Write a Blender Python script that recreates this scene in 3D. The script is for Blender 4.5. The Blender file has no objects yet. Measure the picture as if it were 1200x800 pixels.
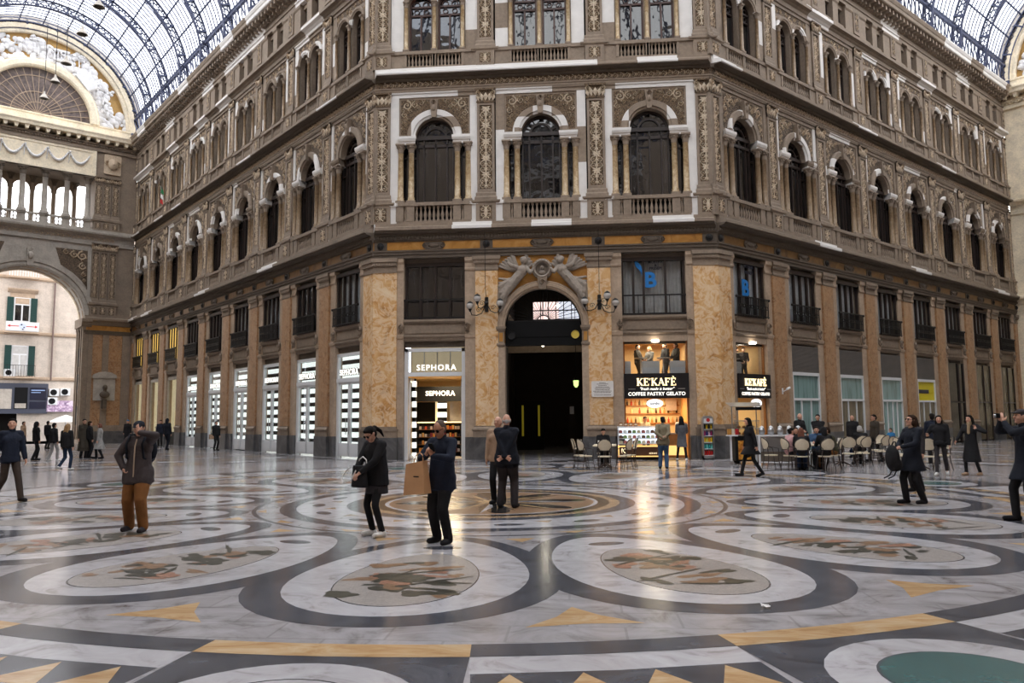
import bpy, bmesh, math, random
from mathutils import Vector, Matrix, Euler
PI = math.pi
R = math.radians
S2 = math.sqrt(.5)
scene = bpy.context.scene
col = scene.collection

# ------------------------------------------------------------------ camera
cam_d = bpy.data.cameras.new('camera')
cam = bpy.data.objects.new('camera', cam_d)
col.objects.link(cam)
cam_d.sensor_width = 36.0
cam_d.lens = 911.77 / 1200 * 36.0
cam_d.clip_start = .05
cam_d.clip_end = 500
YAW, PITCH, ROLL = R(5.096), R(5.594), R(-.489)
cam.location = (1.51, 0, 1.65)
_f = Vector((-math.sin(YAW) * math.cos(PITCH), math.cos(YAW) * math.cos(PITCH), math.sin(PITCH)))
_r = Vector((math.cos(YAW), math.sin(YAW), 0))
_u = _r.cross(_f)
_r2 = _r * math.cos(ROLL) + _u * math.sin(ROLL)
_u2 = _u * math.cos(ROLL) - _r * math.sin(ROLL)
cam.rotation_euler = Matrix((_r2, _u2, -_f)).transposed().to_euler()
scene.camera = cam

# ------------------------------------------------------------------ light and exposure
SKY = 3.9
world = bpy.data.worlds.new('sky')
scene.world = world
world.use_nodes = True
_n, _l = world.node_tree.nodes, world.node_tree.links
_bg = _n['Background']
_tc = _n.new('ShaderNodeTexCoord')
_nz = _n.new('ShaderNodeTexNoise')
_nz.inputs['Scale'].default_value = 2.5
_nz.inputs['Detail'].default_value = 3
_cr = _n.new('ShaderNodeValToRGB')
_cr.color_ramp.elements[0].position = .35
_cr.color_ramp.elements[0].color = (.84, .89, 1.0, 1)
_cr.color_ramp.elements[1].position = .62
_cr.color_ramp.elements[1].color = (1, .97, .93, 1)
_l.new(_tc.outputs['Generated'], _nz.inputs['Vector'])
_l.new(_nz.outputs['Fac'], _cr.inputs['Fac'])
_l.new(_cr.outputs['Color'], _bg.inputs['Color'])
_bg.inputs['Strength'].default_value = SKY

scene.view_settings.view_transform = 'Standard'
scene.view_settings.look = 'None'
scene.view_settings.gamma = 1
scene.view_settings.use_curve_mapping = False
scene.view_settings.exposure = 0.5
scene.cycles.max_bounces = 8
scene.cycles.diffuse_bounces = 4
scene.cycles.glossy_bounces = 4
scene.cycles.transparent_max_bounces = 16
scene.cycles.caustics_reflective = False
scene.cycles.caustics_refractive = False
scene.cycles.sample_clamp_indirect = 6

# ------------------------------------------------------------------ helpers
def lin(c):
    return c / 12.92 if c <= .04045 else ((c + .055) / 1.055) ** 2.4
def rgb(r, g, b):
    return (lin(r / 255), lin(g / 255), lin(b / 255), 1)

def tag(o, label=None, cat=None, group=None, kind=None):
    if label: o['label'] = label
    if cat: o['category'] = cat
    if group: o['group'] = group
    if kind: o['kind'] = kind
    return o

def empty(name, loc=(0, 0, 0), rz=0, parent=None):
    o = bpy.data.objects.new(name, None)
    col.objects.link(o)
    o.location = loc
    o.rotation_euler = (0, 0, rz)
    o.empty_display_size = .2
    if parent: o.parent = parent
    return o

def put(name, mesh, parent=None, loc=(0, 0, 0), rot=(0, 0, 0), scale=None):
    o = bpy.data.objects.new(name, mesh)
    col.objects.link(o)
    o.location = loc
    o.rotation_euler = rot
    if scale: o.scale = scale
    if parent: o.parent = parent
    return o

def copy_tree(o, parent=None):
    c = o.copy()
    col.objects.link(c)
    if parent: c.parent = parent
    for ch in o.children:
        copy_tree(ch, c)
    return c

class MB:
    """collects faces of one mesh"""
    def __init__(s):
        s.v = []; s.f = []; s.m = []; s.sm = []
    def add(s, vs, fs, m=0, smooth=False):
        b = len(s.v)
        s.v += [tuple(p) for p in vs]
        for f in fs:
            s.f.append(tuple(b + i for i in f)); s.m.append(m); s.sm.append(smooth)
    def box(s, x0, x1, y0, y1, z0, z1, m=0):
        s.add([(x0, y0, z0), (x1, y0, z0), (x1, y1, z0), (x0, y1, z0), (x0, y0, z1), (x1, y0, z1), (x1, y1, z1), (x0, y1, z1)],
              [(0, 3, 2, 1), (4, 5, 6, 7), (0, 1, 5, 4), (1, 2, 6, 5), (2, 3, 7, 6), (3, 0, 4, 7)], m)
    def cbox(s, x0, x1, y0, y1, z0, z1, c=.01, m=0):
        """box with its front edges chamfered by c"""
        s.prism([(x0 + c, z0), (x1 - c, z0), (x1, z0 + c), (x1, z1 - c), (x1 - c, z1), (x0 + c, z1), (x0, z1 - c), (x0, z0 + c)], y0, y1, m)
    def prism(s, poly, y0, y1, m=0, smooth=False):
        """polygon in x,z (counter-clockwise seen from -y) pushed from y0 to y1"""
        n = len(poly)
        vs = [(x, y0, z) for x, z in poly] + [(x, y1, z) for x, z in poly]
        s.add(vs, [tuple(range(n)), tuple(range(2 * n - 1, n - 1, -1))], m)
        b = len(s.v) - 2 * n
        for i in range(n):
            j = (i + 1) % n
            s.f.append((b + i, b + n + i, b + n + j, b + j)); s.m.append(m); s.sm.append(smooth)
    def zprism(s, poly, z0, z1, m=0):
        """polygon in x,y (counter-clockwise from above) pushed from z0 to z1"""
        n = len(poly)
        vs = [(x, y, z0) for x, y in poly] + [(x, y, z1) for x, y in poly]
        fs = [tuple(range(n - 1, -1, -1)), tuple(range(n, 2 * n))]
        fs += [(i, (i + 1) % n, n + (i + 1) % n, n + i) for i in range(n)]
        s.add(vs, fs, m)
    def mould(s, x0, x1, prof, m=0, k0=0., k1=0.):
        """profile of (y,z) points swept along x; the ends run out by k per metre of -y"""
        n = len(prof)
        a = [(x0 + k0 * y, y, z) for y, z in prof]
        b = [(x1 - k1 * y, y, z) for y, z in prof]
        s.add(a + b, [(i, i + n, i + n + 1, i + 1) for i in range(n - 1)], m)
        s.add(a, [tuple(range(n))], m); s.add(b, [tuple(range(n - 1, -1, -1))], m)
    def lathe(s, prof, cx=0, cy=0, n=12, m=0, smooth=True):
        vs = []
        for r, z in prof:
            for i in range(n):
                a = 2 * PI * i / n
                vs.append((cx + r * math.cos(a), cy + r * math.sin(a), z))
        fs = []
        for k in range(len(prof) - 1):
            for i in range(n):
                j = (i + 1) % n
                fs.append((k * n + i, k * n + j, (k + 1) * n + j, (k + 1) * n + i))
        s.add(vs, fs, m, smooth)
        s.add(vs[:n], [tuple(range(n - 1, -1, -1))], m)
        s.add(vs[-n:], [tuple(range(n))], m)
    def tube(s, pts, r, n=6, m=0, cap=True, smooth=True):
        pts = [Vector(p) for p in pts]
        rs = r if isinstance(r, (list, tuple)) else [r] * len(pts)
        up = None; vs = []
        for i, p in enumerate(pts):
            d = (pts[min(i + 1, len(pts) - 1)] - pts[max(i - 1, 0)])
            d = d.normalized() if d.length > 1e-9 else Vector((0, 0, 1))
            if up is None:
                up = Vector((0, 0, 1)) if abs(d.z) < .9 else Vector((1, 0, 0))
            a = d.cross(up)
            if a.length < 1e-6: a = d.cross(Vector((0, 1, 0)))
            a.normalize(); b = a.cross(d).normalized(); up = b
            for k in range(n):
                t = 2 * PI * k / n
                vs.append(p + (a * math.cos(t) + b * math.sin(t)) * rs[i])
        fs = []
        for i in range(len(pts) - 1):
            for k in range(n):
                j = (k + 1) % n
                fs.append((i * n + k, i * n + j, (i + 1) * n + j, (i + 1) * n + k))
        s.add(vs, fs, m, smooth)
        if cap:
            s.add(vs[:n], [tuple(range(n - 1, -1, -1))], m)
            s.add(vs[-n:], [tuple(range(n))], m)
    def bar(s, p, q, w, h=None, m=0):
        """square bar from p to q"""
        h = h or w
        p = Vector(p); q = Vector(q); d = (q - p).normalized()
        up = Vector((0, 0, 1)) if abs(d.z) < .95 else Vector((0, 1, 0))
        a = d.cross(up).normalized() * w / 2; b = a.cross(d).normalized() * h / 2
        s.add([p - a - b, p + a - b, p + a + b, p - a + b, q - a - b, q + a - b, q + a + b, q - a + b],
              [(0, 3, 2, 1), (4, 5, 6, 7), (0, 1, 5, 4), (1, 2, 6, 5), (2, 3, 7, 6), (3, 0, 4, 7)], m)
    def ball(s, c, r, nu=12, nv=8, m=0, sc=(1, 1, 1), rot=None):
        vs = []
        for j in range(nv + 1):
            t = PI * j / nv
            for i in range(nu):
                a = 2 * PI * i / nu
                p = Vector((math.sin(t) * math.cos(a) * sc[0], math.sin(t) * math.sin(a) * sc[1], math.cos(t) * sc[2])) * r
                if rot: p = rot @ p
                vs.append(Vector(c) + p)
        fs = [(j * nu + i, (j + 1) * nu + i, (j + 1) * nu + (i + 1) % nu, j * nu + (i + 1) % nu) for j in range(nv) for i in range(nu)]
        s.add(vs, fs, m, True)
    def arch(s, x0, x1, z0, z1, cx, r, zs, y0, y1, n=20, m=0, ms=None):
        """wall sheet with a round-headed hole, reveal from y0 to y1"""
        ms = m if ms is None else ms
        q = lambda p: s.add([(x, y0, z) for x, z in p], [tuple(range(len(p)))], m)
        if x0 < cx - r - 1e-6: q([(x0, z0), (cx - r, z0), (cx - r, z1), (x0, z1)])
        if x1 > cx + r + 1e-6: q([(cx + r, z0), (x1, z0), (x1, z1), (cx + r, z1)])
        A = [(cx - r * math.cos(PI * i / n), zs + r * math.sin(PI * i / n)) for i in range(n + 1)]
        for (ax, az), (bx, bz) in zip(A, A[1:]):
            q([(ax, az), (bx, bz), (bx, z1), (ax, z1)])
        E = [(cx - r, z0)] + A + [(cx + r, z0)] if z0 < zs - 1e-6 else A
        for (ax, az), (bx, bz) in zip(E, E[1:]):
            s.add([(ax, y0, az), (ax, y1, az), (bx, y1, bz), (bx, y0, bz)], [(0, 1, 2, 3)], ms)
    def ring(s, cx, cz, prof, a0=0, a1=PI, n=24, m=0, smooth=False):
        """profile of (r,y) turned round the y axis at cx,cz from angle a0 to a1"""
        k = len(prof); vs = []
        for i in range(n + 1):
            a = a0 + (a1 - a0) * i / n
            for r, y in prof:
                vs.append((cx + r * math.cos(a), y, cz + r * math.sin(a)))
        fs = [(i * k + j, i * k + j + 1, (i + 1) * k + j + 1, (i + 1) * k + j) for i in range(n) for j in range(k - 1)]
        s.add(vs, fs, m, smooth)
        s.add(vs[:k], [tuple(range(k - 1, -1, -1))], m); s.add(vs[-k:], [tuple(range(k))], m)
    def ridge(s, pts, w, y=0., h=.02, m=0):
        """a carved rib: polyline in x,z, half width w (tapering), raised by h"""
        n = len(pts); vs = []
        for i, (x, z) in enumerate(pts):
            x0, z0 = pts[max(i - 1, 0)]; x1, z1 = pts[min(i + 1, n - 1)]
            dx, dz = x1 - x0, z1 - z0; L = math.hypot(dx, dz) or 1
            ww = w[i] if isinstance(w, list) else w
            nx, nz = -dz / L * ww, dx / L * ww
            vs += [(x + nx, y, z + nz), (x, y - h, z), (x - nx, y, z - nz)]
        fs = []
        for i in range(n - 1):
            a = 3 * i
            fs += [(a, a + 3, a + 4, a + 1), (a + 1, a + 4, a + 5, a + 2)]
        s.add(vs, fs, m)
    def leaf(s, x, z, L, ang, w=.35, y=0., h=.03, m=0):
        c, d = math.cos(ang), math.sin(ang)
        p = lambda u, v: (x + u * c - v * d, z + u * d + v * c)
        a, b, e, g, o = p(0, 0), p(L * .5, L * w * .5), p(L, 0), p(L * .5, -L * w * .5), p(L * .55, 0)
        s.add([(a[0], y, a[1]), (g[0], y, g[1]), (e[0], y, e[1]), (b[0], y, b[1]), (o[0], y - h, o[1])],
              [(0, 1, 4), (1, 2, 4), (2, 3, 4), (3, 0, 4)], m)
    def scroll(s, cx, cz, r, a0, d=1, turns=1.35, w=.16, y=0., h=.03, m=0, n=13):
        """an acanthus scroll with a rosette and side leaves"""
        pts = []; ws = []
        for i in range(n + 1):
            t = i / n; a = a0 + d * turns * 2 * PI * t; rr = r * (1 - .78 * t)
            pts.append((cx + rr * math.cos(a), cz + rr * math.sin(a))); ws.append(r * w * (1 - .45 * t))
        s.ridge(pts, ws, y, h, m)
        s.leaf(cx - r * .2, cz, r * .4, 0, .9, y, h * 1.5, m)
        for i in range(0, n // 2 + 2, 2):
            x, z = pts[i]; a = a0 + d * turns * 2 * PI * i / n
            s.leaf(x, z, r * .5, a + d * .9, .5, y, h, m)
    def shift(s, dx=0, dy=0, dz=0):
        s.v = [(x + dx, y + dy, z + dz) for x, y, z in s.v]; return s
    def xform(s, M):
        s.v = [tuple(M @ Vector(p)) for p in s.v]; return s
    def mesh(s, name, mats):
        me = bpy.data.meshes.new(name)
        me.from_pydata(s.v, [], s.f)
        for mt in (mats if isinstance(mats, (list, tuple)) else [mats]):
            me.materials.append(mt)
        me.polygons.foreach_set('material_index', s.m)
        me.polygons.foreach_set('use_smooth', s.sm)
        me.update()
        return me
    def build(s, name, mats, parent=None, loc=(0, 0, 0), rot=(0, 0, 0)):
        return put(name, s.mesh(name, mats), parent, loc, rot)
# ------------------------------------------------------------------ materials
class NT:
    def __init__(s, name):
        s.m = bpy.data.materials.new(name); s.m.use_nodes = True
        s.t = s.m.node_tree; s.b = s.t.nodes['Principled BSDF']; s.out = s.t.nodes['Material Output']
    def n(s, kind, **kw):
        nd = s.t.nodes.new('ShaderNode' + kind)
        for k, v in kw.items():
            if k in nd.inputs.keys(): nd.inputs[k].default_value = v
            else: setattr(nd, k, v)
        return nd
    def l(s, a, b): s.t.links.new(a, b)
    def coord(s, which='Object', scale=(1, 1, 1), jitter=False):
        tc = s.n('TexCoord'); mp = s.n('Mapping'); mp.inputs['Scale'].default_value = scale
        s.l(tc.outputs[which], mp.inputs['Vector'])
        if jitter:
            oi = s.n('ObjectInfo'); mul = s.n('Math', operation='MULTIPLY'); mul.inputs[1].default_value = 57
            s.l(oi.outputs['Random'], mul.inputs[0]); cb = s.n('CombineXYZ')
            s.l(mul.outputs[0], cb.inputs[0]); s.l(mul.outputs[0], cb.inputs[2]); s.l(cb.outputs[0], mp.inputs['Location'])
        return mp.outputs[0]
    def ramp(s, fac, stops):
        r = s.n('ValToRGB'); e = r.color_ramp.elements
        while len(e) < len(stops): e.new(.5)
        for k, (p, c) in zip(e, stops): k.position = p; k.color = c
        s.l(fac, r.inputs[0]); return r.outputs[0]
    def noise(s, vec, scale, detail=4, rough=.6, dist=0):
        nz = s.n('TexNoise', Scale=scale, Detail=detail, Roughness=rough, Distortion=dist); s.l(vec, nz.inputs['Vector']); return nz
    def mix(s, fac, a, b, mode='MIX'):
        mx = s.n('Mix', data_type='RGBA', blend_type=mode)
        for i, v in ((0, fac), (6, a), (7, b)):
            if isinstance(v, (int, float)): mx.inputs[i].default_value = v
            elif isinstance(v, tuple): mx.inputs[i].default_value = v
            else: s.l(v, mx.inputs[i])
        return mx.outputs[2]
    def bump(s, h, strength=.3, dist=.02):
        bp = s.n('Bump', Strength=strength, Distance=dist); s.l(h, bp.inputs['Height']); s.l(bp.outputs[0], s.b.inputs['Normal'])

def plain(name, c, rough=.6, metal=0, var=0, scale=8, spec=None, bump=0):
    t = NT(name); t.b.inputs['Roughness'].default_value = rough; t.b.inputs['Metallic'].default_value = metal
    if spec is not None: t.b.inputs['Specular IOR Level'].default_value = spec
    t.b.inputs['Base Color'].default_value = c
    if var or bump:
        nz = t.noise(t.coord(jitter=True), scale)
        if var:
            lo = tuple(x * (1 - var) for x in c[:3]) + (1,); hi = tuple(min(1, x * (1 + var)) for x in c[:3]) + (1,)
            t.l(t.ramp(nz.outputs[0], [(.3, lo), (.7, hi)]), t.b.inputs['Base Color'])
        if bump: t.bump(nz.outputs[0], bump)
    return t.m

def glow(name, c, strength):
    t = NT(name); t.b.inputs['Base Color'].default_value = c
    t.b.inputs['Emission Color'].default_value = c; t.b.inputs['Emission Strength'].default_value = strength
    return t.m

def stone_mat(name, base, white=None, amount=0., rough=.75, cell=(1.1, 1, 1.4)):
    """weathered stone; some blocks of it freshly plastered white"""
    t = NT(name); t.b.inputs['Roughness'].default_value = rough
    v = t.coord(jitter=True)
    n1 = t.noise(v, 1.3, 6, .65); n2 = t.noise(v, 9, 5, .6)
    lo = tuple(x * .68 for x in base[:3]) + (1,); hi = tuple(x * 1.22 for x in base[:3]) + (1,)
    c = t.ramp(n1.outputs[0], [(.3, lo), (.7, hi)])
    c = t.mix(.35, c, t.ramp(n2.outputs[0], [(.35, lo), (.65, hi)]))
    if white:
        mp = t.n('Mapping'); mp.inputs['Scale'].default_value = cell; t.l(v, mp.inputs['Vector'])
        fl = t.n('VectorMath', operation='FLOOR'); t.l(mp.outputs[0], fl.inputs[0])
        sp = t.n('SeparateXYZ'); t.l(fl.outputs[0], sp.inputs[0]); cb = t.n('CombineXYZ')
        t.l(sp.outputs[0], cb.inputs[0]); t.l(sp.outputs[2], cb.inputs[2])
        wn = t.n('TexWhiteNoise', noise_dimensions='3D'); t.l(cb.outputs[0], wn.inputs[0])
        gt = t.n('Math', operation='LESS_THAN'); gt.inputs[1].default_value = amount; t.l(wn.outputs[0], gt.inputs[0])
        c = t.mix(gt.outputs[0], c, white)
    t.l(c, t.b.inputs['Base Color']); t.bump(n2.outputs[0], .25, .01)
    return t.m

def marble(name, stops, scale=1.2, dist=2.5, rough=.3, wave=True, bands=2.0, coord='Object', sc=(1, 1, 1), spec=.5, jitter=True):
    t = NT(name); t.b.inputs['Roughness'].default_value = rough; t.b.inputs['Specular IOR Level'].default_value = spec
    v = t.coord(coord, sc, jitter=jitter)
    nz = t.noise(v, scale, 8, .62, dist)
    c = t.ramp(nz.outputs[0], stops)
    if wave:
        wv = t.n('TexNoise', Scale=scale * bands, Detail=3., Roughness=.5, Distortion=dist * 1.4); t.l(v, wv.inputs['Vector'])
        m1 = t.n('Math', operation='MULTIPLY'); m1.inputs[1].default_value = 14; t.l(wv.outputs[0], m1.inputs[0])
        sn = t.n('Math', operation='SINE'); t.l(m1.outputs[0], sn.inputs[0])
        c = t.mix(t.ramp(sn.outputs[0], [(.0, (0, 0, 0, 1)), (.9, (.55, .55, .55, 1))]), c, stops[-1][1])
    t.l(c, t.b.inputs['Base Color'])
    return t.m

def glass_mat(name, c=(.85, .88, .9, 1), refl=.12, rough=.02):
    t = NT(name); tr = t.n('BsdfTransparent', Color=c); gl = t.n('BsdfGlossy', Roughness=rough)
    fr = t.n('LayerWeight', Blend=.25); mx = t.n('MixShader'); mth = t.n('Math', operation='MULTIPLY_ADD')
    mth.inputs[1].default_value = .28; mth.inputs[2].default_value = refl
    t.l(fr.outputs['Fresnel'], mth.inputs[0]); t.l(mth.outputs[0], mx.inputs[0]); t.l(tr.outputs[0], mx.inputs[1]); t.l(gl.outputs[0], mx.inputs[2])
    t.l(mx.outputs[0], t.out.inputs['Surface'])
    return t.m

def shaded_ground(name, lo, hi):  # flat ground; speckled colour paints the light and shade of fine carving
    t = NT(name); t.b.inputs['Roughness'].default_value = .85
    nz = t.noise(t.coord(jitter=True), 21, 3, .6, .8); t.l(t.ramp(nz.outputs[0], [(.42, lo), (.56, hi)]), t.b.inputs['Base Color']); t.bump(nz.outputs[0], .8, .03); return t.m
WHITE = rgb(226, 222, 218)
TAUPE = rgb(142, 125, 108)
M = {}
M['stone'] = stone_mat('weathered taupe stone', TAUPE)
M['cornice'] = stone_mat('cornice stone with white patches', TAUPE, WHITE, .56, cell=(.62, 1, .01))
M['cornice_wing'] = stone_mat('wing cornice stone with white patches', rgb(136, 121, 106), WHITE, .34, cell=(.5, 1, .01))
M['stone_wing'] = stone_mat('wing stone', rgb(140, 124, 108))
M['arch_white'] = stone_mat('archivolt stone partly white', TAUPE, WHITE, .45, cell=(1.3, 1, 2.2))
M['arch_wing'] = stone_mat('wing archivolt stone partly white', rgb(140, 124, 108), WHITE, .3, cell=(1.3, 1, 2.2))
M['white'] = plain('white plaster', WHITE, .8, var=.06, scale=3)
M['dark_stone'] = stone_mat('dark entablature stone', rgb(96, 84, 72))  # entablature undersides: extra shade put into the stone colour
M['ground'] = shaded_ground('densely carved stone ground', rgb(56, 43, 32), rgb(126, 104, 80))
M['carve'] = plain('carved stone relief', rgb(204, 188, 166), .7, var=.2, scale=20)  # paler than the stone: carving highlights put into the relief colour
M['carve_wing'] = plain('wing carved relief', rgb(194, 174, 150), .75, var=.25, scale=20)  # same painted highlight tone for the wing reliefs
M['ground_wing'] = shaded_ground('densely carved wing ground', rgb(52, 42, 34), rgb(124, 106, 88))
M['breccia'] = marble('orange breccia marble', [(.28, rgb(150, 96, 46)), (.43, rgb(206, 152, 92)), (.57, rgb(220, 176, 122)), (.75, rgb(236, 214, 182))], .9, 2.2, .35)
M['breccia_wing'] = marble('brown breccia marble', [(.28, rgb(106, 72, 46)), (.45, rgb(152, 110, 74)), (.58, rgb(170, 128, 90)), (.75, rgb(178, 148, 118))], 1.5, 2.6, .4)  # breccia again, the dimmer light of the wings put into its colour
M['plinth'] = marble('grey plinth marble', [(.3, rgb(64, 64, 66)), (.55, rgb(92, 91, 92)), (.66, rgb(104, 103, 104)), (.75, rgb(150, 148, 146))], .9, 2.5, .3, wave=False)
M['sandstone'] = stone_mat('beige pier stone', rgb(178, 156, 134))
M['orange_wing'] = marble('brown ochre frieze marble', [(.3, rgb(92, 62, 28)), (.5, rgb(120, 84, 38)), (.7, rgb(136, 102, 56))], 1.6, 1.5, .4, wave=False)  # ochre frieze copy, darkened by cornice shade put into its colour
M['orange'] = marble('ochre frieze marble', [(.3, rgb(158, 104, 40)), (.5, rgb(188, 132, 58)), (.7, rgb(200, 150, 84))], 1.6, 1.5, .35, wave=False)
M['column_wing'] = marble('brown column marble', [(.3, rgb(112, 90, 66)), (.5, rgb(142, 118, 90)), (.65, rgb(156, 134, 108)), (.75, rgb(180, 166, 146))], 4, 1.5, .4, wave=False)  # column marble copy, toned down in colour for the dim wings
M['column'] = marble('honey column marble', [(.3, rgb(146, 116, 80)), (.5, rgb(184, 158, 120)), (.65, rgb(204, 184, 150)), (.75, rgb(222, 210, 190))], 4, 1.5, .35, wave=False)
M['frame'] = plain('dark brown window joinery', rgb(44, 32, 27), .45, var=.2, scale=4)
M['frame_red'] = plain('reddish brown window joinery', rgb(74, 44, 34), .45, var=.2, scale=4)
M['black_iron'] = plain('black iron', rgb(28, 26, 26), .5, .3)
M['iron'] = plain('blue grey vault iron', rgb(66, 72, 98), .55, .2, var=.2)
M['cream'] = stone_mat('cream plaster', rgb(240, 226, 200))
M['cream_wall'] = stone_mat('pale facade plaster', rgb(196, 184, 172))
M['relief_white'] = plain('white stucco relief', rgb(222, 220, 220), .8, var=.1, scale=6)
M['ochre'] = plain('ochre lunette ground', rgb(176, 140, 84), .8, var=.2, scale=2)
M['grey_stone'] = stone_mat('pale grey stone', rgb(176, 168, 158))
def pane_mat(name, c, wob=.06):
    t = NT(name); t.b.inputs['Roughness'].default_value = .03
    nv = t.noise(t.coord('Object', (5, 5, .5), jitter=True), 1.0, 3, .6); t.l(t.ramp(nv.outputs[0], [(.35, tuple(x * .6 for x in c[:3]) + (1,)), (.5, c), (.68, tuple(min(1, x * 3.2 if x < .05 else x * 1.1) for x in c[:3]) + (1,))]), t.b.inputs['Base Color'])  # upright streaks in the colour stand for curtains and cloud reflections
    t.b.inputs['Specular IOR Level'].default_value = .9
    nz = t.noise(t.coord(jitter=True), 1.6, 2); t.bump(nz.outputs[0], wob, .12)
    return t.m
M['pane'] = pane_mat('dark window glass', rgb(26, 25, 26))
M['pane_wing'] = pane_mat('dark wing window glass', rgb(22, 20, 19), .05)
M['glass'] = glass_mat('clear shop glass', (.9, .92, .93, 1), .03)
M['vault_glass'] = glass_mat('vault roof glass', (.92, .94, .96, 1), .02)
M['curtain'] = plain('pale curtain', rgb(188, 186, 184), .9, var=.12, scale=5)
M['metal'] = plain('brushed steel', rgb(170, 170, 172), .3, .8)
M['white_metal'] = plain('white painted metal', rgb(224, 226, 228), .4)
M['black'] = plain('matt black', rgb(13, 13, 14), .7, spec=.2)
M['dark'] = plain('dark interior', rgb(24, 20, 18), .9)

# ------------------------------------------------------------------ wall frames: x along the wall, y into it
D = 30.932; W = 6.953
LEND = 37.38; RB = 4.164; LB = 4.12; L0 = .297; R0 = .213; REND = R0 + 8 * RB + .05
class Frame:
    def __init__(s, ox, oy, a): s.o = (ox, oy); s.a = a
    def at(s, x, y=0, z=0):
        c, d = math.cos(s.a), math.sin(s.a)
        return (s.o[0] + x * c - y * d, s.o[1] + x * d + y * c, z)
FRONT = Frame(0, D, 0)
LEFT = Frame(-W, D, R(-45))
RIGHT = Frame(W, D, R(45))
LEFTEND = Frame(-W - LEND * S2, D + LEND * S2, R(45))
RIGHTEND = Frame(W + REND * S2, D + REND * S2, R(-45))
ORD = ['first', 'second', 'third', 'fourth', 'fifth', 'sixth', 'seventh', 'eighth', 'ninth', 'tenth']
# ------------------------------------------------------------------ setting: facades
K22 = math.tan(PI / 8)
def struct(name, label, frame=None, loc=None, cat='wall'):
    o = empty(name, frame.at(0) if frame else (loc or (0, 0, 0)), frame.a if frame else 0)
    return tag(o, label, cat, None, 'structure')

WALLS = {
    'front': (FRONT, struct('wall_front', 'ornate taupe corner facade with arched portal between two shops', FRONT)),
    'left': (LEFT, struct('wall_left', 'long ornate facade of the arcade arm receding to the far archway', LEFT)),
    'right': (RIGHT, struct('wall_right', 'long ornate facade of the arcade arm behind the cafe tables', RIGHT)),
}
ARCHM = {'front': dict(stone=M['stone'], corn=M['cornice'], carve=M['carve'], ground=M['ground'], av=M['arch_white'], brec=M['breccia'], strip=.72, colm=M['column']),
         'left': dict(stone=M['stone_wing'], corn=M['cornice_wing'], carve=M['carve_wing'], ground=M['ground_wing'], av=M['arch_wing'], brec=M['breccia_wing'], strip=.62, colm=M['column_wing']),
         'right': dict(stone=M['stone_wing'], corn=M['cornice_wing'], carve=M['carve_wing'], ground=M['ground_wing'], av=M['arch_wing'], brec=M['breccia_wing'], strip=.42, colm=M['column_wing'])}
rnd = random.Random(7)

def colonnette(z0, z1, r, n=10):
    m = MB()
    m.box(-r * 1.45, r * 1.45, -r * 1.45, r * 1.45, z0, z0 + r * .8, 1)
    m.lathe([(r * 1.35, z0 + r * .8), (r * 1.35, z0 + r * 1.2), (r * 1.05, z0 + r * 1.5), (r * 1.2, z0 + r * 1.9), (r, z0 + r * 2.2),
             (r * .88, z1 - r * 3.2), (r, z1 - r * 3.1)], 0, 0, n, 0)
    m.lathe([(r * .9, z1 - r * 3.1), (r * 1.05, z1 - r * 2.2), (r * 1.0, z1 - r * 2.0), (r * 1.25, z1 - r * 1.2), (r * 1.5, z1 - r * .5)], 0, 0, n, 2)
    for k in range(8):
        a = PI * k / 4
        m.leaf(0, 0, 1, 0, .5) if 0 else None
        x, y = math.cos(a) * r * 1.3, math.sin(a) * r * 1.3
        m.ball((x, y, z1 - r * 1.1), r * .34, 5, 4, 2)
    m.box(-r * 1.5, r * 1.5, -r * 1.5, r * 1.5, z1 - r * .5, z1, 2)
    return m

def candelabra(z0, z1, w, y=0.):
    """carved upright panel: a stem with paired scrolls, vases and leaves"""
    m = MB(); h = z1 - z0; r = w * .25; z = z0 + r; i = 0
    m.ridge([(0, z0 + .04), (0, z1 - .04)], w * .06, y, .03)
    while z < z1 - r * .9:
        for sgn in (-1, 1):
            if i % 3 == 2:
                m.leaf(0, z, w * .45, PI / 2 - sgn * .9, .5, y, .035); m.leaf(0, z, w * .42, PI / 2 - sgn * 1.6, .45, y, .03); m.leaf(0, z, w * .42, -PI / 2 - sgn * -.8, .45, y, .03)
            else:
                m.scroll(sgn * w * .25, z, r, (-PI / 2 if i % 2 else PI / 2), sgn if i % 2 else -sgn, 1.3, .17, y, .03)
        m.leaf(0, z - r, r * 1.6, PI / 2, .7, y, .045)
        z += r * 1.9; i += 1
    return m

def frieze_mod(w, z0, z1, y=0.):
    m = MB(); h = z1 - z0; r = h * .42; n = max(2, int(round(w / (r * 2.25)))); p = w / n
    for i in range(n):
        x = -w / 2 + p * (i + .5); d = 1 if i % 2 else -1
        m.scroll(x, (z0 + z1) / 2, r, -d * PI / 2 + .3, d, 1.35, .17, y, .035)
        m.leaf(x + p * .5, z0 + h * .1 if i % 2 else z1 - h * .1, h * .75, PI / 2 * (1 if i % 2 else -1), .4, y, .035)
    return m

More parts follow.
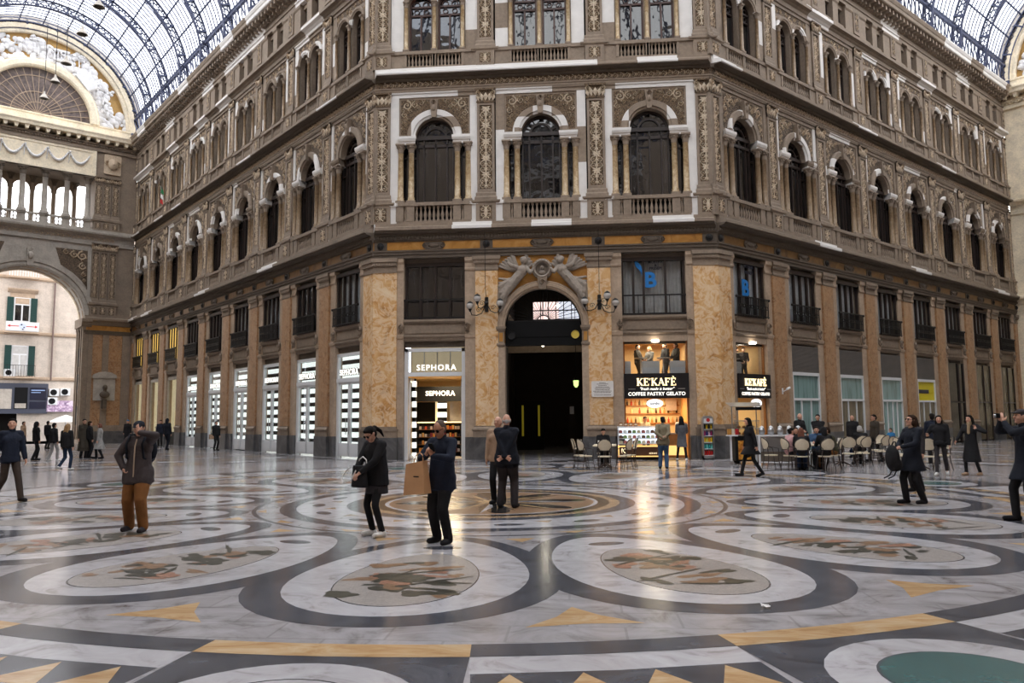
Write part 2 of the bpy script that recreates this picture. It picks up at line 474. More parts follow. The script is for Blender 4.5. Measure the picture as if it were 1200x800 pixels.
def ground_pilaster(hw):
    parts = {}
    m = MB(); m.cbox(-hw, hw, 0, .5, 1.32, 7.62, .012); parts['shaft'] = (m, 'brec')
    m = MB(); m.cbox(-hw - .05, hw + .05, -.06, .5, 0, .89, .01); parts['plinth'] = (m, 'plinth')
    m = MB(); m.mould(-hw - .05, hw + .05, [(.4, .89), (-.06, .89), (-.06, 1.14), (-.1, 1.16), (-.1, 1.22), (-.02, 1.3), (-.02, 1.34), (.4, 1.34)], 0, 1, 1); parts['base'] = (m, 'stone')
    m = MB(); m.mould(-hw, hw, [(.4, 7.6), (-.01, 7.6), (-.03, 7.64), (-.03, 7.7), (-.01, 7.72), (-.01, 7.86), (-.07, 7.9), (-.07, 8.0), (-.12, 8.06), (-.12, 8.2), (.4, 8.2)], 0, 1, 1)
    n = int(hw * 2 / .11)
    for i in range(n):
        x = -hw + (i + .5) * hw * 2 / n; m.box(x - .03, x + .03, -.11, -.06, 7.92, 8.0)
    parts['capital'] = (m, 'stone'); return parts

def upper_pilaster(z0, z1, hw, ped0):
    """carved pilaster over a pedestal; returns named meshes"""
    P = {}
    m = MB(); m.cbox(-hw - .05, hw + .05, -.1, .3, ped0, z0 - .12, .01)
    m.mould(-hw - .08, hw + .08, [(.3, z0 - .12), (-.1, z0 - .12), (-.16, z0 - .06), (-.16, z0), (.3, z0)], 0, 1, 1); P['pedestal'] = (m, 'stone')
    a, b = ped0 + .12, z0 - .22
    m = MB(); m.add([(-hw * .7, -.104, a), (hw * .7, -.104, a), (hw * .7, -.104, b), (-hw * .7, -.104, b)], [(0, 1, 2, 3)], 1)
    for sx in (-1, 1):
        for sz in (-1, 1):
            m.scroll(sx * hw * .36, (a + b) / 2 + sz * (b - a) * .24, min(hw * .32, (b - a) * .24), sz * PI / 2, sx * sz, 1.2, .2, -.106, .03)
    m.leaf(0, a, b - a, PI / 2, .3, -.106, .04)
    P['pedestal_panel'] = (m, 'cg')
    cap = min(.6, (z1 - z0) * .14)
    m = MB()
    m.mould(-hw - .04, hw + .04, [(.3, z0), (-.06, z0), (-.06, z0 + .14), (-.02, z0 + .2), (-.02, z0 + .32), (0, z0 + .36), (.3, z0 + .36)], 0, 1, 1)
    m.box(-hw, -hw * .72, 0, .3, z0 + .36, z1 - cap); m.box(hw * .72, hw, 0, .3, z0 + .36, z1 - cap)
    m.box(-hw * .72, hw * .72, 0, .3, z0 + .36, z0 + .5); m.box(-hw * .72, hw * .72, 0, .3, z1 - cap - .1, z1 - cap)
    P['shaft'] = (m, 'stone')
    m = candelabra(z0 + .52, z1 - cap - .12, hw * 1.36, .045)
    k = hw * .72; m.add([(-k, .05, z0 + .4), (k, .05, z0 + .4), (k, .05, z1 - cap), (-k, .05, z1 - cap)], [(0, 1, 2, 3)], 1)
    P['relief'] = (m, 'cg')
    m = MB(); c0 = z1 - cap
    m.mould(-hw, hw, [(.3, c0), (-.03, c0), (-.03, c0 + .05), (0, c0 + .07), (0, z1 - .1), (-.08, z1 - .08), (-.08, z1), (.3, z1)], 1, 1, 1)
    for sx in (-1, 1):
        m.scroll(sx * hw * .78, z1 - .2, .13, PI / 2, -sx, 1.3, .24, -.03, .06)
        m.leaf(sx * hw * .4, c0 + .08, cap * .7, PI / 2 - sx * .25, .5, -.005, .06); m.leaf(sx * hw * .8, c0 + .08, cap * .5, PI / 2 - sx * .3, .5, -.005, .05)
    m.leaf(0, c0 + .08, cap * .62, PI / 2, .6, -.005, .07)
    P['capital'] = (m, 'carve'); return P

def bay_parts(hp):
    """wall pieces of one bay, centred on x=0; {name: [meshes]}"""
    B = []
    ow = hp - .95; pe = hp - .36; se = 1.5
    # ground floor piers and apron
    for sx in (-1, 1):
        m = MB(); x0, x1 = sorted((sx * ow, sx * (hp - .42)))
        m.box(x0, x1, .1, .55, .9, 7.9)
        m.mould(x0, x1, [(.5, 7.62), (.1, 7.62), (.05, 7.68), (.05, 7.74), (.08, 7.76), (.08, 7.95), (.02, 8.05), (.02, 8.2), (.5, 8.2)], 0, 0, 0)
        m.mould(x0, x1, [(.5, 4.86), (.1, 4.86), (.06, 4.9), (.04, 5.02), (.1, 5.06), (.5, 5.06)], 0, 0, 0)
        B.append(('jamb_pier', m, 'pier'))
        m = MB(); m.box(x0, x1, .06, .55, 0, .9); B.append(('jamb_base', m, 'plinth'))
    m = MB()
    m.mould(-ow, ow, [(.5, 4.78), (.16, 4.78), (.12, 4.84), (.12, 4.9), (.04, 4.96), (.04, 5.02), (.16, 5.04), (.16, 5.5), (.06, 5.53), (.02, 5.58), (.02, 5.66), (.5, 5.66)])
    m.box(-ow + .12, ow - .12, .13, .17, 5.1, 5.44)
    for sx in (-1, 1):
        m.ball((sx * (ow + .1), .06, 5.32), .11, 8, 6, 0, (.8, .6, 1.9)); m.scroll(sx * (ow + .1), 5.36, .13, 0, sx, 1.5, .22, .03, .06); m.scroll(sx * (ow + .1), 5.15, .08, 0, -sx, 1.5, .22, .03, .05)
    B.append(('apron', m, 'stone'))
    m = MB(); m.box(-ow, ow, .3, .6, 8.04, 8.25); m.box(-ow, ow, .3, .5, 4.55, 4.8); B.append(('lintel', m, 'dark_stone'))
    # piano nobile
    m = MB(); m.arch(-se, se, 13.3, 15.04, 0, .8, 13.34, .12, .5, 20); B.append(('arch_wall', m, 'stone'))
    m = MB(); m.ring(0, 13.34, [(.8, .12), (.8, .08), (.88, .06), (.9, .0), (1.12, .0), (1.16, .06), (1.16, .12)], 0, PI, 24); B.append(('archivolt', m, 'av'))
    m = MB()
    m.prism([(-.09, 14.1), (.09, 14.1), (.17, 14.85), (-.17, 14.85)], -.1, .1); m.ball((0, -.08, 14.5), .1, 8, 6, 0, (1, .8, 1.5)); m.scroll(0, 14.74, .1, 0, 1, 1.4, .25, -.1, .05)
    B.append(('keystone', m, 'stone'))
    m = MB()
    for sx in (-1, 1):
        g = [(sx * 1.42, 13.45), (sx * 1.42, 14.95), (sx * .16, 14.95)]
        arc = [(sx * 1.17 * math.cos(a), 13.34 + 1.17 * math.sin(a)) for a in [R(d) for d in (82, 70, 58, 46, 34, 22, 10, 5)]]
        poly = g + arc
        if sx < 0: poly = poly[::-1]
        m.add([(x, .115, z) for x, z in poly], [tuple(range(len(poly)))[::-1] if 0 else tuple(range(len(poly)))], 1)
        for cx, cz, r, d in ((1.17, 14.72, .2, 1), (.82, 14.75, .15, -1), (1.27, 14.32, .13, -1), (.55, 14.8, .1, 1), (1.32, 14.0, .09, 1), (1.34, 13.74, .07, -1), (1.02, 14.5, .1, -1), (.97, 14.86, .07, 1), (1.36, 14.52, .07, 1), (.36, 14.86, .07, -1), (.68, 14.62, .09, 1), (1.2, 14.12, .08, 1), (1.24, 13.86, .06, 1)):
            m.scroll(sx * cx, cz, r, PI / 2, sx * d, 1.4, .17, .11, .035)
    B.append(('spandrel_relief', m, 'cg'))
    for sx in (-1, 1):
        x0, x1 = sorted((sx * .78, sx * se)); m = MB()
        m.mould(x0, x1, [(.5, 13.0), (.02, 13.0), (.02, 13.12), (-.02, 13.14), (-.06, 13.24), (-.06, 13.34), (.5, 13.34)], 0, .5, .5); B.append(('impost', m, 'imp'))
    for sx in (-1, 1):
        x0, x1 = sorted((sx * se, sx * pe))
        zz = [10.5, 12.0, 13.5, 15.04]
        for a, b in zip(zz, zz[1:]):
            m = MB(); m.box(x0, x1, .07, .4, a, b); B.append(('wall_strip', m, 'strip'))
    m = MB(); m.mould(-pe, pe, [(.4, 15.04), (.07, 15.04), (.07, 15.18), (.02, 15.2), (.02, 15.26), (.4, 15.26)]); B.append(('wall_band', m, 'corn'))
    for sx in (-1, 1):      # solid dado either side of the balustrades
        x0, x1 = sorted((sx * 1.5, sx * pe)); m = MB(); m.box(x0, x1, -.04, .4, 9.6, 10.36); m.box(x0, x1, -.1, .4, 10.36, 10.5); B.append(('dado', m, 'strip'))
        x0, x1 = sorted((sx * 1.2, sx * pe)); m = MB(); m.box(x0, x1, -.04, .4, 16.2, 16.86); m.box(x0, x1, -.1, .4, 16.86, 17.0); B.append(('dado', m, 'stone'))
    m = MB(); m.box(-.06, .06, -.04, .4, 16.2, 17.0); B.append(('dado', m, 'stone'))
    # third storey
    m = MB()
    m.arch(-1.32, 0, 17.0, 20.2, -.62, .5, 19.14, .12, .5, 14); m.arch(0, 1.32, 17.0, 20.2, .62, .5, 19.14, .12, .5, 14)
    B.append(('arch_wall', m, 'stone'))
    for sx in (-1, 1):
        m = MB(); m.ring(sx * .62, 19.14, [(.5, .12), (.5, .05), (.56, .03), (.58, .0), (.68, .0), (.7, .05), (.7, .12)], 0, PI, 18); B.append(('archivolt', m, 'av'))
    m = MB()
    m.prism([(-1.3, 19.9), (1.3, 19.9), (1.3, 20.16), (-1.3, 20.16)], .113, .13, 1)
    for cx, cz, r, d in ((0, 19.86, .2, 1), (-1.18, 19.98, .12, 1), (1.18, 19.98, .12, -1), (-.35, 20.02, .1, 1), (.35, 20.02, .1, -1), (-.85, 20.02, .1, -1), (.85, 20.02, .1, 1), (-1.22, 19.6, .08, 1), (1.22, 19.6, .08, -1), (0, 19.5, .09, -1)):
        m.scroll(cx, cz, r, PI / 2, d, 1.4, .18, .105, .035)
    B.append(('spandrel_relief', m, 'cg'))
    for sx in (-1, 1):
        x0, x1 = sorted((sx * 1.32, sx * pe))
        zz = [16.95, 17.9, 19.0, 20.2]
        for a, b in zip(zz, zz[1:]):
            m = MB(); m.box(x0, x1, .08, .4, a, b); B.append(('wall_strip', m, 'strip'))
    m = MB(); m.mould(-pe, pe, [(.4, 20.2), (.06, 20.2), (.06, 20.34), (.0, 20.36), (.0, 20.42), (.4, 20.42)]); B.append(('wall_band', m, 'corn'))
    for x in (-1.2, 0, 1.2):
        m = colonnette(17.02, 19.2, .085, 8).shift(x, .02, 0); B.append(('colonnette', m, 'colm'))
    # attic
    for x0, x1 in ((-hp + .3, -1.0), (-.26, .26), (1.0, hp - .3)):
        m = MB(); m.box(x0, x1, .0, .4, 21.15, 22.4)
        m.mould(x0, x1, [(.3, 22.2), (0, 22.2), (-.06, 22.28), (-.06, 22.4), (.3, 22.4)], 0, .5, .5); B.append(('attic_pier', m, 'stone'))
    m = MB(); m.box(-hp, hp, .1, .5, 21.0, 21.34); m.box(-hp, hp, .15, .5, 22.15, 22.45); B.append(('attic_wall', m, 'stone'))
    return B

def upper_backing(hp):
    m = MB(); m.box(-hp, hp, .62, .7, 8.2, 24.2); return m

def moulding_set(x0, x1, k0, k1):
    """the string courses of one wall run; k: how the ends run out"""
    C = []
    m = MB()
    m.mould(x0, x1, [(.5, 8.2), (.0, 8.2), (.0, 8.32), (-.04, 8.34), (-.04, 8.44), (-.08, 8.46), (-.08, 8.52), (.5, 8.52)], 0, k0, k1); C.append(('architrave', m, 'dark_stone'))
    m = MB(); m.mould(x0, x1, [(.5, 8.52), (.02, 8.52), (.02, 8.88), (.5, 8.88)], 0, k0, k1); C.append(('frieze', m, 'orange'))
    m = MB(); m.mould(x0, x1, [(.5, 8.88), (-.02, 8.88), (-.06, 8.94), (-.06, 9.06), (-.1, 9.1), (-.1, 9.17), (-.28, 9.22), (-.3, 9.26), (-.3, 9.3), (.5, 9.3)], 0, k0, k1)
    n = int((x1 - x0) / .13)
    for i in range(n):
        x = x0 + (i + .5) * (x1 - x0) / n; m.box(x - .035, x + .035, -.13, -.05, 8.97, 9.07)
    C.append(('bed_moulding', m, 'dark_stone'))
    m = MB(); m.mould(x0, x1, [(.5, 9.29), (-.34, 9.29), (-.36, 9.3), (-.36, 9.42), (-.32, 9.45), (-.12, 9.5), (-.12, 9.62), (.5, 9.62)], 0, k0, k1); C.append(('cornice', m, 'corn'))
    m = MB(); m.mould(x0, x1, [(.5, 15.26), (.0, 15.26), (.0, 15.36), (-.03, 15.38), (-.03, 15.44), (.5, 15.44)], 0, k0, k1); C.append(('architrave', m, 'stone'))
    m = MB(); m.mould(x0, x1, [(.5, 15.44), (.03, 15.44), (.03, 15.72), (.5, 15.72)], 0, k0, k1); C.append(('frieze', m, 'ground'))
    m = MB(); m.mould(x0, x1, [(.5, 15.72), (-.04, 15.72), (-.1, 15.78), (-.1, 15.83), (-.34, 15.86), (-.34, 15.89), (.5, 15.89)], 0, k0, k1); C.append(('bed_moulding', m, 'dark_stone'))
    m = MB(); m.mould(x0, x1, [(.5, 15.885), (-.38, 15.885), (-.4, 15.9), (-.4, 15.98), (-.34, 16.03), (-.1, 16.07), (-.1, 16.26), (.5, 16.26)], 0, k0, k1); C.append(('cornice', m, 'corn'))
    m = MB(); m.mould(x0, x1, [(.5, 20.42), (.0, 20.42), (.0, 20.56), (-.06, 20.6), (-.1, 20.66), (-.26, 20.7), (-.26, 20.84), (-.2, 20.9), (.0, 20.94), (.0, 21.15), (.5, 21.15)], 0, k0, k1); C.append(('cornice', m, 'corn'))
    m = MB(); m.mould(x0, x1, [(.5, 22.4), (-.06, 22.4), (-.06, 22.55), (-.12, 22.58), (-.12, 22.64), (.0, 22.66), (.0, 22.95), (-.1, 23.0), (-.1, 23.3), (.5, 23.3)], 0, k0, k1); C.append(('frieze', m, 'corn'))
    m = MB(); n = int((x1 - x0) / .42)
    for i in range(n):
        x = x0 + (i + .5) * (x1 - x0) / n
        m.prism([(x - .07, 22.95), (x + .07, 22.95), (x + .07, 23.34), (x - .07, 23.34)], -.3, 0); m.prism([(x - .08, 23.12), (x + .08, 23.12), (x + .08, 23.36), (x - .08, 23.36)], -.58, -.3)
    C.append(('modillion_row', m, 'stone'))
    m = MB(); m.mould(x0, x1, [(.5, 23.34), (-.66, 23.34), (-.7, 23.38), (-.7, 23.56), (-.74, 23.6), (-.8, 23.74), (-.8, 23.8), (.5, 23.95)], 0, k0, k1); C.append(('cornice', m, 'corn'))
    m = MB(); m.mould(x0, x1, [(-.45, 23.8), (-.5, 23.8), (-.5, 24.08), (-.45, 24.08)], 0, k0, k1); C.append(('gutter', m, 'iron'))
    return C

FIXED = {'plinth': [M['plinth']], 'pier': [M['sandstone']], 'dark_stone': [M['dark_stone']], 'iron': [M['iron']],
         'white': [M['white']]}
def mats_for(key, A):
    if key in FIXED: return FIXED[key]
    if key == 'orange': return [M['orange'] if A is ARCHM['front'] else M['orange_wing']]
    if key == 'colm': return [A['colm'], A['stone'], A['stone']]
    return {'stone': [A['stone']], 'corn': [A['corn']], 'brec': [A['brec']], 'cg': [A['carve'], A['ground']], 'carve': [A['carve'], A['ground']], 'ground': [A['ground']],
            'av': [A['av']], 'imp': [A['av']], 'strip': [A['stone']]}[key]

def build_facade(side, centres, hp, bounds, run, k0, k1, skip_ground=()):
    F, root = WALLS[side]; A = ARCHM[side]
    strip_w = None
    cache = []
    for name, mb, key in bay_parts(hp):
        me = mb.mesh(name, mats_for(key, A)); cache.append((name, me, key))
        if key == 'strip': strip_w = True
    whites = {}
    for bi, x in enumerate(centres):
        for name, me, key in cache:
            if bi in skip_ground and name in ('jamb_pier', 'jamb_base', 'apron', 'lintel'): continue
            mesh = me
            if key in ('strip', 'imp') and rnd.random() < A['strip']:
                if me.name not in whites:
                    w = me.copy(); w.materials.clear(); w.materials.append(M['white']); whites[me.name] = w
                mesh = whites[me.name]
            put(name, mesh, root, (x, 0, 0))
    ped = {}
    for z0, z1, hw, p0 in ((10.5, 15.26, .36, 9.6), (17.0, 20.42, .34, 16.24)):
        for n, (mb, key) in upper_pilaster(z0, z1, hw, p0).items():
            ped[n, z0] = mb.mesh('pilaster_' + n, mats_for(key, A))
    at = MB(); at.box(-.3, .3, -.06, .4, 21.15, 22.4); at.add([(-.2, -.065, 21.3), (.2, -.065, 21.3), (.2, -.065, 22.3), (-.2, -.065, 22.3)], [(0, 1, 2, 3)], 2)
    for i in range(3): at.scroll(0, 21.5 + i * .3, .13, PI / 2, 1 if i % 2 else -1, 1.4, .2, -.066, .03, 1)
    atm = at.mesh('attic_pilaster', [A['stone'], A['carve'], A['ground']])
    gp = {n: mb.mesh('pilaster_' + n, mats_for(key, A)) for n, (mb, key) in ground_pilaster(.46).items()}
    rails = {}
    for x in bounds:
        for z0, nm in ((10.5, 'pilaster'), (17.0, 'pilaster')):
            p = empty(nm, (x, 0, 0), 0, root)
            for (n, z), me in ped.items():
                if z == z0: put(n, me, p)
        put('attic_pilaster', atm, root, (x, 0, 0))
        if bounds[x]:
            p = empty('pilaster', (x, 0, 0), 0, root)
            for n, me in gp.items(): put(n, me, p)
    for name, mb, key in moulding_set(run[0], run[1], k0, k1):
        mb.build(name, mats_for(key, A), root)
    # carved frieze over the arched windows, and panels of the ochre frieze
    fm = frieze_mod(hp * 2, 15.45, 15.71, .028).mesh('frieze_relief', [A['carve']])
    bk = upper_backing(hp).mesh('wall_backing', [M['dark']])
    cart = MB(); cart.cbox(-.42, .42, -.03, .1, 8.55, 8.85, .08); cart.ball((0, -.03, 8.7), .11, 8, 6, 0, (2.2, .4, .9)); cart.scroll(-.36, 8.7, .11, PI / 2, 1, 1.3, .2, -.03, .03); cart.scroll(.36, 8.7, .11, PI / 2, -1, 1.3, .2, -.03, .03)
    cm = cart.mesh('frieze_cartouche', [M['dark_stone']])
    ro = MB(); ro.cbox(-.26, .26, -.01, .1, 8.53, 8.87, .01)
    ro2 = MB(); ro2.lathe([(.15, 0), (.15, .04), (.1, .05), (.06, .09), (.001, .1)], 0, 0, 12); ro2.xform(Matrix.Translation((0, -.01, 8.7)) @ Matrix.Rotation(PI / 2, 4, 'X'))
    ro.add(ro2.v, ro2.f, 1)
    rm = ro.mesh('frieze_roundel', [M['dark_stone'], M['black_iron']])
    for x in centres:
        put('frieze_relief', fm, root, (x, 0, 0)); put('frieze_cartouche', cm, root, (x, 0, 0)); put('wall_backing', bk, root, (x, 0, 0))
    for x in bounds: put('frieze_roundel', rm, root, (x, 0, 0))

FHP = 2.215
FC = [-2 * FHP, 0, 2 * FHP]
build_facade('front', FC, FHP, {-3 * FHP + .0: False, -FHP - .05: True, FHP + .05: True, 3 * FHP: False}, (-W, W), -K22, -K22, skip_ground=(1,))
LC = [-(L0 + LB * (k + .5)) for k in range(9)]
RC = [R0 + RB * (k + .5) for k in range(8)]
build_facade('left', LC, LB / 2, {**{-(L0 + LB * k): k > 0 for k in range(10)}}, (-LEND, 0), 1, -K22)
build_facade('right', RC, RB / 2, {**{R0 + RB * k: k > 0 for k in range(9)}}, (0, REND), -K22, 1)

# corner piers of the ground floor, marble on both faces
for sx, side in ((-1, 'left'), (1, 'right')):
    root = WALLS['front'][1]
    def plan(e, a, b):
        q = [(sx * (W - a), -e), (sx * (W + e * K22), -e), (sx * (W + b * S2 + e * S2), b * S2 - e * S2), (sx * (W + b * S2 - .5 * S2), b * S2 + .5 * S2), (sx * (W - a), .5)]
        return q if sx > 0 else q[::-1]
    p = empty('corner_pier', (0, 0, 0), 0, root)
    a, b = .98, .82
    m = MB(); m.zprism(plan(0, a, b), 1.32, 7.62); m.build('shaft', M['breccia'], p)
    m = MB(); m.zprism(plan(.06, a + .05, b + .05), 0, .89); m.build('plinth', M['plinth'], p)
    m = MB(); m.zprism(plan(.06, a + .05, b + .05), .89, 1.15); m.zprism(plan(.1, a + .08, b + .08), 1.15, 1.23); m.zprism(plan(.03, a + .02, b + .02), 1.23, 1.33); m.build('base', M['stone'], p)
    m = MB(); m.zprism(plan(.03, a, b), 7.6, 7.7); m.zprism(plan(.01, a, b), 7.7, 7.88); m.zprism(plan(.07, a + .02, b + .02), 7.88, 8.0); m.zprism(plan(.12, a + .05, b + .05), 8.04, 8.2); m.zprism(plan(.05, a, b), 8.0, 8.04)
    for i in range(9):
        x = sx * (W - a + .06 + i * .11); m.box(x - .03, x + .03, -.12, -.05, 7.9, 7.99)
    m.build('capital', M['stone'], p)

# the portal between the two front shops
pr = WALLS['front'][1]
m = MB(); m.arch(-1.82, 1.82, 0, 8.2, 0, 1.56, 5.3, .12, .5, 32); m.build('portal_wall', M['orange'], pr)
for sx in (-1, 1):
    p = empty('portal_pier', (0, 0, 0), 0, pr)
    x0, x1 = sorted((sx * 1.54, sx * 1.84))
    m = MB(); m.box(x0, x1, .02, .6, .9, 4.55); m.build('shaft', M['sandstone'], p)
    m = MB(); m.box(x0 - .02, x1 + .02, -.02, .6, 0, .9); m.build('plinth', M['plinth'], p)
    m = MB(); m.mould(x0, x1, [(.6, 4.5), (.0, 4.5), (-.04, 4.56), (-.04, 4.62), (.02, 4.64), (.02, 5.1), (-.03, 5.14), (-.08, 5.22), (-.08, 5.3), (.6, 5.3)], 0, .6, .6); m.build('impost', M['stone'], p)
    m = MB(); m.box(x0 + .08, x1 - .08, .01, .03, 4.7, 5.05); m.build('panel', M['orange'], p)
m = MB(); m.ring(0, 5.3, [(1.54, .55), (1.54, .0), (1.6, -.02), (1.62, -.07), (1.72, -.08), (1.74, -.04), (1.8, -.05), (1.84, .0), (1.84, .12)], 0, PI, 40); m.build('portal_archivolt', M['sandstone'], pr)
m = MB(); m.prism([(-.14, 6.78), (.14, 6.78), (.2, 7.28), (-.2, 7.28)], -.16, .1); m.scroll(0, 7.05, .12, 0, 1, 1.4, .25, -.16, .05); m.build('portal_keystone', M['stone'], pr)

# ------------------------------------------------------------------ windows
def baluster(z0, z1, r):
    h = z1 - z0
    m = MB(); m.lathe([(r, 0), (r, h * .08), (r * .5, h * .16), (r * .9, h * .34), (r * .95, h * .42), (r * .42, h * .72), (r * .42, h * .8), (r * .8, h * .86), (r * .8, h)], 0, 0, 8)
    return m

def proto_piano(A, pane):
    zb = 9.6; P = []
    m = MB(); z0, zs = 10.5, 13.34
    y0, y1 = .36, .46
    m.box(-.8, .8, y0, y1, z0, z0 + .12); m.box(-.8, .8, y0, y1, zs - .38, zs - .26); m.box(-.8, .8, y0 - .04, y1, zs - .06, zs + .1)
    for x in (-.8, -.52, -.02, .46, .74):
        m.box(x, x + .06, y0, y1, z0, zs)
    m.ring(0, zs, [(.8, y0), (.7, y0), (.7, y1), (.8, y1)], 0, PI, 18); m.ring(0, zs, [(.5, y0), (.42, y0), (.42, y1), (.5, y1)], 0, PI, 14)
    for a in (25, 60, 120, 155):
        c, d = math.cos(R(a)), math.sin(R(a)); m.bar((c * .46, y0 + .04, zs + d * .46), (c * .75, y0 + .04, zs + d * .75), .04)
    for sx in (-1, 1):
        for x in (1.12, 1.4): m.box(sx * x - .03, sx * x + .03, y0, y1, z0, 13.02)
        m.box(min(sx * .8, sx * 1.5), max(sx * .8, sx * 1.5), y0, y1, z0, z0 + .1); m.box(min(sx * .8, sx * 1.5), max(sx * .8, sx * 1.5), y0, y1, 12.5, 12.56)
    P.append(('frame', m, [M['frame']], []))
    m = MB(); y = .43
    m.add([(-1.5, y, z0), (1.5, y, z0), (1.5, y, 13.1), (-1.5, y, 13.1)], [(0, 1, 2, 3)])
    arc = [(.8 * math.cos(PI * i / 18), zs + .8 * math.sin(PI * i / 18)) for i in range(19)]
    m.add([(-.8, y, 13.1), (.8, y, 13.1)] + [(a, y, b) for a, b in arc], [tuple(range(21))])
    P.append(('pane', m, [pane], []))
    for x in (-1.42, -.97, .97, 1.42):
        P.append(('colonnette', colonnette(10.5, 13.02, .125).shift(x, .1, 0), [A['colm'], A['stone'], A['stone']], []))
    m = MB(); m.box(-1.55, 1.55, -.1, .12, 10.36, 10.5); m.box(-1.55, 1.55, -.06, .3, 9.6, 9.72)
    for x in (-1.42, -.97, .97, 1.42): m.box(x - .16, x + .16, -.07, .15, 9.72, 10.36)
    bl = baluster(9.72, 10.36, .075)
    P.append(('balustrade', m, [A['stone']], [('baluster', bl, [A['stone']], [(x, .02, 9.72 - zb) for x in [-1.195] + [-.72 + .18 * i for i in range(9)] + [1.195]])]))
    return zb, P

def proto_third(A, pane, fr):
    zb = 16.24; P = []; z0, zs = 17.0, 19.14; y0, y1 = .34, .44
    m = MB(); m.box(-.5, .5, y0, y1, z0, z0 + .1); m.box(-.5, .5, y0, y1, zs - .42, zs - .34); m.box(-.5, .5, y0, y1, zs - .04, zs + .04)
    for x in (-.5, -.04, .43): m.box(x, x + .07, y0, y1, z0, zs - .36)
    m.box(-.5, -.43, y0, y1, zs - .4, zs); m.box(.43, .5, y0, y1, zs - .4, zs)
    m.ring(0, zs, [(.5, y0), (.43, y0), (.43, y1), (.5, y1)], 0, PI, 14)
    for x, d in ((-.2, 1), (.2, -1)):
        m.ring(x, zs + .12, [(.15, y0 + .02), (.11, y0 + .02), (.11, y1 - .02), (.15, y1 - .02)], 0, 2 * PI, 12)
        m.ring(x, zs - .2, [(.12, y0 + .02), (.09, y0 + .02), (.09, y1 - .02), (.12, y1 - .02)], 0, 2 * PI, 12)
    P.append(('frame', m, [fr], []))
    m = MB(); y = .41; arc = [(.5 * math.cos(PI * i / 14), y, zs + .5 * math.sin(PI * i / 14)) for i in range(15)]
    m.add([(-.5, y, z0), (.5, y, z0)] + arc, [tuple(range(17))]); P.append(('pane', m, [pane], []))
    m = MB(); m.box(-.62, .62, -.1, .12, 16.86, 17.0); m.box(-.62, .62, -.06, .3, 16.24, 16.34)
    for x in (-.6, .6): m.box(x - .06, x + .06, -.07, .15, 16.34, 16.86)
    P.append(('balustrade', m, [A['stone']], [('baluster', baluster(16.34, 16.86, .062), [A['stone']], [(-.45 + .15 * i, .02, 16.34 - zb) for i in range(7)])]))
    return zb, P

def proto_attic(A, pane):
    zb = 21.3; P = []; m = MB(); y0, y1 = .3, .4
    for a, b in ((-.37, -.31), (-.03, .03), (.31, .37)): m.box(a, b, y0, y1, 21.34, 22.16)
    m.box(-.37, .37, y0, y1, 21.34, 21.4); m.box(-.37, .37, y0, y1, 22.1, 22.16); P.append(('frame', m, [M['frame']], []))
    m = MB(); m.add([(-.37, .37, 21.34), (.37, .37, 21.34), (.37, .37, 22.16), (-.37, .37, 22.16)], [(0, 1, 2, 3)]); P.append(('pane', m, [pane], []))
    return zb, P

def proto_mezz(A, ow, kind, flush=False):
    """low storey window with iron railing; kind: dark, curtain, lit"""
    zb = 5.66; P = []; z0, z1 = 5.66, 8.05; y0, y1 = .36, .48
    m = MB(); m.box(-ow, ow, y0, y1, z0, z0 + .1); m.box(-ow, ow, y0 - .05, y1, z1 - .16, z1)
    for i in range(5):
        x = -ow + (2 * ow - .09) * i / 4 if kind != 'shop' else (-ow, -.83, -.42, .45, ow - .09)[i]
        m.box(x, x + .09, y0, y1, z0, z1)
    P.append(('frame', m, [M['frame']], []))
    m = MB(); m.add([(-ow, .44, z0), (ow, .44, z0), (ow, .44, z1), (-ow, .44, z1)], [(0, 1, 2, 3)])
    P.append(('pane', m, [M['glass'] if kind in ('curtain', 'shop') else (M['lit_pane'] if kind == 'lit' else M['pane'])], []))
    if kind in ('curtain', 'shop'):
        m = MB(); n = 60; vs = []
        for i in range(n + 1):
            x = -ow + .1 + (2 * ow - .2) * i / n; y = (.75 if kind == 'shop' else .56) + .03 * math.sin(i * 1.7) + .015 * math.sin(i * .6)
            vs += [(x, y, z0), (x, y, z1)]
        m.add(vs, [(2 * i, 2 * i + 2, 2 * i + 3, 2 * i + 1) for i in range(n)], 0, True); P.append(('curtain', m, [M['curtain'] if kind == 'shop' else M['curtain_grey']], []))
    m = MB(); m.box(-ow, ow, 1.0, 1.05, z0 - .1, z1 + .1); P.append(('blind_wall', m, [M['dark']], []))
    m = MB(); yb = .16 if kind != 'shop' else .2
    m.bar((-ow, yb, z0 + .82), (ow, yb, z0 + .82), .05); m.bar((-ow, yb, z0 + .08), (ow, yb, z0 + .08), .05)
    n = 13 if kind in ('curtain', 'lit', 'wing') else 5
    for i in range(n):
        x = -ow + .03 + (2 * ow - .06) * i / (n - 1); m.bar((x, yb, z0 + .02), (x, yb, z0 + .82), .025 if n < 9 else .03)
    if n > 9:
        for i in range(n - 1):
            x = -ow + .03 + (2 * ow - .06) * (i + .5) / (n - 1); m.ring(x, z0 + .45, [(.08, yb - .015), (.055, yb - .015), (.055, yb + .015), (.08, yb + .015)], 0, 2 * PI, 8)
            m.bar((x, yb, z0 + .06), (x, yb, z0 + .38), .02); m.bar((x, yb, z0 + .52), (x, yb, z0 + .8), .02)
    m.ball((-ow - .03, yb, z0 + .8), .06, 8, 6); m.ball((ow + .03, yb, z0 + .8), .06, 8, 6)
    P.append(('railing', m, [M['black_iron']], []))
    if flush:
        for q in P: q[1].shift(0, -.2, 0)
    return zb, P

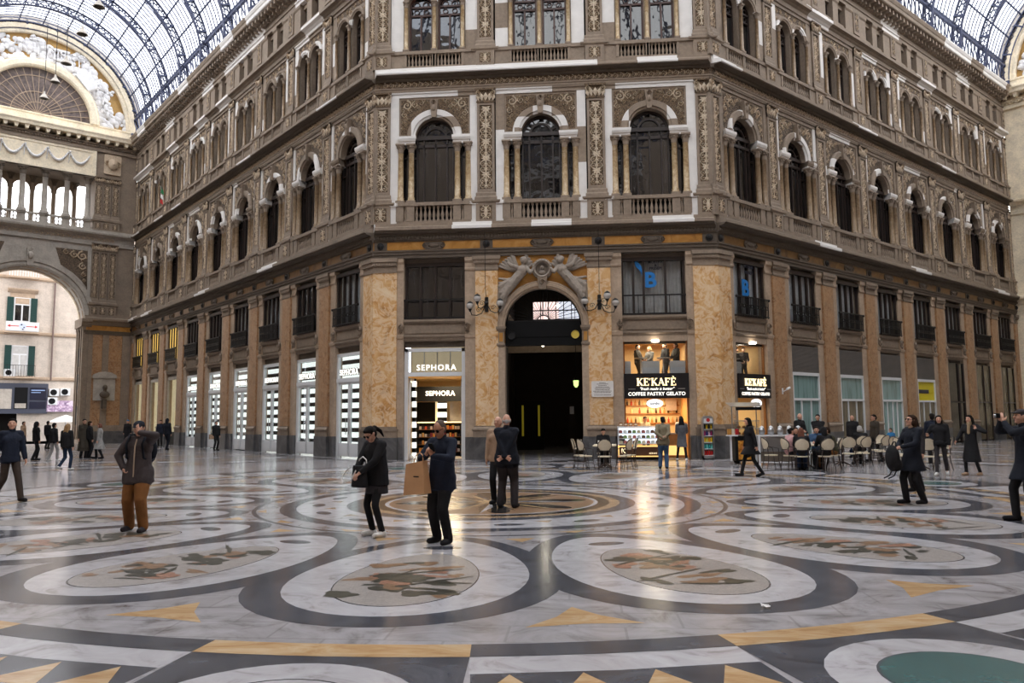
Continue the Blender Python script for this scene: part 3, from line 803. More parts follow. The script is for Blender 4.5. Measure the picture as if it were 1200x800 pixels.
M['lit_pane'] = glow('warm lit window', rgb(226, 186, 96), .8)
M['curtain_grey'] = plain('grey curtain', rgb(206, 208, 210), .9, var=.15, scale=5)
_WN = [0]
def window_maker(zbP):
    zb, P = zbP; ms = []
    for n, mb, mats, subs in P:
        me = mb.shift(0, 0, -zb).mesh(n, mats)
        ms.append((n, me, [(sn, smb.mesh(sn, smats), locs) for sn, smb, smats, locs in subs]))
    def make(F, x, label, group):
        _WN[0] += 1
        r = empty('window_%d' % _WN[0], F.at(x, 0, zb), F.a)
        tag(r, label, 'window', group, 'structure')
        for n, me, subs in ms:
            o = put(n, me, r)
            for sn, sm, locs in subs:
                for L in locs: put(sn, sm, o, L)
        return r
    return make

for side, centres in (('front', FC), ('left', LC), ('right', RC)):
    F = WALLS[side][0]; A = ARCHM[side]; pane = M['pane'] if side == 'front' else M['pane_wing']
    wp = window_maker(proto_piano(A, pane)); wt = window_maker(proto_third(A, pane, M['frame_red'] if side == 'front' else M['frame'])); wa = window_maker(proto_attic(A, M['pane_wing']))
    hp = {'front': FHP, 'left': LB / 2, 'right': RB / 2}[side]; ow = hp - .95
    mz = {k: window_maker(proto_mezz(A, ow, k, side != 'front')) for k in ('dark', 'wing', 'curtain', 'lit', 'shop')}
    for i, x in enumerate(centres):
        if side == 'front':
            w = ['left', 'middle', 'right'][i] + ' bay of the corner facade'
            where = ['above the cosmetics shop', 'above the arched portal', 'above the cafe sign'][i]
        else:
            w = f'{ORD[i]} bay of the {side} wing from the corner'; where = f'in the {w}'
        wp(F, x, f'tall arched window with marble colonnettes {where}' if side != 'front' else f'tall arched window with colonnettes {where}', 'arched windows over balustrades')
        for sx, sn in ((-1, 'left'), (1, 'right')):
            wt(F, x + sx * .62, f'upper paired arched window, {sn} one in the {w}', 'paired upper arched windows')
            if side != 'front': wa(F, x + sx * .63, f'small square attic window, {sn} one in the {w}', 'attic windows')
        if side == 'front':
            if i == 0: mz['dark'](F, x, 'wide dark low window with railing above the cosmetics shop', 'low windows over the shops')
            if i == 2: mz['shop'](F, x, 'wide low window with pale curtains and a blue sign above the cafe', 'low windows over the shops')
        elif side == 'right':
            mz['curtain'](F, x, f'low window with iron railing and grey curtains {where}', 'low windows over the shops')
        else:
            mz['lit' if i in (6, 7, 8) else ('curtain' if i in (0, 2, 3) else 'wing')](F, x, f'low window with iron railing {where}', 'low windows over the shops')  # curtains here are added, standing for pale upright reflections in the glass
# ------------------------------------------------------------------ arcade arm ends, vaults, enclosure
def festoon(m, cx, w, z, drop, y, lv=0):
    n = 12; pts = []
    for i in range(n + 1):
        t = i / n; pts.append((cx - w / 2 + w * t, y - .05, z - drop * 4 * t * (1 - t)))
    m.tube(pts, [.05 + .07 * math.sin(PI * i / n) for i in range(n + 1)], 6, lv)
    for i in range(1, n):
        p = pts[i]; m.ball((p[0], p[1] - .06, p[2]), .07, 6, 4, lv)
    m.ball((cx - w / 2, y - .08, z + .04), .09, 6, 4, lv)
    m.ridge([(cx - w / 2, z), (cx - w / 2 - .05, z - drop * 1.1)], [.05, .02], y, .05, lv)

def end_wall(name, label, F, sx, full):
    root = struct(name, label, F)
    X = lambda a, b: tuple(sorted((sx * a, sx * b)))
    body = 'cream' if not full else 'grey_stone'
    C = M['cream']; G = M['grey_stone']; ST = M['stone_wing']
    # corner pier(s)
    for a, b in ((0, 2.95),):
        x0, x1 = X(a, b)
        m = MB(); m.box(x0, x1, .05, 2.2, 1.3, 8.2); m.build('pier_marble', M['breccia_wing'] if full else C, root)
        m = MB(); m.box(x0, x1, -.05, 2.25, 0, .9); m.build('pier_plinth', M['plinth'], root)
        m = MB(); m.mould(x0, x1, [(1, .9), (-.04, .9), (-.04, 1.2), (0, 1.34), (1, 1.34)]); m.build('pier_base', ST if full else C, root)
        for c, w in ((1.75, .22), (.3, .3), (2.8, .15)):
            q = X(c - w, c + w); m = MB(); m.box(q[0], q[1], -.02, .3, 1.34, 8.2); m.build('pier_strip', ST if full else C, root)
        m = MB(); m.box(x0, x1, .1, 2.2, 8.2, 23.4); m.build('pier_wall', ST if full else C, root)
    q = X(11.05, 14); m = MB(); m.box(q[0], q[1], .1, 2.4, 0, 23.4); m.build('pier_wall', ST if full else C, root)
    if full:
        for z0, z1, p0 in ((10.5, 15.2, 9.6), (17.0, 20.4, 16.24)):
            P = upper_pilaster(z0, z1, .27, p0)
            for c in (1.5, 2.12, 2.7):
                p = empty('carved_pilaster', (sx * c, -.02, 0), 0, root)
                for n, (mb, key) in P.items():
                    put(n, mb.mesh('pilaster_' + n, mats_for(key, ARCHM['left'])), p)
        m = MB(); m.cbox(sx * 1.8 - .6, sx * 1.8 + .6, -.02, .2, 20.75, 22.3, .06)
        m.ball((sx * 1.8, -.12, 21.55), .42, 10, 8, 0, (.85, .6, 1.1)); m.ball((sx * 1.8, -.3, 21.5), .12, 6, 5); m.scroll(sx * 1.8 - .42, 21.6, .2, 0, 1, 1.4, .2, -.03, .08); m.scroll(sx * 1.8 + .42, 21.6, .2, PI, -1, 1.4, .2, -.03, .08)
        m.build('mask_relief', M['carve_wing'], root)
    # great arch
    x0, x1 = X(2.95, 11.05); cx = sx * 7
    m = MB(); m.arch(x0, x1, 9.2, 15.1, cx, 3.75, 9.2, .12, 2.3, 40); m.build('arch_wall', G if full else C, root)
    if full:
        m = MB(); m.ring(cx, 9.2, [(3.72, .3), (3.72, .05), (3.85, .0), (4.05, .02), (4.1, -.06), (4.4, -.06), (4.42, .12)], 0, PI, 48); m.build('archivolt', G, root)
        m = MB(); m.ring(cx, 9.2, [(3.72, 2.2), (3.72, 1.9), (3.9, 1.9)], 0, PI, 48); m.build('archivolt', C, root)
        for k in range(13):
            a = PI * (k + .5) / 13; m = MB()
            m.ring(cx, 9.2, [(3.77, .5), (3.7, .55), (3.7, .7), (3.76, .75)], a - .1, a + .1, 5); m.ring(cx, 9.2, [(3.77, 1.5), (3.7, 1.55), (3.7, 1.7), (3.76, 1.75)], a - .1, a + .1, 5)
            m.build('coffer', M['sandstone'], root)
        m = MB(); m.cbox(cx - .22, cx + .22, -.22, .2, 12.95, 14.3, .05); m.ball((cx, -.24, 13.7), .18, 8, 6, 0, (1, .8, 1.6)); m.scroll(cx, 14.1, .16, 0, 1, 1.4, .25, -.2, .06); m.build('keystone', G, root)
        for s2_ in (-1, 1):
            poly = [(cx + s2_ * 3.75, 14.55), (cx + s2_ * 3.75, 11.5)] + [(cx + s2_ * 4.55 * math.sin(a), 9.2 + 4.55 * math.cos(a)) for a in (R(57), R(48), R(38), R(26))] + [(cx + s2_ * 1.6, 14.55)]
            if s2_ > 0: poly = poly[::-1]
            m = MB(); m.add([(x, .1, z) for x, z in poly], [tuple(range(len(poly)))], 1)
            for dx, z, r in ((3.4, 14.1, .36), (3.45, 13.3, .28), (2.85, 14.15, .28), (2.3, 14.3, .2), (3.55, 12.7, .18), (3.6, 12.25, .13)):
                m.scroll(cx + s2_ * dx, z, r, PI / 2, s2_, 1.4, .18, .08, .06)
            m.build('spandrel_relief', [M['carve_wing'], M['ground_wing']], root)
        for s2_ in (-1, 1):   # jambs of the arch: pilasters, niches
            xa, xb = sorted((cx + s2_ * 3.75, cx + s2_ * 4.1)); m = MB(); m.box(xa, xb, .05, 2.3, 0, 9.2); m.build('arch_jamb', ST, root)
            for y in (.1, .75, 1.6, 2.2):
                xx = cx + s2_ * 3.72; m = MB(); m.box(xx - .08, xx + .08, y - .12, y + .12, .3, 8.5); m.box(xx - .12, xx + .12, y - .16, y + .16, 8.5, 9.2); m.build('jamb_pilaster', ST, root)
            for zc in (2.2, 4.6, 6.6):
                xx = cx + s2_ * 3.7; m = MB(); m.box(xx - .02, xx + .06, .9, 1.45, zc - .8, zc + .6); m.build('jamb_niche', M['dark'], root)
            m = MB(); xa, xb = sorted((cx + s2_ * 3.5, cx + s2_ * 4.2)); m.mould(xa, xb, [(2.3, 8.75), (-.1, 8.75), (-.2, 8.9), (-.2, 9.05), (-.34, 9.12), (-.36, 9.36), (2.3, 9.4)]); m.build('arch_impost', ST, root)
    # string courses over the pier and right across
    q = X(0, 3.3)
    k0, k1 = (0, 1) if sx < 0 else (1, 0)
    for nm, prof, mt in (('architrave', [(.5, 8.2), (0, 8.2), (-.06, 8.5), (.5, 8.52)], 'dark_stone'), ('frieze', [(.5, 8.52), (.02, 8.52), (.02, 8.88), (.5, 8.88)], 'orange'),
                         ('cornice', [(.5, 8.88), (-.05, 8.9), (-.1, 9.15), (-.34, 9.26), (-.36, 9.42), (-.12, 9.5), (-.12, 9.62), (.5, 9.62)], 'stone_wing')):
        m = MB(); m.mould(q[0], q[1], prof, 0, k0, k1); m.build(nm, M[mt] if full else C, root)
    q = X(0, 14)
    m = MB(); m.mould(q[0], q[1], [(.5, 15.05), (0, 15.05), (0, 15.3), (.03, 15.32), (.03, 15.68), (-.1, 15.74), (-.36, 15.84), (-.4, 15.98), (-.1, 16.06), (-.1, 16.24), (.5, 16.24)], 0, k0, k1); m.build('cornice', G if full else C, root)
    if full:
        m = frieze_mod(11, 15.32, 15.68, .02).shift(sx * 7, 0, 0); m.build('frieze_relief', [M['carve_wing']], root)
        # open gallery
        m = MB(); q2 = X(2.95, 11.05); m.box(q2[0], q2[1], .0, 3.2, 16.0, 16.3); m.build('gallery_floor', G, root)
        m = MB(); m.box(q2[0], q2[1], .1, 3.2, 20.3, 20.6); m.build('gallery_ceiling', M['dark_stone'], root)
        ped = MB(); ped.cbox(-.24, .24, -.06, .2, 16.24, 16.95, .02); pedm = ped.mesh('gallery_pedestal', [G])
        cl = colonnette(16.95, 20.32, .2, 12).mesh('gallery_column', [G, G, M['dark_stone']])
        bk = colonnette(16.3, 20.32, .17, 10).mesh('gallery_back_column', [ST, ST, M['dark_stone']])
        cols = [3.4, 4.83, 6.27, 7.7, 9.15, 10.6]
        for h in cols:
            put('gallery_pedestal', pedm, root, (sx * h, .1, 0)); put('gallery_column', cl, root, (sx * h, .18, 0)); put('gallery_back_column', bk, root, (sx * (h + .47), 2.6, 0))
        ar = MB()
        for a, b in zip(cols, cols[1:]):
            xa, xb = X(a + .47, b + .47); ar.arch(xa, xb, 19.2, 20.4, (xa + xb) / 2, (xb - xa) / 2 - .18, 19.35, 2.5, 2.75, 12)
        ar.build('gallery_back_arcade', ST, root)
        m = MB(); m.box(q2[0], q2[1], -.04, .2, 16.82, 16.95); m.build('gallery_rail', G, root)
        blm = baluster(16.3, 16.82, .07).mesh('gallery_baluster', [G])
        for a, b in zip(cols, cols[1:]):
            for i in range(5): put('gallery_baluster', blm, root, (sx * (a + (b - a) * (i + 1) / 6), .08, 16.3))
        # festoon frieze
        q3 = X(2.95, 11.05); m = MB(); m.box(q3[0], q3[1], .05, .6, 20.4, 22.5); m.box(q3[0] + .15, q3[1] - .15, -.0, .1, 20.4, 20.6); m.box(q3[0] + .15, q3[1] - .15, -.0, .1, 22.2, 22.4); m.box(*X(2.95, 3.2), -.03, .2, 20.4, 22.45); m.build('festoon_panel', M['cream'], root)
        m = MB()
        for i in range(5): festoon(m, sx * (4.1 + 1.45 * i), 1.35, 21.9, .75, .03)
        m.build('festoon_relief', M['relief_white'], root)
    else:
        m = MB(); m.box(*X(2.95, 11.05), .1, .6, 16.2, 22.5); m.build('upper_wall', C, root)
        m = MB(); m.box(*X(2.95, 11.05), 2.3, 2.5, 0, 14); m.build('arch_infill', C, root)  # unseen panel added so no bright sky shows through the arch in reflections
    # top cornice, dado, lunette
    q = X(0, 14)
    m = MB(); m.mould(q[0], q[1], [(.5, 22.4), (-.06, 22.4), (-.06, 22.6), (0, 22.65), (0, 22.85), (-.15, 22.9), (-.15, 23.0), (.5, 23.0)], 0, k0, k1)
    for i in range(70):
        x = q[0] + .1 + i * .2; m.box(x - .05, x + .05, -.14, 0, 22.72, 22.84)
    m.build('bed_moulding', ST if full else C, root)
    m = MB()
    for i in range(21):
        x = q[0] + .3 + i * .67; m.prism([(x - .08, 23.0), (x + .08, 23.0), (x + .16, 23.3), (x - .16, 23.3)], -.5, 0)
    m.build('modillion_row', C, root)
    m = MB(); m.mould(q[0], q[1], [(.5, 23.28), (-.62, 23.28), (-.66, 23.45), (-.74, 23.58), (-.74, 23.66), (-.1, 23.74), (-.1, 24.25), (-.16, 24.3), (-.16, 24.4), (.5, 24.4)], 0, k0, k1); m.build('cornice', C, root)
    m = MB(); m.box(q[0], q[1], .5, .9, 20.4, 24.4); m.build('wall_backing', ST if full else C, root)
    zc = 24.4
    m = MB(); n = 40
    vs = [(cx + 7.3 * math.cos(PI * i / n), .25, zc + 7.3 * math.sin(PI * i / n)) for i in range(n + 1)]
    m.add(vs, [tuple(range(n + 1))]); m.build('lunette_ground', M['ochre'], root)
    m = MB(); m.ring(cx, zc, [(6.05, .25), (6.05, .0), (6.12, -.05), (6.3, -.05), (6.36, -.14), (6.62, -.16), (6.66, -.05), (6.72, -.05), (6.72, .25)], 0, PI, 56); m.build('lunette_moulding', C, root)
    m = MB(); m.ring(cx, zc, [(6.72, .2), (6.72, .02), (7.3, .02), (7.3, .3)], 0, PI, 56)
    rr = random.Random(3)
    for i in range(90):
        a = PI * (i + .5) / 90; r = 6.95 + rr.uniform(-.1, .1); m.leaf(cx + r * math.cos(a), zc + r * math.sin(a), .28, a + rr.uniform(1, 2.2), .6, .02, .07)
    m.build('lunette_border', M['grey_stone'], root)
    m = MB(); m.ring(cx, zc, [(3.5, .25), (3.5, -.2), (3.62, -.3), (3.95, -.3), (4.02, -.2), (4.12, -.2), (4.12, .25)], 0, PI, 48); m.build('fan_moulding', C, root)
    # fan light
    m = MB(); vs = [(cx, .18, zc)] + [(cx + 3.6 * math.cos(PI * i / 32), .18, zc + 3.6 * math.sin(PI * i / 32)) for i in range(33)]
    m.add(vs, [tuple([0] + list(range(1, 34)))]); m.build('fan_pane', M['fan'], root)
    m = MB()
    for i in range(1, 20):
        a = PI * i / 20; r0 = .9 if i % 2 else 0.05; m.bar((cx + r0 * math.cos(a), .15, zc + r0 * math.sin(a)), (cx + 3.55 * math.cos(a), .15, zc + 3.55 * math.sin(a)), .045)
    for r in (.9, 1.7, 2.9): m.ring(cx, zc, [(r - .025, .17), (r - .025, .12), (r + .025, .12), (r + .025, .17)], 0, PI, 40)
    m.build('fan_grille', M['sandstone'], root)
    # stucco relief: rocks, figures, trees
    m = MB(); rr = random.Random(11 if sx < 0 else 5)
    for i in range(420):
        a = PI * rr.random(); lo = 4.15; hi = 5.6 + .3 * math.sin(a * 7 + 1) + .3 * math.sin(a * 13)
        r = rr.uniform(lo, max(lo + .2, hi)); s_ = rr.uniform(.12, .34)
        m.ball((cx + r * math.cos(a), .22, zc + max(.15, r * math.sin(a))), s_, 7, 5, 0, (1, .6, rr.uniform(.5, 1.3)), Matrix.Rotation(rr.uniform(0, 3), 3, 'Y'))
    for k, a in enumerate([.18, .3, .42, .62, .8, 1.02, 1.2, 1.45, 1.6, 1.85, 2.1, 2.3, 2.5, 2.75, 2.95]):
        r = 4.75; x, z = cx + r * math.cos(a), zc + r * math.sin(a); h = rr.uniform(.5, .8)
        if k % 3 == 2:      # a tree leaning over
            t = [(x, .1, z - .2), (x + rr.uniform(-.1, .1), .05, z + .4), (x + rr.uniform(-.3, .3), .05, z + .9)]
            m.tube(t, [.07, .05, .03], 6)
            for j in range(12): m.ball((t[2][0] + rr.uniform(-.4, .4), .1, t[2][2] + rr.uniform(-.12, .3)), rr.uniform(.08, .17), 6, 4, 0, (1, .6, .8))
        else:               # a draped figure
            m.ball((x, .05, z + h * .4), h * .28, 8, 6, 0, (.8, .6, 1.6)); m.ball((x, .0, z + h), h * .17, 7, 6); m.tube([(x - h * .2, .05, z + h * .7), (x - h * .5, -.05, z + h * .6), (x - h * .6, -.1, z + h * .95)], h * .08, 6)
            m.tube([(x + h * .15, .05, z + h * .7), (x + h * .35, -.05, z + h * .35)], h * .08, 6)
    for a, b in ((1.15, 1.42),):   # a small temple
        x, z = cx + 5.1 * math.cos(1.3), zc + 5.0 * math.sin(1.3)
        m.box(x - .55, x + .55, -.02, .2, z - .4, z - .25); m.box(x - .55, x + .55, -.02, .2, z + .35, z + .5)
        for i in range(5): m.box(x - .5 + i * .23, x - .42 + i * .23, .0, .12, z - .3, z + .4)
    if full:                # the slab of rock that hangs over the inner arch
        m.prism([(cx + 2.3, zc + 3.5), (cx + 3.2, zc + 2.5), (cx + 3.9, zc + 2.9), (cx + 3.3, zc + 3.9), (cx + 2.6, zc + 4.1)], -.38, .1)
    m.build('lunette_relief', M['relief_white'], root)
    return root

def fan_mat():
    t = NT('fan light panes'); v = t.coord(); nz = t.noise(v, 3, 5)
    t.l(t.ramp(nz.outputs[0], [(.3, rgb(70, 60, 58)), (.7, rgb(128, 112, 106))]), t.b.inputs['Base Color']); t.b.inputs['Roughness'].default_value = .5; return t.m
M['fan'] = fan_mat()
WL = end_wall('wall_far_left', 'arcade end with great arch, open columned gallery and relief lunette', LEFTEND, -1, True)
WR = end_wall('wall_far_right', 'cream arcade end wall with arched relief lunette under the glass vault', RIGHTEND, 1, False)

def vault(name, label, F, sx, length, l0, lb, n):
    """iron and glass barrel vault; sx: direction in which the arm runs along x"""
    root = struct(name, label, F, cat='roof')
    zc, yc = 24.3, -7.0
    P = lambda r, a, x=0: (x, yc + r * math.cos(a), zc + r * math.sin(a))
    m = MB(); N = 44; r0, r1 = 6.42, 6.95
    for i in range(N):
        a, b = PI * i / N, PI * (i + 1) / N
        m.bar(P(r1, a), P(r1, b), .2, .07); m.bar(P(r0, a), P(r0, b), .2, .07)
        m.bar(P(r0, a), P(r1, b), .07, .05); m.bar(P(r1, a), P(r0, b), .07, .05)
        if i % 4 == 0: m.bar(P(r0 - .05, a), P(r1 + .05, a), .24, .1)
    for a in (0, PI):
        y = yc + (r0 + r1) / 2 * math.cos(a); m.box(-.16, .16, y - .28, y + .28, zc - .45, zc + .05)
    rib = m.mesh('vault_rib', [M['iron']])
    gm = MB(); nb = 9
    for j in range(1, nb):
        x = lb * j / nb
        arc = [P(7.02, PI * i / 36, x) for i in range(37)]
        for p, q in zip(arc, arc[1:]): gm.bar(p, q, .044, .07)
    gbar = gm.mesh('glazing_bars', [M['iron']])
    g = MB(); arc0 = [P(7.06, PI * i / 48, 0) for i in range(49)]; arc1 = [P(7.06, PI * i / 48, lb) for i in range(49)]
    g.add(arc0 + arc1, [(i, i + 1, i + 50, i + 49) for i in range(48)]); gl = g.mesh('roof_glass', [M['vault_glass']])
    pm = MB(); angs = [PI * k / 14 for k in range(1, 14)]
    for a in angs:
        pm.bar(P(6.9, a, 0), P(6.9, a, lb), .07, .1)
    pm2 = pm.mesh('purlin', [M['iron']])
    lm = MB()
    for a in (PI * .055, PI * .945):
        lm.bar(P(6.75, a, 0), P(6.75, a, lb), .16, .16)
        for k in range(6):
            lm.bar(P(6.7, a, lb * k / 6), P(6.7, a * (0 if a < 1 else 1) + (0 if a < 1 else PI - a), lb * (k + 1) / 6), .06)
    lmm = lm.mesh('springing_girder', [M['iron']])
    for k in range(n + 1): put('vault_rib', rib, root, (sx * (l0 + lb * k), 0, 0))
    for k in range(n):
        x = l0 + lb * k if sx > 0 else -(l0 + lb * (k + 1))
        for nm, me in (('glazing_bars', gbar), ('roof_glass', gl), ('purlin', pm2), ('springing_girder', lmm)): put(nm, me, root, (x, 0, 0))
vault('ceiling_left', 'glazed iron barrel vault with lattice ribs over the left arcade arm', LEFT, -1, LEND, L0, LB, 9)
vault('ceiling_right', 'glazed iron barrel vault with lattice ribs over the right arcade arm', RIGHT, 1, REND, R0, RB, 8)

# the rest of the crossing, which only shades and encloses it
def slab(name, label, p, q, h=24.0):
    d = Vector((q[0] - p[0], q[1] - p[1], 0)); a = math.atan2(d.y, d.x); L = d.length
    o = empty(name, (p[0], p[1], 0), a); tag(o, label, 'wall', None, 'structure')
    m = MB(); m.box(0, L, 0, .5, 0, h); m.build('wall_face', M['stone_wing'], o)
    for z in (9.3, 15.9, 20.7): 
        m = MB(); m.box(0, L, -.3, .0, z, z + .3); m.build('string_course', M['stone_wing'], o)
    return o
la, lb_ = LEFT.at(-LEND, -14), LEFT.at(0, -14)
ra, rb_ = RIGHT.at(0, -14), RIGHT.at(REND, -14)
slab('wall_left_opposite', 'stone wall of the left arm facing its shops, beyond the picture', lb_, la)
slab('wall_right_opposite', 'stone wall of the right arm facing its shops, beyond the picture', rb_, ra)
slab('wall_west', 'stone wall of the crossing at the left, beyond the picture', (-16.85, 7.1), lb_)
slab('wall_east', 'stone wall of the crossing at the right, beyond the picture', ra, (16.85, 7.1))
slab('wall_south', 'stone wall of the crossing behind the viewer', (7, -4.2), (-7, -4.2), 27.5)  # kept taller so the front windows reflect something dark
sf_ = copy_tree(WALLS['front'][1]); sf_.name = 'wall_south_facade'; sf_.location = (0, -3.5, 0); sf_.rotation_euler = (0, 0, PI); sf_['label'] = 'matching corner facade of the crossing behind the viewer'
slab('wall_southeast', 'stone wall closing the arm behind the viewer at the right', (25, 1), (6, -18), 40)  # added slab, tall enough to hide the sky from window reflections
slab('wall_southwest', 'stone wall closing the arm behind the viewer at the left', (-6, -18), (-25, 1), 40)  # its added twin, blocking sky on the left

slab('wall_southeast_return', 'stone return wall behind the viewer at the right', (25, 1), (16.9, 7.1), 30)  # added to close a gap that let bright sky into reflections
slab('wall_southwest_return', 'stone return wall behind the viewer at the left', (-16.9, 7.1), (-25, 1), 30)  # same added gap closer on the left
# iron ribs of the dome over the crossing
dm = struct('ceiling_dome', 'iron ribs of the glass dome over the crossing, above the picture', None, (0, 14.0, 0), cat='roof')
def octr(a):
    t = (a + PI / 8) % (PI / 4) - PI / 8; return 16.9 / math.cos(t)
for k in range(32):
    a = PI * 2 * k / 32; m = MB(); rr_ = octr(a)
    pts = [(rr_ * math.cos(t) * math.cos(a), rr_ * math.cos(t) * math.sin(a), 24.6 + 20 * math.sin(t)) for t in [R(84) * i / 14 for i in range(15)]]
    for p, q in zip(pts, pts[1:]): m.bar(p, q, .5 if k % 4 == 2 else .22, .4)
    m.build('dome_rib', M['iron'], dm)
for t in (R(2), R(18), R(34), R(50), R(66), R(84)):
    m = MB(); pts = [(octr(2 * PI * k / 32) * math.cos(t) * math.cos(2 * PI * k / 32), octr(2 * PI * k / 32) * math.cos(t) * math.sin(2 * PI * k / 32), 24.6 + 20 * math.sin(t)) for k in range(33)]
    for p, q in zip(pts, pts[1:]): m.bar(p, q, .2, .2)
    m.build('dome_ring', M['iron'], dm)
g = MB(); T_ = [R(84) * i / 8 for i in range(9)]
for k in range(32):
    a, b = PI * 2 * k / 32, PI * 2 * (k + 1) / 32
    for t0, t1 in zip(T_, T_[1:]):
        g.add([(octr(x) * 1.01 * math.cos(t) * math.cos(x), octr(x) * 1.01 * math.cos(t) * math.sin(x), 24.6 + 20.2 * math.sin(t)) for x, t in ((a, t0), (b, t0), (b, t1), (a, t1))], [(0, 1, 2, 3)])
M['dome_glass'] = glass_mat('dome roof glass', (.74, .77, .80, 1), .02)
g.build('dome_glass', M['dome_glass'], dm)
# unseen dark sheets added behind the shops against leaking sky light
co = struct('wall_core', 'dark inner walls of the building behind the shops', None, (0, 0, 0))
for F, x0, x1, y in ((LEFT, -LEND, -2.7, 2.4), (RIGHT, 1.1, REND, 2.6), (FRONT, -6.9, -2.56, 6.9), (FRONT, 2.56, 6.9, 6.9)):
    m = MB(); m.box(x0, x1, y, y + .1, 0, 8.3); m.build('inner_wall', M['dark'], co, F.at(0), (0, 0, F.a)); m = MB(); m.box(x0, x1, .5, y + .1, 8.2, 8.3); m.build('inner_roof', M['dark'], co, F.at(0), (0, 0, F.a))
# street facade seen through the great arch
STREET = Frame(*LEFTEND.at(0, 12)[:2], LEFTEND.a)
bd = tag(empty('apartment_building', STREET.at(0), STREET.a), 'pale street building with green shuttered windows beyond the great arch', 'building')
m = MB(); m.box(-16, 4, 0, 6, 4.9, 19); m.box(-16, -9, 0, 6, 0, 4.9); m.box(-3.55, 4, 0, 6, 0, 4.9); m.build('facade', M['cream_wall'], bd)
for z in (13.75, 9.0, 5.15):
    m = MB(); m.mould(-16, 4, [(.1, z), (-.08, z), (-.14, z + .12), (-.14, z + .28), (.1, z + .34)]); m.build('string_course', M['sandstone'], bd)
M['shutter'] = plain('dark green shutter', rgb(14, 56, 52), .6)
for zc, zt, zb, hood in ((11.2, 12.2, 10.15, True), (6.9, 8.1, 5.55, False)):
    w = empty('window', (-5.75, 0, 0), 0, bd)
    m = MB(); m.box(-.62, .62, -.06, .0, zb, zt); m.build('casing', M['white_metal'], w)
    m = MB()
    for a, b in ((-.5, -.06), (.06, .5)):
        m.box(a, b, -.08, -.05, zb + .08, zb + (zt - zb) * .68)
    m.build('pane', M['pane'] if hood else M['curtain'], w)
    m = MB(); m.box(-.5, .5, -.08, -.05, zb + (zt - zb) * .73, zt - .06); m.build('top_pane', M['sandstone'] if hood else M['curtain'], w)
    for sx in (-1, 1):
        m = MB(); x0, x1 = sorted((sx * .62, sx * 1.1)); m.box(x0, x1, -.12, -.04, zb, zt)
        for i in range(14):
            z = zb + .1 + (zt - zb - .2) * i / 13; m.box(x0 + .05, x1 - .05, -.15, -.1, z - .03, z + .03)
        m.build('shutter', M['shutter'], w)
    if hood:
        m = MB(); m.mould(-1.1, 1.1, [(.0, 12.6), (-.1, 12.6), (-.3, 12.85), (-.3, 12.95), (0, 13.0)]); m.box(-.9, .9, -.05, 0, 12.2, 12.6); m.build('hood', M['sandstone'], w)
b1 = empty('balcony', (-5.75, 0, 0), 0, bd)
m = MB(); m.box(-1.25, 1.25, -.8, 0, 9.1, 9.25); m.build('slab', M['sandstone'], b1)
m = MB(); m.box(-1.2, 1.2, -.78, -.74, 9.25, 10.05); m.build('parapet', M['white_metal'], b1)
bn = tag(empty('banner', STREET.at(-5.75, -.8, 9.3), STREET.a), 'white banner with round crest and red arrow hung on the shuttered balcony', 'banner')
m = MB(); m.box(-1.15, 1.15, -.03, 0, 0, .72); m.build('cloth', M['white_metal'], bn)
M['red'] = plain('red paint', rgb(196, 34, 36), .6)
m = MB(); m.box(-1.0, 1.0, -.04, -.03, .34, .4); m.prism([(-1.1, .37), (-.9, .25), (-.9, .49)], -.045, -.03); m.prism([(1.1, .37), (.9, .49), (.9, .25)], -.045, -.03); m.build('stripe', M['red'], bn)
m = MB(); m.ring(0, .4, [(.0, -.05), (.26, -.05), (.26, -.03)], 0, 2 * PI, 20); m.build('crest', plain('blue white crest', rgb(200, 210, 236), .6), bn)
for i, (x, z, r) in enumerate(((-.08, .5, .06), (.1, .28, .05), (.02, .12, .05))):
    m = MB(); m.ball((x, -.06, z), r, 6, 5); m.build('crest_mark', M['black'], bn)
b2 = empty('balcony', (-5.8, 0, 0), 0, bd)
m = MB(); m.box(-1.1, 1.1, -.7, 0, 13.8, 13.95); m.build('slab', M['sandstone'], b2)
m = MB()
for i in range(12): m.bar((-1.05 + i * .19, -.66, 13.95), (-1.05 + i * .19, -.66, 14.95), .04)
m.bar((-1.1, -.66, 14.95), (1.1, -.66, 14.95), .06); m.build('railing', M['white_metal'], b2)
b3 = empty('balcony', (-5.75, 0, 0), 0, bd)
m = MB(); m.box(-1.15, 1.15, -.6, 0, 5.3, 5.45); m.build('slab', M['sandstone'], b3)
m = MB()
for i in range(12): m.bar((-1.1 + i * .2, -.56, 5.45), (-1.1 + i * .2, -.56, 6.4), .025)
m.bar((-1.1, -.56, 6.4), (1.1, -.56, 6.4), .04); m.build('railing', M['black_iron'], b3)
m = MB(); m.tube([(-3.38, -.12, 5.2), (-3.38, -.12, 13.7)], .07, 6); m.build('downpipe', plain('grey brown pipe', rgb(104, 84, 78), .5), bd)
M['shop_grey'] = plain('slate blue shop panel', rgb(66, 70, 84), .5)
sf = tag(empty('shopfront', STREET.at(-6.3, 0, 0), STREET.a), 'slate grey street shopfront with dark display windows beyond the great arch', 'shopfront')
m = MB(); m.box(-4, 2.75, -.25, .1, 2.35, 4.9); m.build('fascia', M['shop_grey'], sf)
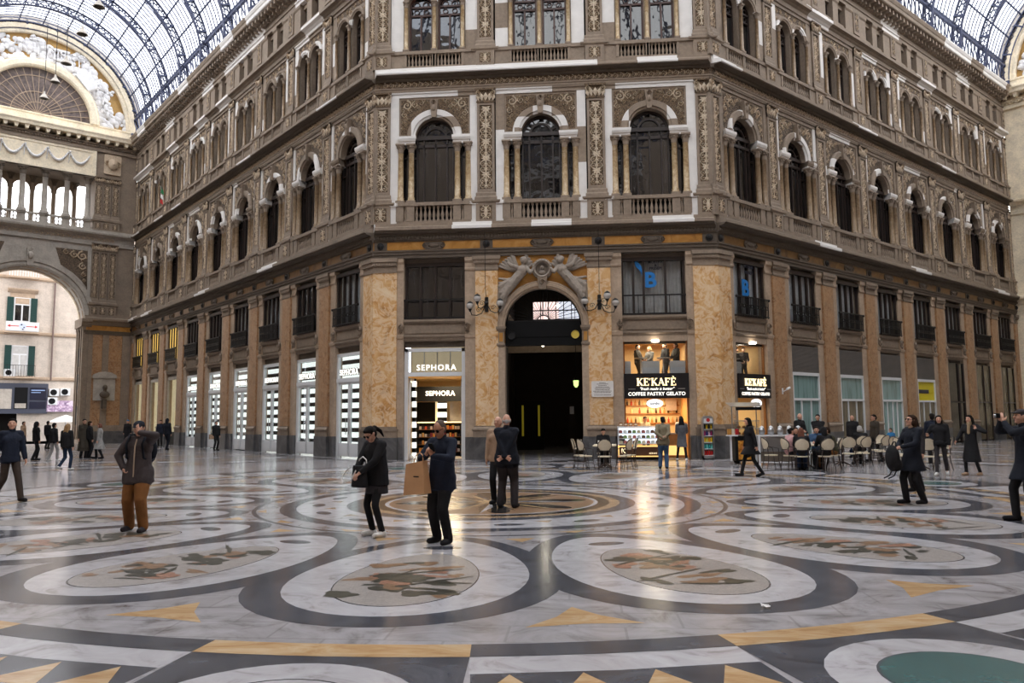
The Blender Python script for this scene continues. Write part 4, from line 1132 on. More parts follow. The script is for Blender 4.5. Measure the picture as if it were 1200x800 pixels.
for x0, x1, z0, z1, mt in ((-1.2, .1, 2.75, 4.4, 'grey_stone'), (.3, 1.25, 2.75, 4.55, 'black'), (1.4, 2.6, 3.5, 4.55, 'navy'), (1.4, 2.6, 2.75, 3.35, 'navy'), (-3.5, -1.4, 2.75, 4.4, 'dark')):
    M.setdefault('navy', plain('navy panel', rgb(24, 28, 48), .4)); m = MB(); m.box(x0, x1, -.28, -.24, z0, z1); m.build('display_panel', M[mt], sf)
m = MB(); m.box(1.5, 2.5, -.3, -.27, 4.28, 4.36); m.box(1.5, 2.2, -.3, -.27, 4.1, 4.16); m.build('lettering_strip', plain('pale blue print', rgb(150, 176, 220), .5), sf)
m = MB(); m.box(.35, 1.15, -.31, -.27, 2.8, 3.2); m.build('poster', M['grey_stone'], sf)
m = MB(); m.box(-2.9, 1.6, 1.5, 1.7, 0, 2.4); m.build('doorway', M['dark'], sf)
m = MB(); m.box(.6, 2.75, .0, .3, 0, 2.4); m.build('pier', M['cream_wall'], sf)
for i, (x, z) in enumerate(((-3.1, 3.85), (-2.25, 3.9), (-3.2, 3.1))):
    a = tag(empty('air_conditioner', STREET.at(x, -.4, z), STREET.a), ['white outdoor air conditioner at upper left beside the slate shopfront', 'white outdoor air conditioner nearest the arch edge', 'white outdoor air conditioner below the other one'][i], 'air conditioner', 'air conditioners on the street wall')
    m = MB(); m.cbox(-.36, .36, 0, .4, 0, .62, .03); m.build('casing', M['white_metal'], a)
    m = MB(); m.ring(-.06, .31, [(.0, -.01), (.22, -.015), (.24, -.03), (.26, 0)], 0, 2 * PI, 16); m.build('fan_grille', M['black'], a)
a = tag(empty('air_conditioner', STREET.at(-6.45, -.45, 5.46), STREET.a), 'white air conditioner standing on the lower shuttered balcony', 'air conditioner', 'air conditioners on the street wall')
m = MB(); m.cbox(-.4, .4, 0, .3, 0, .6, .03); m.build('casing', M['white_metal'], a); m = MB(); m.ring(-.08, .3, [(.0, -.01), (.2, -.015), (.23, 0)], 0, 2 * PI, 14); m.build('fan_grille', M['black'], a)
po = tag(empty('street_poster', STREET.at(-2.5, -.3, 2.5), STREET.a), 'pink and white poster panel under the air conditioners', 'poster')
m = MB(); m.box(-1.1, 1.1, 0, .06, 0, .95); m.build('panel', marble('pink poster print', [(.3, rgb(70, 60, 90)), (.5, rgb(190, 160, 190)), (.6, rgb(230, 220, 230)), (.7, rgb(180, 110, 140))], 3, 1, .5, wave=False), po)
um = tag(empty('street_parasol', STREET.at(-2.6, -3, 0), STREET.a), 'white parasol open in the street beyond the great arch', 'parasol')
m = MB(); m.tube([(0, 0, 0), (0, 0, 2.1)], .04, 8); m.build('pole', M['metal'], um)
m = MB(); m.lathe([(1.3, 1.62), (.7, 1.95), (.02, 2.2)], 0, 0, 8, smooth=False); m.build('canopy', M['white_metal'], um)
m = MB(); m.box(-60, 60, 8, 60, -.02, 0)   # street
o = tag(MB().build('x', M['dark']) if 0 else m.build('road', plain('grey street paving', rgb(120, 116, 114), .6, var=.1, scale=2), None, LEFTEND.at(0, 2.4 - 8), (0, 0, LEFTEND.a)), 'grey street paving beyond the great arch', 'street', None, 'structure')
# Italian flag, hanging lamps
fl = tag(empty('italian_flag', LEFT.at(-28.2, -.75, 16.4), LEFT.a), 'small green white and red flag on a pole on the left wing cornice', 'flag')
m = MB(); m.tube([(0, .5, 0), (0, 0, 1.5)], .03, 6); m.build('pole', M['grey_stone'], fl)
for i, mt in enumerate((plain('flag green', rgb(20, 110, 60), .8), M['white'], M['red'])):
    m = MB(); n = 5
    vs = []
    for j in range(n + 1):
        z = 1.45 - (i * .34) - .34 * j / n
        for k in range(5):
            vs.append((-.05 + .16 * k * (1 - .1 * i), .04 + .06 * math.sin(k * 1.6 + j * .4), z - .1 * k))
    m.add(vs, [(j * 5 + k, j * 5 + k + 1, j * 5 + k + 6, j * 5 + k + 5) for j in range(n) for k in range(4)], 0, True)
    m.build(['green_band', 'white_band', 'red_band'][i], mt, fl)
pl = MB(); pl.lathe([(.32, 0), (.31, .03), (.19, .2), (.08, .36), (.06, .5), (.03, .55)], 0, 0, 16)
plm = pl.mesh('lamp_shade', [M['grey_stone']]); bm_ = MB(); bm_.lathe([(.02, .0), (.24, .0), (.26, .03), (.1, .15)], 0, 0, 10); bmm = bm_.mesh('bulb', [M['black']])
for i, (s_, z) in enumerate(((18.1, 24.7), (22.3, 24.8), (26.97, 24.7), (30.65, 24.75), (34.85, 25.0))):
    lp = tag(empty('pendant_lamp', LEFT.at(-s_, -7, z - .3)), f'bell shaped pendant lamp under the left vault, {ORD[i]} from the crossing', 'lamp', 'pendant lamps under the left vault')
    put('lamp_shade', plm, lp); put('bulb', bmm, lp); m = MB(); m.tube([(0, 0, .5), (0, 0, 30.6 - z)], .02, 5); m.build('rod', M['black_iron'], lp)
# ------------------------------------------------------------------ floor: marble inlay
FCX, FCY = -.3, 15.5
def floor_mat(name, stops, scale, rough=.14, sc=(1, 1, 1), slab=0):
    t = NT(name); t.b.inputs['Roughness'].default_value = rough; t.b.inputs['Specular IOR Level'].default_value = .62
    v = t.coord('Object', sc)
    nz = t.noise(v, scale, 8, .65, 1.6); c = t.ramp(nz.outputs[0], stops)
    n2 = t.noise(v, .55, 3, .5); c = t.mix(.5, c, t.ramp(n2.outputs[0], [(.35, (.72, .71, .70, 1)), (.65, (1, 1, 1, 1))]), 'MULTIPLY')
    if slab:
        br = t.n('TexBrick', Scale=slab); br.inputs['Color1'].default_value = (1, 1, 1, 1); br.inputs['Color2'].default_value = (.6, .58, .57, 1); br.inputs['Mortar'].default_value = (.3, .29, .28, 1)
        br.inputs['Mortar Size'].default_value = .006; br.inputs['Bias'].default_value = -.3; t.l(v, br.inputs['Vector']); c = t.mix(.28, c, br.outputs[0], 'MULTIPLY')
    t.l(c, t.b.inputs['Base Color'])
    n3 = t.noise(t.coord('Object'), 7, 3, .6); rr = t.n('MapRange'); rr.inputs[3].default_value = rough - .04; rr.inputs[4].default_value = rough + .1; t.l(n3.outputs[0], rr.inputs[0]); t.l(rr.outputs[0], t.b.inputs['Roughness'])
    n4 = t.noise(t.coord('Object'), 1.8, 2, .5); t.bump(n4.outputs[0], .05, .05)
    return t.m
FM = [floor_mat('pale veined floor marble', [(.3, rgb(116, 110, 110)), (.45, rgb(162, 158, 160)), (.7, rgb(186, 183, 186))], 1.4, slab=.55),
      floor_mat('white floor marble', [(.3, rgb(150, 144, 144)), (.45, rgb(186, 183, 186)), (.7, rgb(202, 200, 203))], 2.0),
      floor_mat('dark grey floor marble', [(.3, rgb(64, 65, 71)), (.55, rgb(86, 88, 95)), (.75, rgb(108, 109, 115))], 1.6),
      floor_mat('ochre floor marble', [(.3, rgb(172, 132, 90)), (.5, rgb(196, 162, 120)), (.7, rgb(210, 186, 152))], 1.6, sc=(1, 3, 1)),
      floor_mat('teal floor panel', [(.3, rgb(60, 92, 92)), (.7, rgb(74, 108, 106))], 1.5, .2),
      floor_mat('mosaic ground', [(.3, rgb(128, 120, 116)), (.7, rgb(176, 168, 162))], 26, .3),
      floor_mat('mosaic terracotta', [(.3, rgb(116, 76, 58)), (.7, rgb(176, 130, 106))], 14, .3),
      floor_mat('mosaic dark green', [(.3, rgb(40, 38, 32)), (.7, rgb(72, 70, 56))], 14, .3),
      floor_mat('mosaic brown', [(.3, rgb(104, 76, 56)), (.7, rgb(150, 118, 88))], 14, .3),
      floor_mat('tan floor marble', [(.3, rgb(150, 120, 92)), (.7, rgb(186, 160, 130))], 2, .16),
      floor_mat('black floor marble', [(.3, rgb(34, 32, 31)), (.7, rgb(58, 54, 51))], 2, .14)]
fl_ = MB()
fl_.add([(-60, -12, 0), (60, -12, 0), (60, 75, 0), (-60, 75, 0)], [(0, 1, 2, 3)], 0)
LAY = .0008
def pol(r, deg):
    a = R(deg); return (FCX + r * math.sin(a), FCY - r * math.cos(a))
def poly(pts, lay, m):
    A = sum(p[0] * q[1] - q[0] * p[1] for p, q in zip(pts, pts[1:] + pts[:1]))
    if A < 0: pts = pts[::-1]
    fl_.add([(x, y, lay * LAY) for x, y in pts], [tuple(range(len(pts)))], m)
def annulus(r0, r1, lay, m, a0=0., a1=360., n=None):
    n = n or max(4, int((a1 - a0) / 3))
    for i in range(n):
        a, b = a0 + (a1 - a0) * i / n, a0 + (a1 - a0) * (i + 1) / n
        poly([pol(r0, a), pol(r0, b), pol(r1, b), pol(r1, a)] if r0 > 0 else [pol(0, 0), pol(r1, a), pol(r1, b)], lay, m)
def oval(rc, rs, ac, as_, lay, m, n=48, pw=1.0):
    poly([pol(rc + rs * math.cos(2 * PI * i / n), ac + as_ * math.copysign(abs(math.sin(2 * PI * i / n)) ** pw, math.sin(2 * PI * i / n))) for i in range(n)], lay, m)
def disc(r, a, q, lay, m, qy=None, n=32):
    x, y = pol(r, a); t = R(a); er = (math.sin(t), -math.cos(t)); et = (math.cos(t), math.sin(t)); qy = qy or q
    poly([(x + et[0] * q * math.cos(2 * PI * i / n) + er[0] * qy * math.sin(2 * PI * i / n), y + et[1] * q * math.cos(2 * PI * i / n) + er[1] * qy * math.sin(2 * PI * i / n)) for i in range(n)], lay, m)
annulus(0, 13.2, 1, 0, n=96)
ST = 22.5
annulus(9.72, 10.02, 4, 2, n=128)
frr = random.Random(21)
def blob(r, a, sr, sa, lay, m, seed, n=18, rot=0.):
    rr = random.Random(seed); ph = [rr.uniform(0, 6.3) for _ in range(4)]; am = [rr.uniform(.1, .42) for _ in range(4)]; t0 = R(a); cx, cy = pol(r, a); pts = []
    for i in range(n):
        t = 2 * PI * i / n; k = 1 + am[0] * math.sin(2 * t + ph[0]) + am[1] * .8 * math.sin(3 * t + ph[1]) + am[2] * .5 * math.sin(5 * t + ph[2])
        u, v = sa * k * math.cos(t), sr * k * math.sin(t); u, v = u * math.cos(rot) - v * math.sin(rot), u * math.sin(rot) + v * math.cos(rot)
        pts.append((cx + u * math.cos(t0) + v * math.sin(t0), cy + u * math.sin(t0) - v * math.cos(t0)))
    poly(pts, lay, m)
for k in range(16):
    a = k * ST
    annulus(9.72, 10.02, 5, 3, a - 5.75, a + 5.75, 6)
    oval(6.9, 2.36, a, 12.7, 2 + .4 * (k % 2), 2)
    oval(6.9, 2.02, a, 9.9, 3, 1)
    oval(7.24, 1.34, a, 5.6, 4, 2); oval(7.24, 1.32, a, 5.5, 5, 5)
    disc(5.47, a, .25, 4, 2, .13)
    for q in range(24):      # mosaic figure
        u, v = frr.gauss(0, .34), frr.gauss(0, .40)
        blob(7.2 + max(-.95, min(.95, u * 1.5)), a + max(-3.6, min(3.6, v * 5.2)), frr.uniform(.05, .17), frr.uniform(.08, .24), 6 + q * .15, (7, 8, 7, 6, 7, 8)[q % 6], k * 50 + q, 18, frr.uniform(-.6, .6))
    for q in range(5):
        x0, y0 = frr.uniform(6.2, 8.2), a + frr.uniform(-3.6, 3.6); blob(x0, y0, .03, frr.uniform(.2, .42), 10 + q * .2, 7, k * 90 + q, 16, frr.uniform(-1.2, 1.2))
    g = a + ST / 2
    # ochre triangles between the ovals
    poly([pol(9.28, g - 3.0), pol(9.22, g), pol(9.28, g + 3.0), pol(8.98, g + 1.2), pol(8.66, g), pol(8.98, g - 1.2)], 3, 3)
    poly([pol(4.74, g - 2.6), pol(4.74, g + 2.6), pol(5.05, g)], 3, 3)
    poly([pol(4.25, a - 3.4), pol(4.25, a + 3.4), pol(4.42, a)], 3, 3)
    # beyond the band
    poly([pol(10.02, a - 5.75), pol(10.02, a), pol(10.02, a + 5.75), pol(12.2, a + 5.4), pol(12.2, a - 5.4)], 3, 2)
    disc(11.05, a, .88, 4, 1); disc(11.05, a, .56, 5, 2); disc(11.05, a, .54, 6, 4 if k % 2 else 1)
    poly([pol(10.02, g - 5.5), pol(10.02, g), pol(10.02, g + 5.5), pol(10.38, g + 5.45), pol(10.38, g), pol(10.38, g - 5.45)], 2, 1)
    poly([pol(10.38, g - 5.4), pol(10.38, g), pol(10.38, g + 5.4), pol(10.85, g + 5.3), pol(10.85, g), pol(10.85, g - 5.3)], 2, 2)
    for q in range(4):
        c = g - 4.0 + q * 2.65; poly([pol(10.4, c), pol(10.84, c - 1.15), pol(10.84, c + 1.15)], 3, 3)
    poly([pol(10.85, g - 5.3), pol(10.85, g), pol(10.85, g + 5.3), pol(12.2, g + 5.6), pol(12.2, g), pol(12.2, g - 5.6)], 2, 1)
annulus(12.2, 12.5, 3, 2, n=96)
annulus(4.42, 4.5, 3, 2, n=96)
annulus(3.72, 4.02, 3, 2, n=96)
annulus(2.8, 3.72, 2, 1, n=96)
for k in range(16):
    disc(3.34, k * ST + 11.25, .24, 4, 2, .12)
    poly([pol(3.02, k * ST - 3), pol(3.02, k * ST + 3), pol(3.25, k * ST)], 3, 9)
annulus(2.5, 2.8, 4, 2, n=96); annulus(2.3, 2.5, 4, 9, n=96); annulus(2.08, 2.3, 4, 10, n=96); annulus(2.0, 2.08, 4, 1, n=96); annulus(0, 2.0, 4, 8, n=96)
for k in range(16):
    r = 1.9 if k % 2 == 0 else 1.6; a = k * ST
    if k % 2 == 0: oval(1.15, .75, a + 11.25, 9, 4.5, 10, 20)
    poly([pol(.0, a), pol(r * .5, a - 8), pol(r, a)], 5, 10 if k % 2 == 0 else 2); poly([pol(.0, a), pol(r * .5, a + 8), pol(r, a)], 5, 1 if k % 4 == 0 else 3)
disc(0, 0, .3, 6, 3)
# bands in front of the shops and down the arms
def fpoly(F, x0, x1, y0, y1, lay, m):
    poly([F.at(x0, y0)[:2], F.at(x1, y0)[:2], F.at(x1, y1)[:2], F.at(x0, y1)[:2]], lay, m)
for i in range(16):
    for j in range(3):
        x = -7.6 + i * .95 + (.4 if j % 2 else 0); fpoly(FRONT, x, x + .93, -1.7 + j * .5, -1.22 + j * .5, 2, (0, 2, 1, 10, 0, 2, 1)[(i * 3 + j * 2) % 7])
for F, sx, L in ((LEFT, -1, LEND), (RIGHT, 1, REND)):
    n = int(L / 2.06)
    for i in range(n):
        x0 = sx * (2 + i * 2.06); x1 = x0 + sx * .62
        fpoly(F, min(x0, x1), max(x0, x1), -13.4, -.6, 2, 2)
        for j in range(6): fpoly(F, min(x1, x1 + sx * .8), max(x1, x1 + sx * .8), -13 + j * 2.1, -12 + j * 2.1, 2, (1, 9, 1, 3)[(i + j) % 4])
    for y in (-.6, -13.4): fpoly(F, min(0, sx * L), max(0, sx * L), y - .25, y + .05, 3, 10)
tag(fl_.build('floor', FM), 'polished marble floor inlaid with ring of dark bordered ovals', 'floor', None, 'structure')
# ------------------------------------------------------------------ lettering
def text_mesh(body, size, mats, depth=.01, bold=0., spacing=1.0, shear=0.):
    cu = bpy.data.curves.new('text', 'FONT'); cu.body = body; cu.size = size; cu.extrude = depth; cu.offset = bold
    cu.align_x = 'CENTER'; cu.align_y = 'CENTER'; cu.space_character = spacing; cu.shear = shear; cu.resolution_u = 3
    o = bpy.data.objects.new('text', cu); col.objects.link(o)
    me = bpy.data.meshes.new_from_object(o.evaluated_get(bpy.context.evaluated_depsgraph_get()))
    bpy.data.objects.remove(o); bpy.data.curves.remove(cu)
    me.transform(Matrix.Rotation(PI / 2, 4, 'X')); me.materials.clear()
    for mt in mats: me.materials.append(mt)
    return me

def serif_letters(word, h, w, m):
    """heavy slab-serif capitals K E ' A F and E grave, drawn stroke by stroke; returns total width"""
    x = 0; t = .2 * h
    def st(a, b, th): m.bar((x + a[0] * h, 0, a[1] * h), (x + b[0] * h, 0, b[1] * h), .03, th * h)
    def serif(cx, z, L=.34): m.box(x + (cx - L / 2) * h, x + (cx + L / 2) * h, -.015, .015, (z - .035) * h, (z + .035) * h)
    for ch in word:
        if ch == 'K':
            m.box(x + .08 * h, x + .27 * h, -.015, .015, 0, h); serif(.175, .035); serif(.175, .965)
            st((.25, .42), (.68, .95), .1); st((.36, .5), (.72, .05), .2); serif(.7, .965, .3); serif(.76, .035, .34); x += .92 * h
        elif ch in 'EFÈ':
            m.box(x + .08 * h, x + .27 * h, -.015, .015, 0, h); serif(.175, .035); serif(.175, .965)
            m.box(x + .1 * h, x + .68 * h, -.015, .015, .92 * h, h); m.box(x + .6 * h, x + .68 * h, -.015, .015, .76 * h, h)
            m.box(x + .2 * h, x + .5 * h, -.015, .015, .47 * h, .55 * h); m.box(x + .45 * h, x + .52 * h, -.015, .015, .38 * h, .64 * h)
            if ch != 'F': m.box(x + .1 * h, x + .7 * h, -.015, .015, 0, .08 * h); m.box(x + .63 * h, x + .7 * h, -.015, .015, 0, .26 * h)
            if ch == 'È': st((.26, 1.26), (.46, 1.1), .1)
            x += .78 * h
        elif ch == 'A':
            st((.1, .03), (.42, .98), .09); st((.4, .98), (.76, .03), .2); m.box(x + .2 * h, x + .6 * h, -.015, .015, .28 * h, .36 * h); serif(.1, .035, .28); serif(.76, .035, .34); x += .9 * h
        else:
            st((.12, .98), (.04, .72), .13); x += .24 * h
    return x

# ------------------------------------------------------------------ rooms behind the shop openings
ROOMW = {}
def room(name, label, F, x0, x1, y0, y1, z1, wall, floor=None, ceil=None):
    name = name.replace('wall_', '') + '_interior'
    r = tag(empty(name, F.at(0), F.a), label, 'wall', None, 'structure')
    m = MB(); m.box(x0, x1, y1, y1 + .1, 0, z1); m.build('back_wall', wall, r)
    for a in (x0 - .1, x1):
        m = MB(); m.box(a, a + .1, y0, y1 + .1, 0, z1); m.build('side_wall', wall, r)
    m = MB(); m.box(x0 - .1, x1 + .1, y0, y1 + .1, z1, z1 + .1); m.build('room_ceiling', ceil or wall, r)
    if floor:
        m = MB(); m.box(x0, x1, y0, y1, .002, .02); m.build('room_floor', floor, r)
    return r

M['warm_wall'] = plain('warm beige shop wall', rgb(206, 178, 132), .7)
M['shop_white'] = glow('lit white light box', rgb(250, 255, 248), 1.0)
M['lamp_white'] = glow('shop ceiling lamp', rgb(255, 244, 224), 6)
M['warm_glow'] = glow('warm shelf light', rgb(255, 206, 124), .7)
M['cream_glow'] = glow('cream lit shop wall', rgb(232, 214, 170), .55)  # surface glows by itself in place of lamplight falling on it
M['sign_glow'] = glow('lit sign letters', rgb(255, 250, 240), 1.0)
M['sign_gold'] = glow('lit golden sign letters', rgb(255, 236, 190), 1.0)
M['wood'] = plain('warm brown shop wood', rgb(150, 96, 46), .5, var=.2, scale=6)
M['sign_black'] = plain('gloss black sign board', rgb(20, 21, 26), .3)
M['teal_glass'] = pane_mat('pale teal shop glass', rgb(128, 158, 156), .02)
M['yellow'] = plain('yellow poster', rgb(214, 196, 20), .5)
M['shutter_grey'] = plain('ribbed grey roller shutter', rgb(116, 110, 106), .55, var=.08, scale=4)

# ---- cosmetics shop on the corner facade and along the left wing
XF = -2 * FHP
room('wall_cosmetics', 'black and beige interior walls of the corner cosmetics shop', FRONT, XF - 2.0, XF + 1.75, .56, 6.6, 3.45, M['warm_wall'], M['grey_stone'], M['warm_wall'])
sp = tag(empty('shopfront', FRONT.at(XF)), 'white framed open cosmetics shopfront left of the arched portal', 'shopfront')
m = MB(); m.box(-1.26, -1.12, .28, .44, 0, 4.5); m.box(1.1, 1.26, .28, .44, 0, 4.5); m.box(-1.26, 1.26, .28, .44, 4.36, 4.5); m.box(-1.26, 1.26, .26, .46, 3.36, 3.52); m.build('frame', M['white_metal'], sp)
m = MB(); m.box(-1.12, 1.1, .34, .36, 3.52, 4.36); m.build('transom_pane', M['glass'], sp)
put('lettering', text_mesh('SEPHORA', .33, [M['sign_glow']], .012, .003, 1.22), sp, (.05, .3, 3.7))
m = MB(); m.box(-1.12, 1.1, 1.0, 1.05, 3.4, 4.6); m.build('transom_backing', glow('lit beige transom wall', rgb(196, 180, 148), .35), sp)  # wall given its own glow in place of interior light
for i in range(3):
    m = MB(); m.box(-.6 + i * .55, -.56 + i * .55, .94, .98, 3.55, 4.5); m.build('transom_rib', M['white_metal'], sp)
for sx, a in ((-1, 78), (1, 82)):
    dr = empty('glass_door', (sx * 1.08, .46, 0), R(-sx * a) if sx < 0 else R(180 - 98), sp)
    m = MB(); w = .62; m.box(0, .06, -.03, .03, .02, 3.3); m.box(w - .06, w, -.03, .03, .02, 3.3); m.box(0, w, -.03, .03, .02, .12); m.box(0, w, -.03, .03, 3.2, 3.3); m.build('door_frame', M['white_metal'], dr)
    m = MB(); m.box(.06, w - .06, -.008, .008, .12, 3.2); m.build('pane', M['glass'], dr)
    if sx < 0: dr.rotation_euler = (0, 0, R(82))
    else: dr.rotation_euler = (0, 0, R(96))
def stripes(name, parent, x0, x1, y0, y1, z0, z1, p=.42, duty=.56, off=0.):
    """a light box wrapped in black and white bands"""
    e = empty(name, (0, 0, 0), 0, parent)
    a = MB(); b = MB(); z = z0 - off
    while z < z1:
        lo, mid, hi = max(z, z0), min(max(z + p * duty, z0), z1), min(z + p, z1)
        if mid > lo: a.box(x0, x1, y0, y1, lo, mid)
        if hi > mid: b.box(x0, x1, y0, y1, mid, hi)
        z += p
    a.build('white_band', M['shop_white'], e); b.build('black_band', M['black'], e)
    return e
sc_ = tag(empty('striped_column', FRONT.at(XF - 1.0, 1.0)), 'black and white banded light column inside the corner shop doorway', 'column')
stripes('bands', sc_, -.07, .07, -.1, .1, .02, 3.3)
s2c = tag(empty('striped_column', FRONT.at(-4.98, 5.0)), 'banded light column standing deep in the shop under its inner sign', 'column')
stripes('bands', s2c, -.2, .2, -.1, .1, .02, 2.42, .42)
m = MB(); m.box(-.3, -.22, -.14, .14, .02, 2.42); m.build('edge', M['cream_glow'], s2c)
pn = tag(empty('hanging_fascia', FRONT.at(XF, 4.3, 2.42)), 'black fascia with lit white shop name inside the doorway', 'sign')
m = MB(); m.box(-1.9, 1.6, 0, .2, 0, .68); m.build('board', M['black'], pn); put('lettering', text_mesh('SEPHORA', .3, [M['sign_glow']], .012, .004, 1.08), pn, (-.52, -.03, .36))
pb = tag(empty('grey_pillar', FRONT.at(-4.35, 5.4)), 'grey pillar inside the cosmetics shop behind the striped column', 'pillar')
m = MB(); m.cbox(-.3, .3, -.2, .2, .02, 2.42, .03); m.build('shaft', M['grey_stone'], pb)
pk_ = tag(empty('black_panel', FRONT.at(-5.75, 5.6)), 'tall black wall panel at the left inside the cosmetics shop', 'panel')
m = MB(); m.box(-.6, .5, 0, .06, .02, 2.42); m.build('sheet', M['black'], pk_)
pc = tag(empty('cream_panel', FRONT.at(-3.45, 6.3)), 'cream lit wall panel inside the cosmetics shop at its right', 'panel')
m = MB(); m.box(-.6, .6, 0, .05, .02, 2.42); m.build('sheet', M['cream_glow'], pc)
PK = [plain('cosmetics pack %d' % i, c, .4) for i, c in enumerate((rgb(214, 88, 40), rgb(240, 160, 70), rgb(230, 220, 210), rgb(150, 40, 40), rgb(60, 40, 40), rgb(250, 200, 120)))]
M['shelf_glow'] = glow('lit shelf edge', rgb(255, 210, 140), 2.5)
def display(x, y, lab, w=.8, n=5):
    s = tag(empty('display_shelf', FRONT.at(x, y)), lab, 'shelf', 'display shelves in the corner shop')
    m = MB(); m.box(-w / 2, w / 2, .3, .34, .02, 1.5); m.box(-w / 2, -w / 2 + .03, 0, .3, .02, 1.5); m.box(w / 2 - .03, w / 2, 0, .3, .02, 1.5); m.build('case', M['black'], s)
    for j in range(4):
        m = MB(); m.box(-w / 2, w / 2, .0, .3, .2 + j * .32, .22 + j * .32); m.build('shelf_board', M['wood'], s)
    m = MB(); m.box(-w / 2, w / 2, -.02, .02, 1.46, 1.5); m.build('light_strip', M['shelf_glow'], s)
    return s
k = 0
pkm = []
for i, mt in enumerate(PK):
    m = MB(); m.cbox(-.045, .045, -.03, .03, 0, .17 if i % 2 else .13, .008); b_ = m.mesh('cosmetics_pack', [mt]); pkm.append(b_)
prr = random.Random(4)
for x, y, lab in ((-5.15, 2.2, 'tall lit cosmetics shelf at the left inside the open shop door'), (-4.15, 2.6, 'lit cosmetics shelf in the middle of the corner shop'), (-3.35, 2.4, 'lit cosmetics shelf at the right inside the corner shop')):
    display(x, y, lab)
    for j in range(4):
        for i in range(6):
            o = put('cosmetics_pack', prr.choice(pkm), None, FRONT.at(x - .3 + i * .12, y + .1, .22 + j * .32), (0, 0, prr.uniform(-.2, .2)))
            tag(o, ['small pack on the left lit shelf of the corner shop', 'small pack on the middle lit shelf of the corner shop', 'small pack on the right lit shelf of the corner shop'][0 if x < -5 else (1 if x < -4 else 2)], 'cosmetics', 'packs on the ' + ('left' if x < -5 else 'middle' if x < -4 else 'right') + ' cosmetics shelf')

def wing_shop(k):
    x = LC[k]; ow = LB / 2 - .95
    s = tag(empty('shopfront', LEFT.at(x), LEFT.a), f'white framed glass shopfront with banded light wall, {ORD[k]} from the corner on the left wing', 'shopfront', 'banded cosmetics shopfronts on the left wing')
    m = MB(); y0, y1 = .2, .34
    for a, b in ((-ow, -ow + .14), (ow - .14, ow)): m.box(a, b, y0, y1, 0, 4.5)
    m.box(-ow, ow, y0, y1, 4.36, 4.5); m.box(-ow, ow, y0 - .02, y1, 3.24, 3.42); m.build('frame', M['white_metal'], s)
    m = MB(); m.box(-ow + .14, ow - .14, .26, .27, 3.42, 4.36); m.build('transom_pane', M['glass'], s)
    put('lettering_outline', text_mesh('SEPHORA', .36, [M['black']], .006, .03, 1.1), s, (0, .215, 3.66)); put('lettering', text_mesh('SEPHORA', .36, [M['sign_glow']], .01, .002, 1.1), s, (0, .195, 3.66))
    for sx in (-1, 1):
        d = empty('door', (0, 0, 0), 0, s); x0, x1 = sorted((sx * .02, sx * (ow - .14)))
        m = MB(); m.box(x0, x0 + .08, y0 + .02, y1 - .02, .05, 3.24); m.box(x1 - .08, x1, y0 + .02, y1 - .02, .05, 3.24); m.box(x0, x1, y0 + .02, y1 - .02, 3.14, 3.24); m.box(x0, x1, y0 + .02, y1 - .02, .05, .62); m.box(x0 + .1, x1 - .1, y0, y0 + .02, .14, .54); m.build('door_frame', M['white_metal'], d)
        m = MB(); m.box(x0 + .08, x1 - .08, .27, .28, .62, 3.14); m.build('pane', M['glass'], d)
        m = MB(); m.tube([(sx * .14, y0 - .05, 1.0), (sx * .14, y0 - .05, 1.7)], .018, 6); m.build('handle', M['metal'], d)
    stripes('light_wall', s, -ow + .1, ow - (.45 if k == 0 else .1), .42, .5, .02, 4.5, .42, .56, .1 * k)
    m = MB(); m.box(-ow - .3, ow + .3, 1.3, 1.4, 0, 4.7); m.build('back_panel', M['warm_wall'] if k == 0 else M['black'], s)
for k in range(6): wing_shop(k)
for k in range(6, 9):
    x = LC[k]; ow = LB / 2 - .95
    s = tag(empty('shopfront', LEFT.at(x), LEFT.a), f'warm cream lit shopfront, {ORD[k]} from the corner on the left wing', 'shopfront', 'warm lit shopfronts on the left wing')
    m = MB()
    for a, b in ((-ow, -ow + .12), (ow - .12, ow)): m.box(a, b, .2, .32, 0, 4.6)
    m.box(-ow, ow, .2, .32, 4.4, 4.6); m.build('frame', M['grey_stone'], s)
    m = MB(); m.box(-ow + .12, ow - .12, .26, .27, 0, 4.4); m.build('pane', M['glass'], s)
    m = MB(); m.box(-ow - .1, ow + .1, .5, .6, 0, 4.7); m.build('lit_wall', M['cream_glow'], s)
    m = MB(); m.box(-.1, ow - .12, .44, .49, .9, 2.3); m.build('display_niche', M['warm_glow'], s)
    m = MB(); m.box(-ow + .12, ow - .12, .33, .43, 0, .9); m.build('counter', M['dark_stone'], s)

# ---- cafe on the corner: front bay and first bay of the right wing
XK = 2 * FHP
M['gold_wall'] = plain('golden lit shop wall', rgb(206, 152, 84), .6)
rm = room('wall_cafe', 'warm lit interior walls of the corner cafe', FRONT, XK - 1.3, XK + 1.3, .56, 3.4, 2.5, M['gold_wall'], M['warm_wall'], M['warm_wall'])
def upper_cafe(F, x, ow, lab, d):
    r = room('wall_cafe_upper', lab, F, x - ow - .05, x + ow + .05, .5, d, 4.74, M['warm_wall'], None, M['warm_wall'])
    m = MB(); m.box(x - ow - .1, x + ow + .1, .34, d, 2.92, 3.0); m.build('mezzanine_floor', M['wood'], r)
    return r
upper_cafe(FRONT, XK, 1.26, 'beige upper room walls of the corner cafe behind glass', 3.2)
XR = RC[0]; OWR = RB / 2 - .95
upper_cafe(RIGHT, XR, OWR, 'beige upper room walls of the cafe on the right wing', 2.2)
